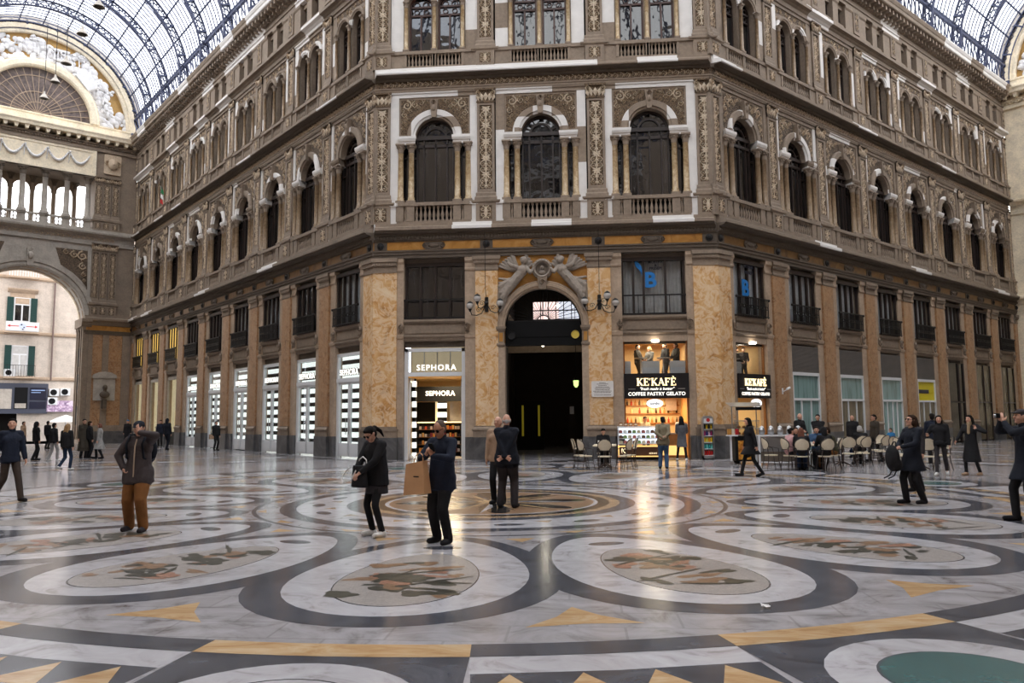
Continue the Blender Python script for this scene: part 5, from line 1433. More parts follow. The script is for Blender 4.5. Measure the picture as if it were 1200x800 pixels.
def cafe_front(F, x, ow, lab, side):
    s = tag(empty('shopfront', F.at(x), F.a), lab, 'shopfront')
    m = MB()
    for a, b in ((-ow, -ow + .06), (ow - .06, ow)): m.box(a, b, .26, .36, 0, 4.74)
    m.box(-ow, ow, .26, .36, 4.66, 4.74); m.build('frame', M['wood'], s)
    m = MB(); m.box(-ow + .06, ow - .06, .3, .31, 3.36, 4.66); m.build('upper_pane', M['glass'], s)
    m = MB(); m.box(-ow, ow, .12, .26, 4.62, 4.84); m.build('header', M['sandstone'], s)
    g = tag(empty('cafe_sign', F.at(x, .0, 2.36), F.a), 'black lit cafe sign with golden capitals ' + side, 'sign', 'lit cafe signs')
    m = MB(); m.box(-ow, ow, .0, .2, 0, .98); m.build('board', M['sign_black'], g)
    m = MB(); h = .29; w = serif_letters("KE'KAFÈ", h, 0, m); m.shift(-w / 2, -.02, .5); m.build('lettering', M['sign_gold'], g)
    put('motto', text_mesh('"fresh made is better"', .15, [M['sign_glow']], .004, .002, 1.0, .3), g, (0, -.012, .37))
    put('wording', text_mesh('COFFEE PASTRY GELATO', .192 * ow / 1.26, [M['sign_glow']], .004, .003, 1.03), g, (0, -.012, .17))
    for sx in (-1, 1):
        m = MB(); m.box(min(sx * .82, sx * 1.1), max(sx * .82, sx * 1.1), -.01, 0, .355, .385); m.build('rule', M['metal'], g)
    i_ = tag(empty('oval_sign', F.at(x + (-.08 if side.startswith('above') else .1), .06, 2.0), F.a), 'small white oval sign hanging under the cafe board ' + side, 'sign', 'oval coffee signs')
    m = MB(); v = [(.32 * math.cos(2 * PI * q / 28), .16 + .17 * math.sin(2 * PI * q / 28)) for q in range(28)]; m.prism(v, -.05, .05); m.build('disc', glow('white oval light box', rgb(255, 255, 255), .85), i_)
    put('lettering', text_mesh('RESCA' if False else 'kimbo', .15, [M['navy']], .004, .004, 1.0, .2), i_, (0, -.055, .16))
    m = MB(); m.tube([(0, 0, .32), (0, 0, .4)], .01, 5); m.build('hanger', M['black_iron'], i_)
    l = tag(empty('ceiling_lamp', F.at(x, .06, 4.6), F.a), 'bright round lamp over the cafe upper window ' + side, 'lamp', 'bright lamps over the cafe')
    m = MB(); m.lathe([(.14, -.02), (.16, .0), (.15, .06), (.05, .08)], 0, 0, 16); m.build('diffuser', M['lamp_white'], l)
    return s
cafe_front(FRONT, XK, 1.26, 'open cafe front with upper glazed room right of the arched portal', 'above the gelato counter')
cafe_front(RIGHT, XR, OWR, 'cafe front on the first bay of the right wing', 'on the right wing')
for F, x, dy, z, e, sz in ((FRONT, XK, 1.9, 2.42, 75, 1.4), (FRONT, XK, 1.6, 4.6, 80, 1.2), (RIGHT, XR, 1.2, 4.6, 40, .9), (FRONT, XF, 3.4, 3.3, 130, 1.5), (RIGHT, XR, 1.4, 2.3, 25, .8)):
    ld = bpy.data.lights.new('shop_light', 'AREA'); ld.energy = e; ld.size = sz; ld.color = (1, .8, .52) if z < 4 or F is FRONT else (1, .86, .62)
    lo = bpy.data.objects.new('shop_light', ld); col.objects.link(lo); lo.location = F.at(x, dy, z)
# back shelves with bottles and jars
for j, z in enumerate((1.35, 1.75, 2.1)):
    s = tag(empty('wall_shelf', FRONT.at(XK, 3.1, z)), f'lit wooden shelf on the cafe back wall, {["lowest", "middle", "topmost"][j]} of three', 'shelf', 'cafe back shelves')
    m = MB(); m.box(-1.25, 1.25, 0, .28, 0, .04); m.build('board', M['wood'], s)
    m = MB(); m.box(-1.25, .1, .22, .27, .3, .34); m.build('light_strip', M['warm_glow'], s)
BT = [plain('jar glass %d' % i, c, .25) for i, c in enumerate((rgb(60, 34, 20), rgb(190, 130, 60), rgb(230, 200, 140), rgb(180, 60, 30), rgb(90, 70, 40)))]
bts = []
for mt in BT:
    m = MB(); m.lathe([(.04, 0), (.045, .02), (.045, .13), (.02, .18), (.018, .24), (.001, .24)], 0, 0, 8); bts.append(m.mesh('bottle', [mt]))
for j, z in enumerate((1.39, 1.79, 2.14)):
    for i in range(14):
        if i < 7 and j == 1 and i % 2: continue
        o = put('bottle', bts[(i * 3 + j) % 5], None, FRONT.at(XK - 1.15 + i * .175, 3.2, z)); tag(o, f'small bottle on the {["lowest", "middle", "topmost"][j]} shelf at the back of the cafe', 'bottle', f'bottles on the {["lowest", "middle", "topmost"][j]} cafe shelf')
# gelato counter
gc = tag(empty('gelato_counter', FRONT.at(3.68, -.55)), 'glazed gelato display counter with lit brown base at the cafe front', 'counter')
m = MB(); m.box(-.78, .78, 0, .7, .12, .52); m.build('base_panel', plain('dark counter wood', rgb(84, 52, 28), .5), gc)
m = MB(); m.box(-.78, .78, .1, .6, 0, .12); m.build('plinth', M['dark'], gc)
m = MB(); m.box(-.82, .82, -.03, .0, .5, .55); m.box(-.82, .82, -.03, .0, .12, .16); m.box(-.82, -.78, -.03, .0, .12, .55); m.box(.78, .82, -.03, .0, .12, .55); m.build('light_edge', M['warm_glow'], gc)
m = MB(); m.box(-.82, -.78, -.02, .72, .55, 1.26); m.box(.78, .82, -.02, .72, .55, 1.26); m.box(-.82, .82, .2, .72, 1.24, 1.28); m.build('side_frame', M['white_metal'], gc)
m = MB(); m.add([(-.78, -.02, .56), (.78, -.02, .56), (.78, .2, 1.26), (-.78, .2, 1.26)], [(0, 1, 2, 3)]); m.build('front_glass', M['glass'], gc)
for j in range(3):
    m = MB(); m.box(-.77, .77, .06 + j * .06, .6, .6 + j * .2, .62 + j * .2); m.build('shelf_board', M['white_metal'], gc)
m = MB(); m.box(-.76, .76, .62, .66, .58, 1.22); m.build('lit_back', glow('counter light', rgb(236, 244, 255), 1.1), gc)
put('letter', text_mesh('K', .26, [M['sign_gold']], .004, .006), gc, (-.62, -.01, .34)); put('lettering', text_mesh("KE'KAFÈ", .08, [M['sign_gold']], .004), gc, (.5, -.01, .25))
tubs = []
for i, c in enumerate((rgb(240, 226, 190), rgb(120, 80, 54), rgb(210, 120, 110), rgb(160, 190, 120), rgb(245, 245, 240))):
    m = MB(); m.box(-.07, .07, -.09, .09, 0, .08); m.ball((0, 0, .07), .075, 8, 6, 0, (1, 1.1, .7)); tubs.append(m.mesh('gelato_tub', [plain('gelato %d' % i, c, .5)]))
for j in range(3):
    for i in range(9):
        o = put('gelato_tub', tubs[(i * 2 + j) % 5], None, FRONT.at(2.98 + i * .175, -.55 + .22 + j * .07, .62 + j * .2)); tag(o, f'gelato tub on the {["lowest", "middle", "top"][j]} tier of the glazed counter', 'gelato tub', f'gelato tubs, {["lowest", "middle", "top"][j]} tier')
for i in range(4):
    bx = tag(empty('pastry_box', FRONT.at(3.0 + i * .19, -.12, 1.28)), 'small brown pastry box in the row on the gelato counter', 'box', 'pastry boxes on the counter')
    m = MB(); m.cbox(-.07, .07, -.07, .07, 0, .14, .01); m.build('carton', M['wood'], bx); m = MB(); m.box(-.05, .05, -.075, -.07, .04, .1); m.build('sticker', M['cream'], bx)
cc = tag(empty('cafe_counter', FRONT.at(5.05, .62)), 'lit wooden cafe bar counter right of the gelato display', 'counter')
m = MB(); m.box(-.55, .55, 0, .5, .02, .95); m.build('body', M['wood'], cc); m = MB(); m.box(-.58, .58, -.04, .52, .95, 1.0); m.build('worktop', M['sandstone'], cc); m = MB(); m.box(-.5, .5, -.02, 0, .12, .5); m.build('lit_panel', M['warm_glow'], cc)
cv = tag(empty('security_camera', RIGHT.at(R0 + RB - .1, -.02, 2.55), RIGHT.a), 'white security camera on a bracket on the right wing pier', 'camera')
m = MB(); m.tube([(0, 0, .1), (0, -.25, .2)], .02, 6); m.cbox(-.03, .03, -.02, .02, 0, .25, .005); m.build('bracket', M['white_metal'], cv); m = MB(); m.tube([(-.14, -.28, .2), (.12, -.26, .26)], .05, 10); m.build('housing', M['white_metal'], cv)
pr_ = tag(empty('price_board', FRONT.at(5.35, 3.05, 1.9)), 'pale framed board on the cafe back wall at its right', 'board')
m = MB(); m.box(-.25, .2, 0, .05, 0, .55); m.build('sheet', M['sandstone'], pr_)

# ---- tall drinks display beside the corner pier
vc = tag(empty('drinks_display', FRONT.at(6.25, -.75)), 'tall narrow grey open drinks display against the right corner pier', 'display')
m = MB(); m.box(-.21, -.17, 0, .4, .06, 1.5); m.box(.17, .21, 0, .4, .06, 1.5); m.box(-.21, .21, .36, .4, .06, 1.5); m.prism([(-.21, 1.5), (.21, 1.5), (.19, 1.6), (.1, 1.66), (-.1, 1.66), (-.19, 1.6)], 0, .4); m.box(-.21, .21, 0, .4, .06, .16); m.build('cabinet', M['metal'], vc)
m = MB(); m.ring(0, 1.5, [(.0, -.012), (.07, -.012), (.07, 0)], 0, 2 * PI, 16); m.build('emblem', M['red'], vc)
m = MB(); m.prism([(-.17, 1.38), (.17, 1.38), (.15, 1.56), (-.15, 1.56)], -.006, .0); m.build('header', M['white_metal'], vc)
for j in range(5):
    m = MB(); m.box(-.17, .17, .02, .36, .16 + j * .245, .18 + j * .245); m.build('shelf_board', M['white_metal'], vc)
for s_ in (-1, 1):
    for y in (.05, .35):
        m = MB(); m.ball((s_ * .17, y, .03), .03, 8, 6); m.build('caster', M['black'], vc)
DR = {0: (rgb(190, 24, 24),), 1: (rgb(40, 160, 160), rgb(120, 220, 210)), 2: (rgb(240, 200, 30), rgb(220, 220, 90), rgb(245, 170, 30)), 3: (rgb(180, 60, 120), rgb(70, 60, 120), rgb(235, 210, 220)), 4: (rgb(30, 28, 26), rgb(230, 190, 30))}
for j in range(5):
    for i in range(4):
        c = DR[j][i % len(DR[j])]; key = 'drink%d%d' % (j, i % len(DR[j]))
        if key not in M:
            M[key] = plain('drink pack %d %d' % (j, i), c, .35); mm = MB(); mm.lathe([(.034, 0), (.036, .01), (.036, .13), (.02, .16), (.02, .18), (.001, .18)], 0, 0, 8); M[key + 'm'] = mm.mesh('drink_bottle', [M[key]])
        o = put('drink_bottle', M[key + 'm'], None, FRONT.at(6.25 - .125 + i * .083, -.64, .18 + j * .245)); tag(o, f'{["red", "teal", "yellow", "pink and violet", "black and yellow"][j]} bottle on the {["lowest", "second lowest", "middle", "second highest", "highest"][j]} shelf of the drinks display', 'bottle', f'bottles on the {["lowest", "second lowest", "middle", "second highest", "highest"][j]} drinks shelf')
# ---- snack cart with awning
cx, cy = 6.82, 27.0
sk = tag(empty('snack_cart', (cx + .05, cy + .5, 0)), 'dark snack cart with glass case and small black awning by the right corner', 'cart')
m = MB(); m.cbox(-.15, .75, 0, .7, .1, .95, .02); m.build('body', M['black'], sk)
m = MB(); m.box(-.05, .7, .02, .6, .95, 1.5); m.build('glass_case', M['glass'], sk)
for z in (.97, 1.2, 1.46):
    m = MB(); m.box(-.04, .7, .04, .58, z, z + .025); m.build('case_shelf', M['metal'], sk)
m = MB()
for x in (-.12, .72): m.bar((x, .6, .95), (x, .6, 2.0), .03)
m.build('post', M['metal'], sk)
m = MB(); m.prism([(-.1, 1.84), (.75, 1.84), (.75, 1.95), (-.1, 1.95)], -.1, -.06); m.build('valance', M['black'], sk)
m = MB(); m.add([(-.3, -.1, 1.98), (.78, -.1, 1.98), (.78, .7, 2.12), (-.3, .7, 2.12), (-.3, -.1, 1.96), (.78, -.1, 1.96), (.78, .7, 2.1), (-.3, .7, 2.1)], [(0, 1, 2, 3), (7, 6, 5, 4), (0, 4, 5, 1), (1, 5, 6, 2), (2, 6, 7, 3), (3, 7, 4, 0)]); m.build('awning', M['metal'], sk)
put('lettering', text_mesh('CREPES WAFFEL', .08, [M['white']], .004, .003), sk, (.1, -.11, 1.92)) if False else None
m = MB(); m.box(-.05, .6, -.03, 0, .16, .8); m.build('picture_panel', marble('food picture print', [(.3, rgb(60, 24, 14)), (.45, rgb(200, 120, 30)), (.55, rgb(230, 180, 70)), (.7, rgb(190, 40, 40))], 5, 1, .4, wave=False), sk)
m = MB(); m.ring(.25, .4, [(.0, -.045), (.16, -.045), (.17, -.03)], 0, 2 * PI, 16); m.build('picture_disc', M['black'], sk)
m = MB(); m.box(-.4, -.05, -.02, .3, .95, 1.0); m.box(-.3, -.24, .1, .16, .1, .95); m.build('side_tray', M['white_metal'], sk)
for x in (-.05, .62):
    for y in (.1, .6):
        m = MB(); m.ball((x, y, .06), .06, 8, 6); m.build('caster', M['black'], sk)
FD = [M['wood'], M['orange'], M['red'], M['cream']]
for i in range(8):
    m = MB(); m.ball((0, 0, .045), .06, 8, 6, 0, (1, 1, .75)); o = m.build('pastry', FD[i % 4], None, (cx + .1 + (i % 4) * .16, cy + .8, .995 if i < 4 else 1.225)); tag(o, 'round pastry on the ' + ('lower' if i < 4 else 'upper') + ' shelf of the snack cart glass case', 'pastry', 'pastries on the ' + ('lower' if i < 4 else 'upper') + ' cart shelf')
for i in range(3):
    m = MB(); m.cbox(-.07, .07, -.06, .06, 0, .2, .01); o = m.build('snack_box', [M['orange'], M['cream'], M['red']][i], None, (cx - .26 + i * .12, cy + .62, 1.0)); tag(o, ['orange snack box on the left tray of the snack cart', 'cream snack box in the middle of the cart tray', 'red snack box nearest the cart glass case'][i], 'box', 'snack boxes on the cart')
# ---- white framed service counter with glass jars
sv = tag(empty('service_counter', (8.15, 26.9, 0)), 'white framed service counter with glass jars near the cafe tables', 'counter')
m = MB()
for x in (-.75, .75):
    for y in (0, .5): m.box(x - .03, x + .03, y, y + .05, 0, .95)
m.box(-.78, .78, 0, .55, .95, 1.0); m.box(-.75, .75, 0, .05, .08, .12); m.build('frame', M['white_metal'], sv)
m = MB(); m.box(-.72, .72, .06, .5, .12, .45); m.build('lower_panel', M['dark_stone'], sv); m = MB(); m.box(-.72, .72, .06, .5, .45, .93); m.build('upper_panel', M['metal'], sv)
for i in range(5):
    j = tag(empty('glass_jar', (8.15 - .6 + i * .3, 27.15, 1.0)), f'round glass jar on the service counter, {ORD[i]} from its left end', 'jar', 'glass jars on the service counter')
    m = MB(); m.lathe([(.06, 0), (.1, .05), (.11, .14), (.08, .22), (.06, .24)], 0, 0, 12); m.build('bowl', M['metal'], j); m = MB(); m.lathe([(.07, .24), (.07, .27), (.02, .3), (.001, .31)], 0, 0, 10); m.build('lid', M['white_metal'], j)
# ---- shuttered and glazed shopfronts further down the right wing
for k in range(1, 8):
    x = RC[k]; ow = OWR
    what = {1: 'teal glazed shopfront with yellow posters under a grey shutter', 2: 'pale teal glazed shopfront under a grey shutter', 3: 'teal glass shopfront with white bars under a grey shutter', 4: 'shopfront with a yellow panel under a grey shutter', 5: 'dark reflecting glass shopfront without a shutter', 6: 'tall olive tinted glass shopfront', 7: 'farthest olive tinted glass shopfront'}[k]
    s = tag(empty('shopfront', RIGHT.at(x, -.1), RIGHT.a), what + ' on the right wing', 'shopfront')
    wm = M['white_metal'] if k < 5 else M['frame']
    if k < 5:
        m = MB(); n = 24
        for i in range(n):
            z = 3.55 + i * 1.15 / n; m.mould(-ow, ow, [(.3, z), (.2, z + .01), (.2, z + .035), (.24, z + 1.15 / n), (.3, z + 1.15 / n)])
        m.build('roller_shutter', M['shutter_grey'], s)
        m = MB(); m.box(-ow, ow, .2, .34, 3.4, 3.54); m.box(-ow, ow, .2, .34, 2.3, 2.4)
        for a in (-ow, ow - .07): m.box(a, a + .07, .2, .34, 0, 3.5)
        for a in ((-.45, .35) if k != 3 else (-.6, 0, .5)): m.box(a, a + .06, .22, .32, 0, 2.3)
        m.box(-ow, ow, .22, .32, 0, .12); m.build('frame', wm, s)
        m = MB(); m.box(-ow + .05, ow - .05, .27, .29, 2.4, 3.4); m.build('upper_pane', M['yellow'] if k == 4 else M['teal_glass'], s)
        if k == 4: put('lettering', text_mesh('hotel info', .26, [M['dark']], .004, .008), s, (-.1, .26, 2.85)) if False else None
        m = MB(); m.box(-ow + .05, ow - .05, .27, .29, .1, 2.3); m.build('lower_pane', M['teal_glass'] if k in (1, 3) else M['pane_olive'] if 'pane_olive' in M else M.setdefault('pane_olive', pane_mat('olive brown glass', rgb(112, 102, 82), .02)), s)
        if k == 4:
            m = MB(); m.box(-.95, .35, .255, .27, 2.78, 2.98); m.build('printed_word', M['navy'], s)
        if k == 1:
            for a in (-.98, -.1):
                p = tag(empty('poster', RIGHT.at(x + a + .3, .24, 1.25), RIGHT.a), ['yellow poster at the left on the teal shop glass', 'yellow poster at the middle of the teal shop glass'][a > -.5], 'poster', 'yellow posters on teal glass')
                m = MB(); m.box(-.26, .26, 0, .02, 0, .95); m.build('sheet', M['yellow'], p); m = MB(); m.box(-.2, .2, -.006, 0, .1, .2); m.build('print_line', M['dark'], p)
    else:
        m = MB(); m.box(-ow, ow, .27, .29, .1, 4.6); m.build('pane', {5: M['pane_wing'], 6: M['pane_olive'], 7: M['pane_olive']}[k], s)
        m = MB()
        for a in (-ow, -.03 if k > 5 else .3, ow - .07): m.box(a, a + .06, .2, .32, 0, 4.6)
        m.box(-ow, ow, .2, .32, 2.3, 2.38); m.build('frame', wm, s)
    m = MB(); m.box(-ow, ow, .5, .6, 0, 4.8); m.build('back_panel', M['dark'], s)

# ---- sign in the low window over the cafe
bs = tag(empty('window_sign', FRONT.at(XK - .1, .41, 6.3)), 'blue letter and text sign in the curtained low window above the cafe', 'sign')
M['blue'] = plain('blue sign print', rgb(24, 120, 196), .5)
put('big_letter', text_mesh('B', .85, [M['blue']], .012, .03), bs, (0, 0, .8))
put('text_line', text_mesh('MOSTRA', .15, [M['navy']], .006, .004), bs, (.22, 0, 1.55)); put('text_line', text_mesh('&', .13, [M['navy']], .006, .004), bs, (.22, 0, 1.42)); put('text_line', text_mesh('PRESEPI', .15, [M['navy']], .006, .004), bs, (.22, 0, 1.29))
m = MB(); m.ridge([(-.62, 1.7), (-.5, 1.45), (-.3, 1.2), (-.28, .95)], [.03, .09, .08, .03], 0, .02); m.build('blue_ribbon', M['blue'], bs)
bs2 = tag(empty('window_sign', RIGHT.at(XR - .28, .13, 6.35), RIGHT.a), 'blue letter sign in the low window on the first bay of the right wing', 'sign')
put('big_letter', text_mesh('B', .95, [M['blue']], .012, .03), bs2, (0, 0, .5)); put('text_line', text_mesh('MOSTRA', .18, [M['navy']], .006, .006), bs2, (.3, 0, 1.45)); put('text_line', text_mesh('PRESEPI', .18, [M['navy']], .006, .006), bs2, (.3, 0, 1.2))

# ---- portal passage
pd = M['passage'] = plain('dark brown passage wall', rgb(58, 46, 38), .8, var=.2, scale=2)
ps = tag(empty('wall_passage', FRONT.at(0)), 'dark vaulted passage walls behind the arched portal', 'wall', None, 'structure')
for sx in (-1, 1):
    x0, x1 = sorted((sx * 1.56, sx * 1.8)); m = MB(); m.box(x0, x1, .5, 1.6, 0, 5.3); m.build('side_wall', pd, ps)
    x0, x1 = sorted((sx * 2.4, sx * 2.5)); m = MB(); m.box(x0, x1, 1.6, 16, 0, 9.4); m.build('side_wall', pd, ps)
    x0, x1 = sorted((sx * 1.56, sx * 2.5)); m = MB(); m.box(x0, x1, 1.5, 1.62, 0, 9.4); m.build('front_return', pd, ps)
    for i in range(4):
        x0, x1 = sorted((sx * 2.28, sx * 2.42)); m = MB(); m.box(x0, x1, 3 + i * 3.2, 3.6 + i * 3.2, 0, 6.6); m.build('pilaster', pd, ps)
    m = MB(); x0, x1 = sorted((sx * 2.1, sx * 2.42)); m.box(x0, x1, 1.6, 16, 6.6, 6.9); m.build('cornice', M['sandstone'], ps)
m = MB(); m.box(-2.5, 2.5, 1.6, 16, 9.3, 9.5); m.build('passage_ceiling', pd, ps)
m = MB(); m.box(-2.5, -1.35, 15, 15.1, 0, 9.4); m.box(1.9, 2.5, 15, 15.1, 0, 9.4); m.box(-1.35, 1.9, 15, 15.1, 0, 7.4); m.box(-1.35, 1.9, 15, 15.1, 8.55, 9.4); m.build('end_wall', pd, ps)
m = MB(); m.box(-2.4, 2.4, 8.0, 8.1, 4.9, 5.3); m.box(-2.4, 2.4, 7.9, 8.2, 5.3, 5.5); m.build('inner_lintel', M['sandstone'], ps)
tag(empty('window_200', FRONT.at(0, 15, 7.4)), 'bright barred window high at the end of the dark passage', 'window', None, 'structure')
w2 = bpy.data.objects['window_200']
m = MB()
for i in range(8): m.box(-1.35 + i * .46, -1.3 + i * .46, -.05, .05, 0, 1.15)
for i in range(3): m.box(-1.35, 1.9, -.05, .05, .0 + i * .55, .06 + i * .55)
m.build('bars', M['black_iron'], w2)
m = MB(); m.add([(-1.35, .3, 0), (.2, .3, 0), (.2, .3, 1.15), (-1.35, .3, 1.15)], [(0, 1, 2, 3)]); m.build('lit_pane', glow('pinkish daylight pane', rgb(244, 214, 208), 1.1), w2)
m = MB(); m.add([(.2, .3, 0), (1.9, .3, 0), (1.9, .3, 1.15), (.2, .3, 1.15)], [(0, 1, 2, 3)]); m.build('lit_pane', glow('pale daylight pane', rgb(206, 210, 222), .9), w2)
fg = tag(empty('fanlight_grille', FRONT.at(0, .42, 5.53)), 'black iron fan grille in the top of the arched portal', 'grille')
m = MB()
for i in range(1, 24):
    a = PI * i / 24; m.bar((.25 * math.cos(a), 0, .02 + .2 * math.sin(a)), (1.5 * math.cos(a), 0, max(.02, 1.5 * math.sin(a) - .22)), .022)
m.ring(0, -.23, [(1.5, .03), (1.56, .03), (1.56, -.03), (1.5, -.03)], R(9), R(171), 32); m.ring(0, .0, [(.23, .02), (.27, .02), (.27, -.02), (.23, -.02)], 0, PI, 16); m.box(-1.5, 1.5, -.03, .03, 0, .05); m.build('bars', M['black_iron'], fg)
tb = tag(empty('portal_beam', FRONT.at(0, .36, 4.55)), 'black boarded beam with two round discs across the arched portal', 'beam')
m = MB(); m.box(-1.55, 1.55, 0, .3, .35, .98); m.box(-1.55, 1.55, .02, .28, .0, .35); m.build('board', M['black'], tb)
for sx, mt in ((-1, M['black_iron']), (1, plain('pale yellow disc', rgb(226, 200, 90), .4))):  # right disc yellow: the light catching it is put into its colour
    m = MB(); m.ring(sx * 1.28, .42, [(.0, -.03), (.13, -.03), (.16, -.05), (.17, 0)], 0, 2 * PI, 20); m.build('disc', mt, tb)
ln = tag(empty('hanging_lantern', FRONT.at(1.24, 6, 2.95)), 'small green glowing lantern hung in the dark passage', 'lantern')
m = MB(); m.lathe([(.04, .1), (.11, .2), (.13, .42), (.08, .48)], 0, 0, 6, smooth=False); m.build('glass', glow('green lantern glass', rgb(190, 226, 130), 1.4), ln)
m = MB(); m.lathe([(.15, .43), (.08, .54), (.02, .62)], 0, 0, 6, smooth=False); m.tube([(0, 0, .6), (0, 0, 6.3)], .015, 5); m.build('cap', M['black_iron'], ln)
for nm, x, y, z, lab in (('ceiling_lamp', -.3, 6, 5.1, 'bright bulb lamp in the middle of the dark passage'), ('ceiling_lamp', .35, 9, 7.4, 'bright bulb behind the fan grille of the portal')):
    cl_ = tag(empty(nm, FRONT.at(x, y, z)), lab, 'lamp'); m = MB(); m.ball((0, 0, 0), .09, 10, 8); m.build('bulb', M['lamp_white'], cl_); m = MB(); m.tube([(0, 0, .08), (0, 0, 9.3 - z)], .015, 5); m.build('cord', M['black_iron'], cl_)
    ld = bpy.data.lights.new('lamp_light', 'POINT'); ld.energy = 12; ld.color = (1, .9, .7); ld.shadow_soft_size = .1; lo = bpy.data.objects.new('lamp_light', ld); col.objects.link(lo); lo.location = FRONT.at(x, y, z - .15)
sd = tag(empty('lit_doorway', FRONT.at(-1.35, 9.5)), 'pair of yellow lit door edges deep in the dark passage', 'door')
for x in (-.22, .62): 
    m = MB(); m.box(x - .05, x + .05, 0, .05, .7, 2.28); m.build('lit_strip', glow('yellow door light', rgb(200, 180, 50), .1) if 'dlit' not in M else M['dlit'], sd)
m = MB(); m.box(-.5, .9, .06, .2, 0, 2.5); m.build('door_panel', M['dark'], sd)
nt = tag(empty('paper_notice', FRONT.at(1.02, 6, 1.8)), 'white paper notice in the dark passage at its right', 'notice'); m = MB(); m.box(-.1, .1, 0, .01, 0, .36); m.build('sheet', M['white'], nt)
m = MB(); m.box(-.14, .14, .02, .08, -1.8, .5); m.build('post', pd, nt)
# ---- plaque and wall lanterns
pq = tag(empty('marble_plaque', FRONT.at(2.32, -.06, 2.44)), 'white inscribed marble plaque on the pier right of the portal', 'plaque')
m = MB(); m.cbox(-.43, .43, 0, .06, 0, .62, .03); m.build('slab', M['white'], pq)
prr = random.Random(9); m = MB()
for j, (z, w) in enumerate(((.55, .12), (.5, .22), (.44, .16), (.385, .26), (.33, .3), (.275, .28), (.22, .36), (.165, .32), (.07, .33))):
    x = -w
    while x < w:
        L = prr.uniform(.02, .05); m.box(x, min(w, x + L), -.003, 0, z - .012, z + .012); x += L + .012
m.build('inscription', M['dark_stone'], pq)
gl_ = MB(); gl_.ball((0, 0, 0), .15, 14, 10); glm = gl_.mesh('globe', [plain('grey milk glass globe', rgb(186, 180, 174), .25)])
for sx, lab in ((-1, 'three globe iron wall lantern on the pier left of the portal'), (1, 'three globe iron wall lantern on the pier right of the portal')):
    L = tag(empty('wall_lantern', FRONT.at(sx * 2.26, -.02, 6.15)), lab, 'lantern', 'wall lanterns beside the portal')
    m = MB(); m.cbox(-.07, .07, -.06, 0, -.25, .35, .02); m.ball((0, -.08, .1), .09, 8, 6); m.tube([(0, -.05, .3), (0, -.4, .6), (0, -.55, 2.9)], .012, 5); m.build('bracket', M['black_iron'], L)
    for dx, dz, dy in ((-.62, -.04, -.4), (-.3, .22, -.6), (.58, .05, -.4)):
        dx *= -sx
        a = empty('lamp_arm', (0, 0, 0), 0, L)
        m = MB(); pts = [(0, -.06, .1)] + [(dx * t, dy * t, dz - .35 + .25 * (1 - t) - .12 * math.sin(PI * t)) for t in (.3, .6, .9)] + [(dx, dy, dz - .16)]
        m.tube(pts, .02, 6); sp_ = [(dx * .5 + .11 * (1 - q / 14) * math.cos(q * .7), dy * .5, dz - .15 + .11 * (1 - q / 14) * math.sin(q * .7)) for q in range(14)]; m.tube(sp_, .012, 5); m.lathe([(.03, dz - .24), (.07, dz - .14), (.1, dz - .1)], dx, dy, 10); m.build('scroll_arm', M['black_iron'], a)
        put('globe', glm, a, (dx, dy, dz)); m = MB(); m.lathe([(.13, dz + .08), (.1, dz + .14), (.03, dz + .18), (.001, dz + .2)], dx, dy, 12); m.build('cap', M['black_iron'], a)
# ---- bust memorial on the far left pier
mb_ = tag(empty('bust_memorial', LEFTEND.at(-1.75, .0, 3.2), LEFTEND.a), 'grey stone memorial niche with a bust on the far left arcade pier', 'memorial')
m = MB(); m.box(-.75, .75, -.06, .0, 0, 1.7); m.prism([(-.85, 1.7), (.85, 1.7), (.8, 1.95), (.4, 2.15), (0, 2.2), (-.4, 2.15), (-.8, 1.95)], -.16, 0); m.build('tablet', M['grey_stone'], mb_)
m = MB(); m.cbox(-.14, .14, -.4, 0, -.6, .1, .03); m.build('bracket', M['dark_stone'], mb_)
m = MB(); m.ball((0, -.28, .45), .36, 10, 8, 0, (1, .6, .75)); m.tube([(0, -.28, .6), (0, -.3, .85)], .11, 8); m.ball((0, -.32, .98), .2, 10, 8, 0, (.85, .95, 1.15)); m.ball((0, -.5, .96), .04, 6, 4); m.build('bust', M['dark_stone'], mb_)
# ------------------------------------------------------------------ people
PENDING = []          # meshes to be fused into one skin at the end
def fuse(name, mb, mats, parent, voxel, smooth=6):
    o = mb.build(name, mats, parent)
    md = o.modifiers.new('fuse', 'REMESH'); md.mode = 'VOXEL'; md.voxel_size = voxel; md.use_smooth_shade = True
    sm = o.modifiers.new('soften', 'SMOOTH'); sm.iterations = smooth; sm.factor = .5
    PENDING.append(o)
    return o
def finish_fusing():
    dg = bpy.context.evaluated_depsgraph_get()
    dg.update()
    for o in PENDING:
        ev = o.evaluated_get(dg)
        me = bpy.data.meshes.new_from_object(ev)
        old = o.data; o.modifiers.clear(); o.data = me; me.name = o.name
        bpy.data.meshes.remove(old)
    PENDING.clear()

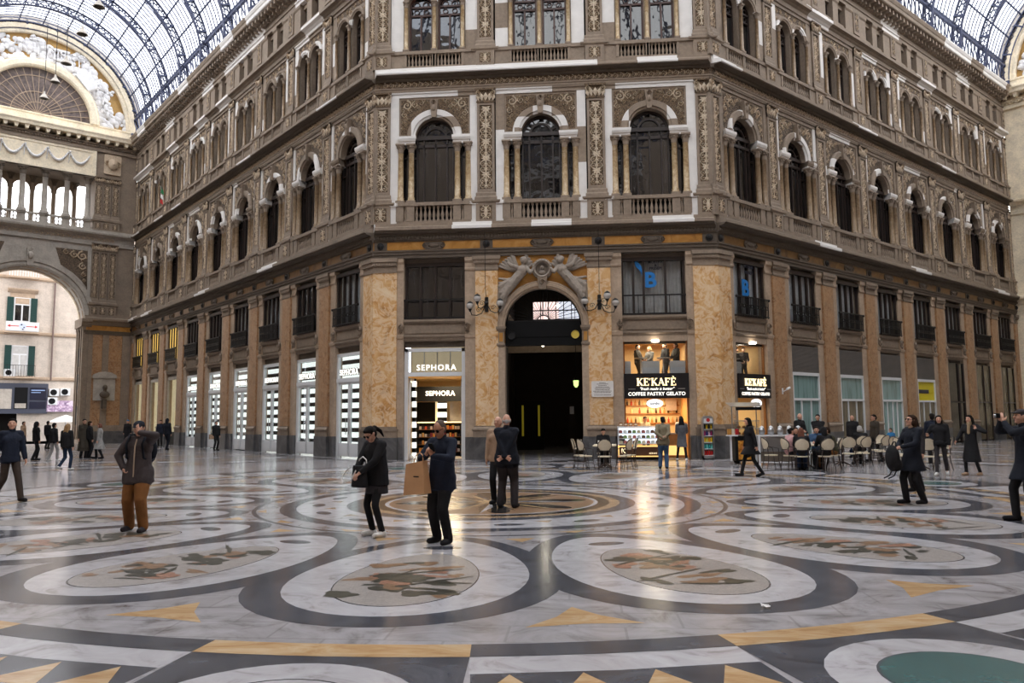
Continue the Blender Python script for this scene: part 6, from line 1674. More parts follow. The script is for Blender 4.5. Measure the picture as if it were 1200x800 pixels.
def capsule(m, p, q, r0, r1, n=10, sx=1.0, axis=None):
    """tapered limb with round ends; sx flattens it along axis"""
    p = Vector(p); q = Vector(q); d = q - p; L = d.length
    d = d / L if L > 1e-6 else Vector((0, 0, 1))
    a = d.cross(Vector(axis)) if axis else d.cross(Vector((0, 1, 0)))
    if a.length < 1e-3: a = d.cross(Vector((1, 0, 0)))
    a.normalize(); b = a.cross(d).normalized()
    rings = [(-1, 0.02), (-.8, .6), (-.45, .9), (0, 1)]
    vs = []; k = 0
    for t, s in rings: vs.append((p + d * t * r0, r0 * s)); 
    for t, s in reversed(rings): vs.append((q - d * t * r1, r1 * s))
    out = []
    for c, r in vs:
        for i in range(n):
            t = 2 * PI * i / n; out.append(c + a * (r * math.cos(t)) + b * (r * math.sin(t) * sx))
    fs = [(j * n + i, j * n + (i + 1) % n, (j + 1) * n + (i + 1) % n, (j + 1) * n + i) for j in range(len(vs) - 1) for i in range(n)]
    fs += [tuple(range(n - 1, -1, -1)), tuple(range((len(vs) - 1) * n, len(vs) * n))]
    m.add(out, fs, 0, True)
def ell(m, c, rx, ry, rz, rot=None, n=12): m.ball(c, 1, n, 9, 0, (rx, ry, rz), rot)
def frustum(m, c0, c1, a0, b0, a1, b1, n=16):
    """closed oval tube between two heights"""
    vs = []
    for c, a, b in ((c0, a0, b0), (c1, a1, b1)):
        for i in range(n):
            t = 2 * PI * i / n; vs.append((c[0] + a * math.cos(t), c[1] + b * math.sin(t), c[2]))
    m.add(vs, [(i, (i + 1) % n, n + (i + 1) % n, n + i) for i in range(n)] + [tuple(range(n - 1, -1, -1)), tuple(range(n, 2 * n))], 0, True)

def bend(p, q, l1, l2, pole):
    """joint between p and q for two bones, bent towards pole"""
    p = Vector(p); q = Vector(q); d = q - p; L = min(d.length, (l1 + l2) * .999)
    d.normalize(); a = (l1 * l1 - l2 * l2 + L * L) / (2 * L); h = math.sqrt(max(0, l1 * l1 - a * a))
    pl = Vector(pole); pl = pl - d * pl.dot(d)
    if pl.length < 1e-4: pl = Vector((0, -1, 0))
    pl.normalize()
    return p + d * a + pl * h, p + d * L

def cloth(name, c, var=.18, rough=.85):
    t = NT(name); t.b.inputs['Roughness'].default_value = rough; t.b.inputs['Specular IOR Level'].default_value = .25
    v = t.coord(); nz = t.noise(v, 5, 5, .6, .6)
    lo = tuple(x * (1 - var) for x in c[:3]) + (1,); hi = tuple(min(1, x * (1 + var)) for x in c[:3]) + (1,)
    t.l(t.ramp(nz.outputs[0], [(.35, lo), (.65, hi)]), t.b.inputs['Base Color']); t.bump(nz.outputs[0], .6, .03)
    return t.m
CL = {k: cloth(k + ' cloth', c) for k, c in {
    'black': rgb(30, 29, 31), 'navy': rgb(28, 33, 47), 'dark_navy': rgb(24, 27, 36), 'charcoal': rgb(52, 48, 50), 'brown_grey': rgb(68, 60, 60), 'rust': rgb(124, 82, 44),
    'dark_brown': rgb(58, 48, 42), 'beige': rgb(168, 140, 116), 'khaki': rgb(132, 122, 100), 'jeans': rgb(62, 86, 116), 'dark_jeans': rgb(34, 46, 66), 'grey': rgb(92, 94, 100), 'light_grey': rgb(150, 148, 146),
    'white': rgb(220, 218, 214), 'pink': rgb(206, 160, 160), 'green': rgb(70, 68, 50), 'blue': rgb(44, 110, 160), 'long_brown': rgb(60, 54, 46), 'cream': rgb(214, 196, 158), 'scarf': rgb(150, 128, 100)}.items()}
SKIN = plain('light skin', rgb(200, 152, 128), .55, var=.08, scale=6); SKIN2 = plain('tan skin', rgb(172, 122, 94), .55, var=.08, scale=6)
HAIR = {'black': plain('black hair', rgb(24, 20, 18), .8, spec=.15), 'brown': plain('brown hair', rgb(52, 36, 26), .8, var=.2, scale=20, spec=.15), 'auburn': plain('auburn hair', rgb(104, 56, 34), .6, var=.2, scale=20),
        'blonde': plain('dark blonde hair', rgb(140, 108, 70), .6, var=.25, scale=20), 'grey': plain('grey hair', rgb(160, 156, 152), .7), 'stubble': plain('cropped hair', rgb(86, 70, 60), .8)}
M['lip'] = plain('lips', rgb(166, 92, 86), .5)
M['eye'] = plain('dark eye', rgb(24, 18, 16), .2)

def hand(m, wrist, d, nrm, side, s, curl=.5, spread=.1, thumb=.6):
    """palm, four unequal bent fingers and a thumb; nrm: the way the palm faces"""
    d = Vector(d).normalized(); n = Vector(nrm); n = (n - d * n.dot(d))
    n = n.normalized() if n.length > 1e-3 else d.cross(Vector((1, 0, 0))).normalized()
    l = d.cross(n) * side           # towards the thumb
    w = Vector(wrist)
    pc = w + d * .045 * s
    capsule(m, w - d * .01 * s, w + d * .035 * s, .027 * s, .03 * s, 8)
    for t in (-.026, -.009, .009, .026): capsule(m, w + d * .02 * s + l * t * s * .8, w + d * .085 * s + l * t * s, .014 * s, .0125 * s, 6)
    for k, (t, L) in enumerate(((.029, .068), (.0095, .077), (-.0105, .071), (-.029, .055))):
        b = w + d * .086 * s + l * t * s; c1 = curl; dd = (d * math.cos(c1) + n * math.sin(c1) + l * t * spread * 20).normalized()
        j = b + dd * L * .5 * s; c2 = curl * 2.1; d2 = (d * math.cos(c2) + n * math.sin(c2) + l * t * spread * 14).normalized()
        e = j + d2 * L * .5 * s
        capsule(m, b, j, .0098 * s, .0088 * s, 6); capsule(m, j, e, .0088 * s, .0072 * s, 6)
    b = w + d * .03 * s + l * .03 * s; j = b + (l * .75 + d * .6 + n * .3 * thumb).normalized() * .036 * s; e = j + (d * .8 + l * .25 + n * thumb).normalized() * .034 * s
    capsule(m, b, j, .013 * s, .011 * s, 6); capsule(m, j, e, .0105 * s, .008 * s, 6)

def person(label, at, face, H=1.65, lean=0., hyaw=0., hpitch=0., feet=((-.1, 0), (.1, 0)), lift=(0, 0), hands=None, poles=None, palms=None, curl=(.5, .5), sit=None, hip=(0, 0),
           top='black', topkind='jacket', hem=None, bottom='black', legw=1.0, shoes='black', skin=SKIN, hair='black', hairkind='short', z0=0., fine=False, fat=1.0, group=None, extra=None, neckcol=None, sleeves=True, skirt=None, crossed=None):
    """a clothed figure. Facing -y before it is turned by face degrees (0 looks at the camera, 180 away)."""
    s = H / 1.75
    root = tag(empty('person', (at[0], at[1], z0), R(face)), label, 'person', group)
    vx = .0085 if fine else .0125; vg = .011 if fine else .017
    fw = lambda x, y, z: Vector((x, y, z)) * s
    pz = (.95 if sit is None else sit / s + .09)
    pel = fw(hip[0], hip[1], pz)
    cl, sl = math.cos(lean), math.sin(lean)
    up = lambda x, y, z: pel + Vector((x, y * cl - z * sl, y * sl + z * cl)) * s      # torso space above the pelvis
    waist, chest, neck = up(0, 0, .16), up(0, .01, .36), up(0, .005, .53)
    shl = [up(-.175 * (1 + .0 * fat), .01, .475), up(.175, .01, .475)]
    hb = up(0, -.01, .57)
    RH = Matrix.Rotation(hyaw, 3, 'Z') @ Matrix.Rotation(hpitch + lean * .6, 3, 'X')
    hd = lambda x, y, z: hb + RH @ (Vector((x, y, z)) * s)
    hc = hd(0, -.015, .115)
    hips = [pel + fw(-.085, 0, -.03), pel + fw(.085, 0, -.03)]
    knees = []; ank = []
    for i in (0, 1):
        fx, fy = feet[i]; a = fw(fx, fy, .085 + lift[i])
        kp = Vector((0, -1, .15)) if sit is None else Vector((0, -.5, 1))
        if poles and len(poles) > 2 and poles[2 + i]: kp = Vector(poles[2 + i])
        k, a = bend(hips[i], a, .44 * s, .43 * s, kp); knees.append(k); ank.append(a)
    hands = hands or (None, None)
    elb = []; wr = []
    for i, sg in ((0, -1), (1, 1)):
        t = hands[i]
        t = up(sg * .24, -.04, -.08) if t is None else fw(*t)
        pol = Vector((sg * .5, .8, -.5)) if not poles or not poles[i] else Vector(poles[i])
        e, w = bend(shl[i], t, .285 * s, .255 * s, pol); elb.append(e); wr.append(w)
    # ---- body: one continuous skin
    m = MB()
    ell(m, pel + fw(0, 0, .0), .15 * s * fat, .105 * s * fat, .12 * s); capsule(m, pel + fw(0, 0, .05), chest, .125 * s * fat, .13 * s, 12, .8)
    ell(m, chest, .16 * s, .105 * s, .17 * s); capsule(m, shl[0], shl[1], .055 * s, .055 * s); capsule(m, chest + (neck - chest) * .6, hd(0, 0, .06), .058 * s, .05 * s)
    ell(m, hc, .074 * s, .093 * s, .112 * s, RH); ell(m, hd(0, -.045, .055), .052 * s, .055 * s, .06 * s, RH); ell(m, hd(0, -.085, .02), .024 * s, .02 * s, .022 * s, RH)
    capsule(m, hd(0, -.1, .125), hd(0, -.118, .09), .011 * s, .017 * s, 6); ell(m, hd(0, -.09, .15), .055 * s, .016 * s, .012 * s, RH)
    for sg in (-1, 1): ell(m, hd(sg * .075, .0, .11), .012 * s, .022 * s, .032 * s, RH); ell(m, hd(sg * .04, -.07, .085), .026 * s, .025 * s, .028 * s, RH)
    for i, sg in ((0, -1), (1, 1)):
        capsule(m, shl[i], elb[i], .048 * s, .038 * s); capsule(m, elb[i], wr[i], .038 * s, .026 * s)
        d = (wr[i] - elb[i]); pn = Vector(palms[i]) if palms and palms[i] else Vector((-sg, 0, -.2))
        if palms and len(palms) > 2 and palms[2 + i]: d = Vector(palms[2 + i])
        hand(m, wr[i], d, pn, 1 if sg < 0 else -1, s, curl[i])
        capsule(m, hips[i], knees[i], .068 * s * min(1, legw), .046 * s * min(1, legw)); capsule(m, knees[i], ank[i], .046 * s * min(1, legw), .03 * s)
        capsule(m, ank[i], ank[i] + fw(0, -.1, -.055), .028 * s, .018 * s)
    fuse('body', m, [skin], root, vx, 3)
    for sg in (-1, 1):
        m = MB(); m.ball(hd(sg * .031, -.094, .122), .0095 * s, 8, 6); m.build('eye', M['eye'], root)
    m = MB(); m.ball(hd(0, -.099, .052), 1, 8, 6, 0, (.022 * s, .01 * s, .006 * s), RH); m.build('mouth', M['lip'], root)
    # ---- trousers
    m = MB(); lw = legw
    ell(m, pel, .165 * s * fat, .125 * s * fat, .125 * s); ell(m, pel + fw(0, 0, .07), .15 * s * fat, .118 * s * fat, .07 * s)
    for i in (0, 1):
        capsule(m, hips[i], knees[i], .094 * s * lw * fat, .071 * s * lw); capsule(m, knees[i], ank[i] + fw(0, .005, .0), .071 * s * lw, .061 * s * lw, 12)
    fuse('trousers', m, [CL[bottom]], root, vg, 5)
    # ---- shoes
    for i in (0, 1):
        m = MB(); a = ank[i]; tz = a.z - (.085 * s)
        tip = .0 if not lift[i] else -.05
        capsule(m, a + fw(0, .035, -.038), a + fw((-.02 if i == 0 else .02), -.155, -.047 + tip), .05 * s, .043 * s, 10); capsule(m, a + fw(0, .005, .0), a + fw(0, .01, -.035), .05 * s, .052 * s)
        base = min(0.0, 0.0)
        fuse('shoe', m, [CL[shoes]], root, vg * .8, 2)
    # ---- top
    m = MB()
    hz = hem if hem is not None else -.06
    cf = 1.12 if topkind == 'jacket' else 1.05
    capsule(m, pel + fw(0, 0, .06 + max(hz, -.02)), chest, .152 * s * fat * cf, .155 * s * cf, 14, .84); ell(m, chest, .186 * s * cf, .135 * s * cf, .175 * s)
    capsule(m, shl[0], shl[1], .07 * s * cf, .07 * s * cf); capsule(m, chest + (neck - chest) * .5, neck + (hb - neck) * .25, .085 * s, .068 * s)
    for sg in (-1, 1): ell(m, up(sg * .12, -.03, .36), .085 * s, .09 * s, .1 * s)
    if sit is None or skirt:
        c0 = pel + fw(0, 0, hz); c1 = pel + fw(0, 0, .12)
        flare = 1.0 + max(0, -hz - .1) * .55
        wa = max(.178 * fat, .085 + .094 * legw * fat + .012); wb = max(.142 * fat, .1 * legw * fat + .035)
        if hz > -.3: frustum(m, c0, c1, wa * s * flare, wb * s * flare, .165 * s * fat, .128 * s * fat)
        else:
            mid = pel + fw(0, 0, -.05); frustum(m, mid, c1, wa * s, wb * s, .16 * s * fat, .125 * s * fat)
            fc = (ank[0] + ank[1]) / 2; c0 = Vector((pel.x * .6 + fc.x * .4, pel.y * .6 + fc.y * .4, pel.z + hz * s))
            spr = abs(ank[0].y - ank[1].y) * .28
            frustum(m, c0, mid, (wa + .01) * s * flare, (wb + .01) * s * flare + spr, wa * s, wb * s)
    if sit is None and hz < -.05:
        for i in (0, 1):
            q_ = min(1, max(.08, (-hz - .07) / .44)); capsule(m, hips[i], hips[i] + (knees[i] - hips[i]) * q_, .094 * s * legw * fat + .02 * s, (.094 - .023 * q_) * s * legw * fat + .018 * s)
    for i in (0, 1):
        if sleeves:
            capsule(m, shl[i], elb[i], .068 * s * cf, .057 * s * cf); capsule(m, elb[i], elb[i] + (wr[i] - elb[i]) * .97, .057 * s * cf, .042 * s * cf)
    fuse('coat' if topkind == 'coat' else topkind, m, [CL[top]], root, vg, 5)
    m = MB(); capsule(m, neck + (hb - neck) * .1, neck + (hb - neck) * .42, .075 * s, .066 * s, 12); fuse('collar', m, [CL[neckcol or top]], root, vg * .8, 2)
    # ---- hair or hat
    hm = HAIR.get(hair, HAIR['black']); m = MB()
    if hairkind != 'bald':
        if hairkind in ('cap', 'beanie'): hm = CL[hair] if hair in CL else hm
        ell(m, hd(0, .008, .14), .082 * s, .098 * s, .092 * s, RH); ell(m, hd(0, .035, .105), .079 * s, .075 * s, .1 * s, RH)
        if hairkind not in ('cap', 'beanie', 'hood'): ell(m, hd(0, -.05, .195), .062 * s, .045 * s, .03 * s, RH); ell(m, hd(0, .0, .165), .086 * s, .085 * s, .07 * s, RH)
        if hairkind == 'cap': ell(m, hd(0, -.095, .165), .07 * s, .065 * s, .014 * s, RH); ell(m, hd(0, .0, .17), .085 * s, .1 * s, .06 * s, RH)
        if hairkind == 'beanie': ell(m, hd(0, .0, .18), .085 * s, .1 * s, .07 * s, RH)
        if hairkind in ('long', 'loose'):
            for sg in (-1, 0, 1): capsule(m, hd(sg * .045, .05, .12), hd(sg * .075, .085, -.16 if hairkind == 'long' else -.08), .05 * s, .042 * s, 8)
            for sg in (-1, 1): capsule(m, hd(sg * .07, -.01, .14), hd(sg * .088, .0, -.06), .028 * s, .022 * s, 8)
        if hairkind == 'ponytail':
            ell(m, hd(0, .1, .13), .035 * s, .04 * s, .035 * s, RH); capsule(m, hd(0, .12, .13), hd(.02, .17, .02), .038 * s, .03 * s, 8); capsule(m, hd(.02, .17, .02), hd(.03, .16, -.09), .03 * s, .012 * s, 8)
        if hairkind == 'bun': ell(m, hd(0, .1, .15), .045 * s, .045 * s, .045 * s, RH)
        if hairkind == 'bob':
            for sg in (-1, 1): ell(m, hd(sg * .065, .02, .07), .035 * s, .07 * s, .075 * s, RH)
            ell(m, hd(0, .07, .07), .07 * s, .045 * s, .08 * s, RH)
        if hairkind == 'hood':
            hm = CL[top]; ell(m, hd(0, .02, .12), .1 * s, .11 * s, .125 * s, RH); capsule(m, hd(0, .05, .08), hb + fw(0, .05, -.02), .09 * s, .09 * s)
    else:
        hm = HAIR['stubble'] if hair == 'stubble' else HAIR['grey']
        for sg in (-1, 1): ell(m, hd(sg * .066, .03, .095), .016 * s, .05 * s, .035 * s, RH)
        ell(m, hd(0, .082, .09), .05 * s, .022 * s, .04 * s, RH)
    fuse({'cap': 'flat_cap', 'beanie': 'knit_cap', 'hood': 'hood'}.get(hairkind, 'hair'), m, [hm], root, vx, 3)
    info = dict(root=root, s=s, wr=wr, elb=elb, shl=shl, pel=pel, chest=chest, hd=hd, RH=RH, up=up, neck=neck, knees=knees, ank=ank)
    return info

def to_world(I, v):
    r = I['root']; return Matrix.Translation(r.location) @ Matrix.Rotation(r.rotation_euler.z, 4, 'Z') @ Vector(v)
def glasses(I, mat=None):
    m = MB(); s = I['s']; hd = I['hd']
    for sg in (-1, 1):
        pts = [hd(sg * .033 + .026 * math.cos(2 * PI * k / 12), -.108, .12 + .02 * math.sin(2 * PI * k / 12)) for k in range(13)]
        m.tube(pts, .0045 * s, 5); m.tube([hd(sg * .058, -.106, .125), hd(sg * .078, -.02, .128)], .004 * s, 5)
        m.add([hd(sg * .033 + .024 * math.cos(2 * PI * k / 12), -.106, .12 + .018 * math.sin(2 * PI * k / 12)) for k in range(12)], [tuple(range(12))])
    m.tube([hd(-.008, -.108, .125), hd(.008, -.108, .125)], .004 * s, 5); m.build('eyeglasses', mat or M['black'], I['root'])
def zip_line(I, mat):
    m = MB(); s = I['s']; up = I['up']; pts = [up(0, -.175, -.09), up(0, -.172, .1), up(0, -.165, .25), up(0, -.155, .38), up(0, -.1, .5)]
    m.tube(pts, .011 * s, 5); m.build('zip', mat, I['root'])
def scarf(I, mat):
    m = MB(); s = I['s']; n = I['neck']; capsule(m, n + Vector((0, 0, -.01)), n + Vector((0, -.02, .05)) * s, .09 * s, .085 * s, 12); capsule(m, n + Vector((.02, -.1, 0)) * s, n + Vector((.03, -.16, -.25)) * s, .045 * s, .04 * s); fuse('scarf', m, [mat], I['root'], .014, 3)
# ------------------------------------------------------------------ who stands where
def thing_at(name, label, cat, I=None, loc=(0, 0, 0), rz=0., group=None):
    """an Empty in the world, optionally given in a figure's own space"""
    if I is not None:
        loc = to_world(I, loc); rz += I['root'].rotation_euler.z
    return tag(empty(name, loc, rz), label, cat, group)

# man with hand to his forehead
P1 = person('man in brown jacket and rust trousers clutching his capped forehead', (-5.21, 11.39), 4, 1.66, hyaw=.12, hpitch=.3, feet=((-.15, .06), (.15, -.1)), hands=((-.2, -.1, .99), (.1, -.21, 1.555)), poles=((-1, .3, .25), (1, -.1, -.12)),
            palms=((1, 0, 0), (0, .9, .2), None, (-.55, .1, .8)), curl=(.8, .35), top='brown_grey', bottom='rust', legw=1.3, shoes='charcoal', hair='dark_navy', hairkind='cap', hem=-.19, fine=True, fat=1.16)
zip_line(P1, M['sandstone'])
b = thing_at('backpack', 'dark backpack on the shoulders of the man holding his forehead', 'backpack', P1, (0, .2, 1.2))
m = MB(); ell(m, (0, .06, 0), .15, .09, .22); ell(m, (0, .12, -.06), .11, .06, .12); fuse('pack', m, [CL['dark_navy']], b, .014)
for sg in (-1, 1):
    m = MB(); m.tube([(sg * .12, .0, .12), (sg * .13, -.1, .24), (sg * .125, -.26, .24), (sg * .12, -.37, .1), (sg * .13, -.33, -.1), (sg * .14, -.12, -.18), (sg * .12, .02, -.14)], .018, 6); m.build('strap', CL['dark_navy'], b)

# woman looking into her handbag
P2 = person('woman in black jacket looking down into her black handbag', (-1.42, 11.0), -38, 1.58, lean=.1, hyaw=.1, hpitch=.62, feet=((-.13, .02), (.14, 0)), hands=((-.1, -.33, 1.0), (.06, -.34, 1.02)), poles=((-1, .4, -.3), (1, .5, -.3)),
            palms=((.3, .2, -1), (-.3, .2, -1)), curl=(.6, .6), top='black', bottom='black', legw=.82, shoes='white', hair='black', hairkind='ponytail', hem=-.16, fine=True, fat=1.2)
glasses(P2)
m = MB(); pz = P2['pel']; frustum(m, pz + Vector((0, 0, -.26)), pz + Vector((0, 0, .0)), .19, .15, .165, .125); fuse('tunic', m, [CL['charcoal']], P2['root'], .014)
hb_ = thing_at('handbag', 'black handbag with white cord handles held open by the woman in black', 'handbag', P2, (-.05, -.26, .7))
m = MB(); frustum(m, (0, 0, 0), (0, 0, .3), .17, .085, .145, .06); fuse('bag_body', m, [CL['black']], hb_, .012, 3)
for y, dx in ((-.07, -.05), (.05, .0)):
    m = MB(); m.tube([(-.1 + dx, y, .27), (-.16 + dx, y - .03, .2), (-.2 + dx, y - .06, .12), (-.12 + dx, y - .09, .06), (0, y - .08, .1), (.06, y - .04, .24)] if y < 0 else [(-.1, y, .28), (-.08, y, .38), (0, y, .42), (.08, y, .38), (.1, y, .28)], .009, 6); m.build('cord_handle', M['white'], hb_)

# man with phone and paper bag
P3 = person('man in navy jacket and eyeglasses looking at the phone in his hands', (-.38, 10.44), -26, 1.63, hyaw=.0, hpitch=.42, feet=((-.11, .03), (.13, -.03)), hands=((-.055, -.3, 1.24), (.06, -.3, 1.24)), poles=((-1, .3, -.6), (1, .3, -.6)),
            palms=((.7, .2, .6), (-.7, .2, .6), (.3, -.3, .9), (-.3, -.3, .9)), curl=(.55, .55), top='navy', bottom='black', legw=1.12, shoes='black', skin=SKIN2, hair='stubble', hairkind='bald', hem=-.19, fine=True, fat=1.17)
glasses(P3)
m = MB(); ell(m, P3['hd'](0, .03, .12), .079, .08, .1, P3['RH']); ell(m, P3['hd'](0, .02, .155), .076, .085, .075, P3['RH']); fuse('cropped_hair', m, [HAIR['stubble']], P3['root'], .009, 3)
ph = thing_at('phone', 'dark phone held in both hands by the man in navy', 'phone', P3, (.06, -.27, 1.22))
m = MB(); m.cbox(-.035, .035, -.008, .008, 0, .13, .008); m.xform(Matrix.Rotation(.6, 4, 'X')); m.build('case', M['black'], ph); m = MB(); m.box(-.03, .03, .008, .01, .012, .12); m.xform(Matrix.Rotation(.6, 4, 'X')); m.build('screen', plain('phone screen', rgb(70, 84, 110), .1), ph)
pb_ = thing_at('paper_bag', 'brown paper shopping bag hung on the forearm of the man in navy', 'bag', P3, (-.2, -.26, .66), -.05)
M['kraft'] = plain('brown kraft paper', rgb(196, 148, 104), .75, var=.1, scale=4)
m = MB(); v = [(-.2, -.07, 0), (.17, -.07, -.01), (.17, .07, -.01), (-.2, .07, 0), (-.13, -.045, .4), (.17, -.045, .42), (.17, .045, .42), (-.13, .045, .4)]
m.add(v, [(0, 3, 2, 1), (0, 1, 5, 4), (1, 2, 6, 5), (2, 3, 7, 6), (3, 0, 4, 7)]); m.xform(Matrix.Rotation(-.12, 4, 'Y')); m.build('bag_body', M['kraft'], pb_)
m = MB(); m.tube([(-.04, -.045, .4), (-.02, -.03, .5), (.05, -.02, .54), (.11, -.03, .5), (.12, -.045, .41)], .007, 6); m.build('handle', M['kraft'], pb_)
m = MB(); m.box(-.03, .06, -.062, -.058, .22, .235); m.build('logo', M['dark'], pb_)

# two older men talking
P4 = person('bald man in navy jacket with hands clasped behind his back', (.1, 14.5), 172, 1.72, hyaw=.25, feet=((-.15, .02), (.13, 0)), hands=((.03, .2, .93), (-.03, .2, .95)), poles=((-1, .5, 0), (1, .5, 0)),
            palms=((0, 1, 0), (0, 1, 0), (.8, 0, -.5), (-.8, 0, -.5)), curl=(.7, .7), top='dark_navy', bottom='charcoal', legw=1.2, hair='grey', hairkind='bald', hem=-.14, fine=True, fat=1.27)
P5 = person('man in beige jacket facing the bald man, mostly hidden behind him', (-.12, 15.15), -10, 1.68, hyaw=-.2, feet=((-.1, 0), (.1, -.02)), top='beige', bottom='black', hair='grey', hairkind='bald', hem=-.1)

# right foreground
P6 = person('woman in dark navy coat and eyeglasses looking up, backpack held in front', (7.63, 15.27), -72, 1.64, lean=-.04, hyaw=-.12, hpitch=-.2, feet=((-.09, -.12), (.1, .12)), hands=((-.1, -.27, 1.08), (.08, -.3, 1.12)), poles=((-1, .6, -.4), (1, .6, -.4)),
            palms=((.5, 0, -.6), (-.5, 0, -.6)), curl=(.7, .7), top='dark_navy', bottom='black', hem=-.3, topkind='coat', hair='brown', hairkind='bob', neckcol='beige', fine=True, fat=1.08, legw=1.05)
glasses(P6)
b = thing_at('backpack', 'black backpack hugged in front by the woman looking up', 'backpack', P6, (-.06, -.3, .62))
m = MB(); ell(m, (0, -.08, .22), .16, .11, .25); ell(m, (0, -.02, .1), .15, .1, .13); fuse('pack', m, [CL['black']], b, .014)
for dx in (-.06, .06):
    m = MB(); m.tube([(dx, -.05, .0), (dx - .02, -.1, -.1), (dx - .05, -.2, -.15)], .012, 6); m.build('strap', CL['black'], b)
m = MB(); m.tube([(-.05, -.05, .44), (-.02, -.03, .52), (.04, -.03, .52), (.07, -.05, .44)], .014, 6); m.build('carry_loop', CL['black'], b)
P7 = person('dark haired woman in grey coat standing close behind the woman looking up', (8.62, 17.6), -60, 1.62, hyaw=.2, top='charcoal', bottom='black', hair='black', hairkind='loose', hem=-.2, feet=((-.1, 0), (.1, .05)))
P8 = person('man in flat cap at the picture edge raising a camera', (8.3, 12.75), -96, 1.72, lean=.02, hpitch=-.05, feet=((-.12, -.15), (.12, .12)), hands=((-.06, -.3, 1.56), (.06, -.3, 1.54)), poles=((-1, 0, -.8), (1, 0, -.8)), palms=((.6, .3, .4), (-.6, .3, .4), (.2, -.3, .9), (-.2, -.3, .9)),
            top='dark_navy', topkind='coat', bottom='black', hem=-.3, hair='charcoal', hairkind='cap', fine=True, fat=1.1)
c_ = thing_at('camera', 'small dark camera held up by the man in the flat cap', 'camera', P8, (0, -.36, 1.58)); m = MB(); m.cbox(-.055, .055, -.03, .02, 0, .075, .01); m.build('camera_body', M['black'], c_); m = MB(); m.ring(0, .037, [(.0, -.055), (.024, -.055), (.028, -.03)], 0, 2 * PI, 12); m.build('lens', M['metal'], c_)
P9 = person('walking woman in black jacket, leggings and white sneakers with a belt bag', (11.15, 22.2), -28, 1.62, hyaw=.1, feet=((-.1, -.28), (.12, .25)), lift=(0, .05), hands=((-.3, -.25, 1.12), (.25, -.05, .78)), top='black', bottom='charcoal', legw=.85, shoes='white', hair='black', hairkind='long', hem=-.08, palms=((0, -1, 0), None, (0, -.3, 1), None))
b = thing_at('belt_bag', 'black belt bag at the waist of the walking woman in sneakers', 'bag', P9, (0, -.19, .88)); m = MB(); ell(m, (0, 0, 0), .13, .05, .07); fuse('pouch', m, [CL['black']], b, .014); m = MB(); m.tube([(-.12, .02, 0), (-.17, .18, .02), (0, .34, .03), (.17, .18, .02), (.12, .02, 0)], .012, 5); m.build('strap', CL['black'], b)
P10 = person('man in navy jacket seen from behind beyond the walking women', (12.6, 26.0), 165, 1.68, feet=((-.1, .12), (.1, -.12)), top='navy', bottom='black', hair='black', hairkind='short', shoes='light_grey')
P11 = person('woman in long black coat and beige scarf turning to her companion', (11.95, 22.2), -55, 1.62, hyaw=-.1, feet=((-.1, -.16), (.12, .16)), hands=((-.27, -.28, 1.0), (.22, -.1, 1.33)), poles=(None, (1, .2, -.8)), top='black', topkind='coat', bottom='black', hem=-.56, legw=.8, shoes='beige', hair='black', hairkind='long', palms=(None, (0, -.6, 0), None, (-.3, .1, .9)))
scarf(P11, CL['scarf'])

# far left edge and the left arm
P12 = person('man in navy jacket striding in at the left picture edge', (-10.4, 15.4), 62, 1.72, hyaw=-.5, hpitch=-.1, feet=((-.1, .35), (.12, -.28)), lift=(.1, 0), hands=((-.26, .12, .82), (.26, -.14, .8)), top='navy', bottom='dark_brown', hair='black', hairkind='short', hem=-.12, fine=True, skin=SKIN)
LEFTP = [
    ('person in black hooded jacket walking away on the left', (-22.1, 32.0), 150, dict(top='black', bottom='black', hair='black', hairkind='hood', feet=((-.1, .15), (.1, -.1)), H=1.66)),
    ('person in black jacket and grey trousers walking away on the left', (-20.8, 31.3), 160, dict(top='black', bottom='light_grey', hair='black', hairkind='short', feet=((-.1, -.15), (.1, .15)), shoes='white', H=1.6)),
    ('long haired blonde woman in black jacket and jeans walking away', (-15.99, 25.24), 175, dict(top='black', bottom='dark_jeans', hair='blonde', hairkind='long', feet=((-.09, -.1), (.1, .22)), lift=(0, .08), shoes='white', H=1.58, legw=.9, fine=True)),
    ('dark dressed person close beyond the blonde woman', (-20.6, 33.4), 150, dict(top='black', bottom='black', hair='brown', hairkind='short', H=1.66)),
    ('man in long dark brown coat standing by the left pier', (-20.79, 33.3), 60, dict(top='long_brown', topkind='coat', hem=-.62, bottom='black', hair='black', hairkind='short', H=1.76, hyaw=-.2)),
    ('woman in pale grey coat facing the man in the long coat', (-20.0, 33.25), -70, dict(top='light_grey', topkind='coat', hem=-.48, bottom='black', hair='auburn', hairkind='bob', H=1.56, feet=((-.1, -.15), (.1, .18)))),
    ('person in beige jacket in the shade before the dark street doorway', (-32.6, 45.07), 100, dict(top='beige', bottom='black', hair='brown', hairkind='short', H=1.68)),
    ('person in black near the dark street doorway', (-31.4, 45.6), 170, dict(top='black', bottom='black', hair='black', hairkind='short', H=1.7)),
    ('dark dressed person half hidden by the man holding his forehead', (-25.4, 47.9), 20, dict(top='navy', bottom='black', hair='black', hairkind='short', H=1.7)),
    ('person in dark clothes and bright blue cap by the left pier', (-28.4, 49.2), 10, dict(top='black', topkind='coat', hem=-.3, bottom='black', hair='blue', hairkind='beanie', H=1.72)),
    ('hooded dark figure walking away along the lit left shops', (-22.03, 42.6), 170, dict(top='dark_navy', bottom='dark_navy', hair='black', hairkind='hood', feet=((-.06, .1), (.06, -.12)), H=1.78)),
    ('person in black leaning by a banded shopfront with a beige bag', (-18.6, 41.5), 60, dict(top='black', bottom='black', hair='brown', hairkind='short', H=1.6)),
]
for lab, at, fc, kw in LEFTP:
    I = person(lab, at, fc, **kw)
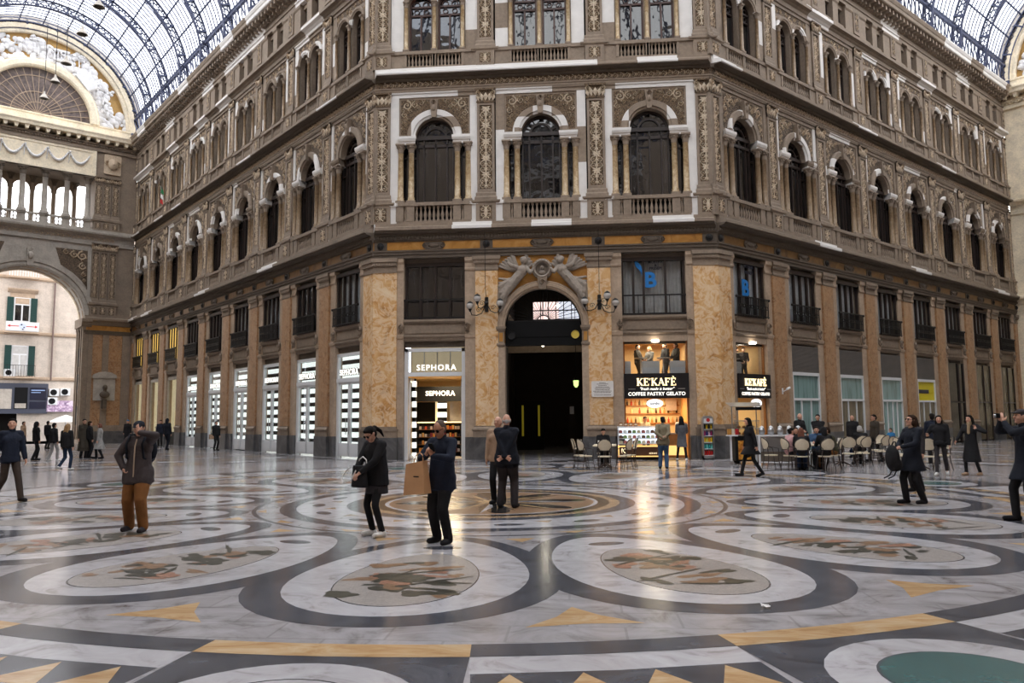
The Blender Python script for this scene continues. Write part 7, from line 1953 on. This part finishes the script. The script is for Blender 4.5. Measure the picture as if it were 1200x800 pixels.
bg = thing_at('shoulder_bag', 'small beige bag of the person in black by the banded shopfront', 'bag', I, (-.27, 0, .62)); m = MB(); m.cbox(-.13, .13, -.05, .05, 0, .26, .02); m.build('bag_body', CL['beige'], bg); m = MB(); m.tube([(-.1, 0, .25), (-.04, 0, .5), (.0, 0, .55), (.06, 0, .5), (.1, 0, .25)], .01, 5); m.build('strap', CL['beige'], bg)

# at the cafe
P20 = person('man in khaki jacket and jeans waiting at the gelato counter, seen from behind', (4.06, 25.3), 172, 1.65, hyaw=.2, hpitch=.1, feet=((-.1, .05), (.12, -.05)), hands=((-.02, .2, 1.0), (.02, .21, 1.04)), poles=((-1, .3, 0), (1, .3, 0)), palms=((0, 1, 0), (0, 1, 0), (.8, 0, .2), (-.8, 0, .2)),
             top='khaki', bottom='jeans', legw=1.1, hair='black', hairkind='cap', hem=-.12, fat=1.15, fine=True)
P21 = person('woman in grey coat and white sneakers at the cafe bar, seen from behind', (5.2, 29.75), 175, 1.62, hpitch=.1, feet=((-.16, .05), (.2, -.05)), hands=((-.12, -.3, 1.08), (.12, -.3, 1.08)), top='grey', topkind='coat', bottom='black', hem=-.4, hair='black', hairkind='loose', shoes='white', legw=.85)
P22 = person('barista in cream shirt behind the gelato counter', (4.05, 32.4), 15, 1.66, hpitch=.25, hands=((-.1, -.3, 1.05), (.12, -.3, 1.02)), top='cream', topkind='shirt', bottom='black', hair='black', hairkind='short')
P23 = person('barista in white shirt behind the cafe bar counter', (5.5, 32.3), -15, 1.66, hands=((-.1, -.32, 1.08), (.12, -.32, 1.08)), top='white', topkind='shirt', bottom='black', hair='black', hairkind='short')
P24 = person('long haired woman in black walking left past the snack cart', (6.08, 22.02), -82, 1.6, lean=.05, feet=((-.05, -.28), (.08, .3)), lift=(0, .04), hands=((-.24, -.1, .85), (.22, .12, .85)), top='black', topkind='coat', hem=-.3, bottom='black', legw=.85, hair='black', hairkind='long', fine=True)
for lab, F, x, y, fc, kw in (
    ('dark dressed guest at the left tall table in the cafe upper window', FRONT, XK - .62, 1.3, 60, dict(top='black', H=1.6)),
    ('fair haired guest in grey at the left tall table upstairs', FRONT, XK - .12, 1.35, -50, dict(top='grey', hair='blonde', hairkind='bob', H=1.52)),
    ('dark haired guest bending over the right tall table upstairs', FRONT, XK + .55, 1.25, -60, dict(top='dark_navy', H=1.64, lean=.12)),
    ('guest in black at the right end of the cafe upper window', FRONT, XK + .95, 1.35, -70, dict(top='black', H=1.66)),
    ('guest in black standing at the upper window of the right wing cafe', RIGHT, XR + .1, .95, 60, dict(top='black', H=1.5)),
    ('guest leaning forward at the upper window of the right wing cafe', RIGHT, XR + .6, .95, -40, dict(top='charcoal', H=1.55, lean=.2))):
    kw.setdefault('hair', 'black'); kw.setdefault('hairkind', 'short')
    q = F.at(x, y); I = person(lab, (q[0], q[1]), fc + math.degrees(F.a), z0=3.0, bottom='black', hands=((-.12, -.32, 1.05), (.14, -.32, 1.05)), **kw)
for F, x, lab in ((FRONT, XK - .4, 'tall round table at the left in the cafe upper window'), (FRONT, XK + .5, 'tall round table at the right in the cafe upper window'), (RIGHT, XR - .1, 'tall round table in the upper window of the right wing cafe')):
    t = tag(empty('bar_table', F.at(x - .12, .85, 3.0), F.a), lab, 'table', 'tall tables upstairs'); m = MB(); m.lathe([(.26, .98), (.27, 1.0), (.26, 1.02)], 0, 0, 16); m.build('tabletop', M['grey_stone'], t); m = MB(); m.lathe([(.2, 0), (.2, .02), (.035, .04), (.035, .98)], 0, 0, 10); m.build('pedestal', M['metal'], t)
for F, x, w, lab in ((FRONT, XK - 1.08, .26, 'small white padded bench at the left in the cafe upper window'), (FRONT, XK - .16, .7, 'white padded bench in the middle of the cafe upper window'), (FRONT, XK + .9, .6, 'white padded bench at the right in the cafe upper window'), (RIGHT, XR - .6, .8, 'white padded bench in the upper window of the right wing cafe')):
    t = tag(empty('bench', F.at(x, .5, 3.0), F.a), lab, 'bench', 'white benches upstairs'); m = MB(); m.cbox(-w / 2, w / 2, 0, .3, .0, .82, .02); m.build('seat', M['white_metal'], t); m = MB(); m.cbox(-w / 2, w / 2, -.01, .05, .6, .86, .02); m.build('cushion', M['white'], t)

# ------------------------------------------------------------------ bistro chairs and tables
M['wicker'] = plain('cream woven wicker', rgb(218, 204, 178), .7, var=.12, scale=40, bump=.4)
M['cane'] = plain('dark brown cane', rgb(48, 34, 28), .5)
_cp = {}
m = MB(); m.prism([(.21 * math.cos(2 * PI * k / 20), .2 * math.sin(2 * PI * k / 20)) for k in range(20)], 0, .035); m.xform(Matrix.Rotation(-PI / 2, 4, 'X')); m.shift(0, 0, .44); _cp['seat'] = m.mesh('seat', [M['wicker']])
m = MB(); n = 14; vs = []
for j in range(5):
    z = .62 + .33 * j / 4; hw = .2 * math.sqrt(max(.05, 1 - ((j - 1.6) / 2.75) ** 2))
    for i in range(n + 1):
        a = (i / n - .5) * 2; x = a * hw; vs.append((x, .2 - .07 * a * a + .02 * j, z))
vs2 = [(x, y + .02, z) for x, y, z in vs]
fs = [(j * (n + 1) + i, j * (n + 1) + i + 1, (j + 1) * (n + 1) + i + 1, (j + 1) * (n + 1) + i) for j in range(4) for i in range(n)]
m.add(vs, fs, 0, True); m.add(vs2, [f[::-1] for f in fs], 0, True); _cp['backrest'] = m.mesh('backrest', [M['wicker']])
m = MB(); pts = [(.2 * math.cos(t) * 1.06, .2 - .07 * abs(math.cos(t)) ** 2 * 1.05 + .02 * (2 + 2 * math.sin(t)) * .9, .775 + .185 * math.sin(t)) for t in [PI * (k / 10 - .25) for k in range(16)]]
m.tube(pts, .014, 6); m.tube([pts[0], (.2, .17, .46)], .014, 6); m.tube([pts[-1], (-.2, .17, .46)], .014, 6); m.tube([(-.13, .2, .62), (0, .215, .6), (.13, .2, .62)], .01, 5); _cp['back_frame'] = m.mesh('back_frame', [M['cane']])
for nm, sx, sy in (('fl', -1, -1), ('fr', 1, -1), ('bl', -1, 1), ('br', 1, 1)):
    m = MB(); m.tube([(sx * .17, sy * .15, .44), (sx * .18, sy * .17, .25), (sx * .2, sy * .22, 0)], [.015, .014, .012], 6); _cp[nm] = m.mesh('leg', [M['cane']])
for sx in (-1, 1):
    m = MB(); m.tube([(sx * .205, .15, .7), (sx * .235, .0, .67), (sx * .225, -.14, .64), (sx * .19, -.17, .44)], .012, 6); _cp['arm%d' % sx] = m.mesh('armrest', [M['cane']])
m = MB(); m.tube([(-.18, -.16, .22), (.18, .16, .24)], .009, 5); m.tube([(.18, -.16, .22), (-.18, .16, .24)], .009, 5); _cp['st'] = m.mesh('stretcher', [M['cane']])
def chair(at, face, label, group='bistro chairs at the right tables'):
    r = tag(empty('bistro_chair', (at[0], at[1], 0), R(face)), label, 'chair', group)
    for nm, key in (('seat', 'seat'), ('backrest', 'backrest'), ('back_frame', 'back_frame'), ('leg', 'fl'), ('leg', 'fr'), ('leg', 'bl'), ('leg', 'br'), ('armrest', 'arm-1'), ('armrest', 'arm1'), ('stretcher', 'st')): put(nm, _cp[key], r)
    return r
m = MB(); m.lathe([(.36, .71), (.38, .72), (.38, .745), (.36, .75)], 0, 0, 24); _tt = m.mesh('tabletop', [M['wicker']])
m = MB(); m.lathe([(.03, .06), (.028, .4), (.035, .7)], 0, 0, 10); _tp = m.mesh('pedestal', [M['cane']])
_tl = []
for k in range(4):
    c, d = math.cos(PI / 4 + PI / 2 * k), math.sin(PI / 4 + PI / 2 * k); m = MB(); m.tube([(0, 0, .14), (c * .16, d * .16, .07), (c * .28, d * .28, .0 + .02)], .02, 6); _tl.append(m.mesh('foot', [M['cane']]))
def table(at, label, group=None):
    r = tag(empty('bistro_table', (at[0], at[1], 0)), label, 'table', group); put('tabletop', _tt, r); put('pedestal', _tp, r)
    for f in _tl: put('foot', f, r)
    return r
def on_table(at, kinds, where):
    """napkin holder, cup, menu on a table top"""
    for nm, dx, dy in kinds:
        if nm == 'cup':
            o = thing_at('coffee_cup', ('left ' if dx < 0 else 'right ') + 'white coffee cup on ' + where, 'cup', None, (at[0] + dx, at[1] + dy, .75)); m = MB(); m.lathe([(.025, .012), (.04, .05), (.042, .07), (.036, .07), (.02, .02)], 0, 0, 12); m.build('bowl', M['white'], o); m = MB(); m.lathe([(.07, .0), (.075, .012), (.04, .008)], 0, 0, 14); m.build('saucer', M['white'], o)
        elif nm == 'menu':
            o = thing_at('menu_card', ('left ' if dx < 0 else 'right ') + 'folded white menu card standing on ' + where, 'menu', None, (at[0] + dx, at[1] + dy, .75), .3); m = MB(); m.add([(-.06, -.04, 0), (.06, -.04, 0), (.06, 0, .15), (-.06, 0, .15), (-.06, .04, 0), (.06, .04, 0)], [(0, 1, 2, 3), (3, 2, 5, 4)]); m.build('card', M['white'], o)
        else:
            o = thing_at('napkin_box', 'small dark napkin box on ' + where, 'box', None, (at[0] + dx, at[1] + dy, .75)); m = MB(); m.cbox(-.05, .05, -.04, .04, 0, .1, .008); m.build('holder', M['black'], o); m = MB(); m.box(-.035, .035, -.015, .015, .1, .14); m.build('napkin', M['white'], o)
# left of the gelato counter
TL = (2.2, 25.35)
table(TL, 'round bistro table left of the gelato counter with a seated man', 'cafe tables'); table((2.25, 26.2), 'second bistro table beyond the one left of the gelato counter', 'cafe tables')
for at, f, lab in (((2.18, 24.62), 180, 'bistro chair with its back to us, nearest in the left cafe group'), ((1.6, 24.95), 118, 'bistro chair facing right, nearest at the left of the left cafe group'), ((2.8, 24.95), -118, 'bistro chair facing left, nearest at the right of the left cafe group'),
                  ((1.42, 25.4), 85, 'bistro chair facing right, farther at the left of the left cafe group'), ((3.0, 25.45), -85, 'bistro chair facing left, farther by the gelato counter'), ((2.2, 26.95), 0, 'bistro chair under the man seated left of the gelato counter')):
    chair(at, f, lab, 'bistro chairs left of the gelato counter')
on_table(TL, (('menu', -.15, 0), ('cup', .1, .05)), 'the table left of the gelato counter')
SIT = dict(sit=.46, feet=((-.1, -.42), (.1, -.42)), hip=(0, .04))
person('man in black shirt seated alone at the table left of the gelato counter', (2.2, 26.95), 5, 1.62, lean=.12, hpitch=.35, hands=((-.14, -.36, .82), (.12, -.38, .82)), top='black', topkind='shirt', bottom='black', hair='black', hairkind='short', **SIT)
# right hand tables
T1, T2, T3, T4 = (8.45, 25.1), (10.0, 26.7), (11.0, 28.0), (11.6, 24.6)
table(T1, 'round bistro table crowded with seated people at the right', 'cafe tables'); table(T2, 'round bistro table with white menu cards in the middle of the right tables', 'cafe tables'); table(T3, 'farther bistro table beside the grey haired guest', 'cafe tables'); table(T4, 'rightmost bistro table behind the woman looking up', 'cafe tables')
on_table(T1, (('cup', -.15, .1), ('cup', .15, .05), ('napkin', 0, .15)), 'the crowded right table'); on_table(T2, (('menu', -.1, -.1), ('menu', .18, .05), ('cup', 0, .1)), 'the middle right table'); on_table(T4, (('napkin', .0, 0), ('cup', .15, -.1)), 'the rightmost cafe table'); on_table(T3, (('menu', 0, -.1),), 'the farther right table')
for at, f, lab in (((7.35, 25.1), 100, 'empty bistro chair at the left end of the right tables'), ((7.85, 24.8), 110, 'bistro chair under the woman in the pink sweater'), ((8.05, 24.25), 170, 'bistro chair with its back to us under the auburn haired woman'), ((8.75, 24.3), 190, 'bistro chair with its back to us under the hooded guest'),
                  ((9.15, 24.85), -105, 'bistro chair under the man in the green jacket'), ((8.3, 25.85), 0, 'bistro chair at the far side of the crowded table, left one'), ((8.95, 25.8), -20, 'bistro chair at the far side of the crowded table, right one'),
                  ((9.95, 25.85), 165, 'empty bistro chair with its back to us at the middle right table'), ((10.45, 26.1), 205, 'second empty bistro chair with its back to us at the middle right table'), ((9.6, 27.3), 20, 'bistro chair with a tan back beyond the menu cards'),
                  ((10.75, 27.1), 180, 'bistro chair under the grey haired guest'), ((11.5, 27.4), 215, 'empty bistro chair right of the grey haired guest'), ((11.75, 28.4), -60, 'bistro chair on the far side right of the grey haired guest'),
                  ((11.05, 24.4), 110, 'bistro chair facing right at the rightmost cafe table'), ((11.5, 23.9), 170, 'bistro chair with its back to us at the rightmost cafe table'), ((12.2, 24.5), -100, 'bistro chair facing left at the rightmost cafe table'), ((11.3, 25.4), 10, 'bistro chair facing us at the rightmost cafe table')):
    chair(at, f, lab)
for lab, at, f, kw in (('seated woman in pale pink sweater with dark hair tied back', (7.85, 24.8), 110, dict(top='pink', hair='black', hairkind='bun', H=1.6)),
                       ('seated woman with long auburn hair seen from behind', (8.05, 24.25), 165, dict(top='black', hair='auburn', hairkind='long', H=1.62, bottom='dark_jeans')),
                       ('seated guest with black hood seen from behind', (8.75, 24.3), 190, dict(top='black', hair='black', hairkind='hood', H=1.66)),
                       ('man in green brown jacket seated sideways at the crowded table', (9.15, 24.85), -100, dict(top='green', hair='brown', hairkind='short', H=1.68, bottom='rust', lean=.3)),
                       ('brown haired woman facing us at the far left of the crowded table', (8.3, 25.85), 0, dict(top='black', hair='brown', hairkind='bob', H=1.62)),
                       ('young man in pale blue top facing us at the far right of the crowded table', (8.95, 25.8), -15, dict(top='jeans', hair='black', hairkind='short', H=1.66)),
                       ('grey haired guest in black seated with back turned', (10.75, 27.1), 180, dict(top='black', hair='grey', hairkind='bob', H=1.64))):
    kw.setdefault('bottom', 'black'); kw.setdefault('lean', .15); person(lab, at, f, hands=((-.14, -.36, .82), (.12, -.38, .82)), **{**SIT, **kw})
person('waiter in black standing at the left behind the crowded table', (9.35, 29.2), 30, 1.72, top='black', bottom='black', hair='grey', hairkind='bald', hands=((-.12, -.24, 1.1), (.1, -.26, 1.0)))
person('waiter in black with arms folded beside the other waiter', (10.0, 29.2), -20, 1.68, top='black', bottom='black', hair='black', hairkind='short', hands=((.1, -.24, 1.12), (-.1, -.25, 1.06)), poles=((-1, .2, -.5), (1, .2, -.5)))
I = person('man in black standing with a white plastic bag behind the tables', (12.0, 31.6), -30, 1.64, top='black', bottom='dark_jeans', hair='stubble', hairkind='bald', skin=SKIN, hands=((-.2, -.1, .78), None))
b = thing_at('plastic_bag', 'white plastic bag with red print held by the standing man', 'bag', I, (-.2, -.12, .28)); m = MB(); ell(m, (0, 0, .16), .15, .09, .18); capsule(m, (0, 0, .3), (0, 0, .42), .07, .03); fuse('bag_body', m, [M['white']], b, .016); m = MB(); m.ball((0, -.085, .16), .05, 8, 6, 0, (1, .3, 1)); m.build('print', M['red'], b)
person('man in dark brown jacket passing left beyond the tables', (11.9, 29.0), -80, 1.66, feet=((-.08, -.2), (.1, .2)), top='long_brown', bottom='black', hair='black', hairkind='short')
person('child in blue jacket half hidden behind the tables', (12.9, 30.2), -60, 1.15, top='blue', bottom='dark_jeans', hair='brown', hairkind='short')
# scraps on the floor
for i, (x, y, lab) in enumerate(((3.05, 7.05, 'crumpled white paper scrap on the ochre floor band'), (.62, 22.8, 'tiny white paper scrap on the floor before the portal'), (-.1, 19.0, 'tiny white scrap on the floor beyond the compass medallion'), (-12.3, 33.6, 'tiny white scrap on the floor before the banded shopfronts'))):
    o = tag(empty('paper_scrap', (x, y, .004)), lab, 'litter'); m = MB(); rr = random.Random(i); vs = [(rr.uniform(-.07, .07), rr.uniform(-.05, .05), rr.uniform(0, .035)) for _ in range(9)]; m.add(vs, [(0, 1, 2), (2, 3, 4), (4, 5, 6), (6, 7, 8), (0, 3, 6), (1, 4, 7), (2, 5, 8)]); m.build('crumple', M['white'], o)
# ------------------------------------------------------------------ winged figures over the portal
pf = tag(empty('portal_relief', FRONT.at(0, .05, 5.3)), 'grey stone relief of two reclining winged figures holding a medallion over the portal', 'sculpture')
RS = plain('grey brown sculpture stone', rgb(150, 138, 126), .7, var=.2, scale=8, bump=.3)
def winged(sx, nm):
    m = MB(); X = lambda x, y, z: (sx * x, y, z)
    sc = .95
    ch, hp_, kn, ft = (.82, -.12, 2.2), (1.22, -.14, 1.72), (1.5, -.16, 1.35), (1.66, -.08, .72)
    capsule(m, X(*ch), X(*hp_), .2, .2, 10); ell(m, X(.8, -.16, 2.25), .22, .18, .22)
    capsule(m, X(*hp_), X(*kn), .21, .17); capsule(m, X(*kn), X(*ft), .16, .1); capsule(m, X(1.3, -.05, 1.78), X(1.66, -.05, 1.62), .22, .15); capsule(m, X(1.66, -.05, 1.62), X(1.74, -.04, 1.15), .14, .08)
    capsule(m, X(*ft), X(1.72, -.18, .6), .08, .05)
    capsule(m, X(.76, -.16, 2.4), X(.74, -.18, 2.55), .09, .09); ell(m, X(.73, -.2, 2.64), .14, .15, .165); ell(m, X(.75, -.15, 2.69), .15, .15, .13)
    capsule(m, X(.64, -.18, 2.36), X(.48, -.28, 2.14), .1, .08); capsule(m, X(.48, -.28, 2.14), X(.36, -.22, 2.28), .08, .06)
    capsule(m, X(.98, -.16, 2.36), X(1.22, -.26, 2.44), .1, .085); capsule(m, X(1.22, -.26, 2.44), X(1.36, -.22, 2.74 if sx > 0 else 2.55), .085, .06)
    for k in range(7): capsule(m, X(.98 + k * .11, -.3, 1.98 - k * .13), X(1.24 + k * .08, -.26, 1.72 - k * .15), .05, .06)
    for k in range(6): capsule(m, X(1.26 + k * .08, -.16, 1.85 - k * .1), X(1.74, -.06, 1.95 - k * .17), .08, .05)
    for k in range(3): capsule(m, X(1.6, -.12, 1.3 - k * .22), X(1.74, -.08, 1.1 - k * .22), .08, .06)
    fuse(nm, m, [RS], pf, .014, 1)
    w = MB()
    for k in range(13):
        t = k / 12; capsule(w, X(1.0 + .02 * k, .02, 2.3), X(1.18 + .62 * t, -.03 * (k % 2), 2.98 - .5 * t - .06 * (k % 2)), .09, .05, 8, .6)
    for k in range(8):
        t = k / 7; capsule(w, X(.72, .03, 2.3), X(.68 - .3 * t, -.03 * (k % 2), 2.98 - .4 * t - .05 * (k % 2)), .08, .045, 8, .6)
    fuse('wing', w, [RS], pf, .014, 1)
winged(-1, 'figure'); winged(1, 'figure')
m = MB(); m.ring(0, 2.3, [(.3, .05), (.26, -.12), (.33, -.24), (.42, -.12), (.42, .05)], 0, 2 * PI, 24)
for k in range(20):
    a = 2 * PI * k / 20; m.ball((.37 * math.cos(a), -.16, 2.3 + .37 * math.sin(a)), .05, 6, 4)
m.ring(0, 2.3, [(.0, .0), (.3, .02)], 0, 2 * PI, 20); m.ball((0, -.06, 2.36), .1, 8, 6, 0, (.8, .9, 1.1)); m.ball((0, -.04, 2.16), .15, 8, 6, 0, (1, .6, .7)); m.build('medallion', RS, pf)
finish_fusing()
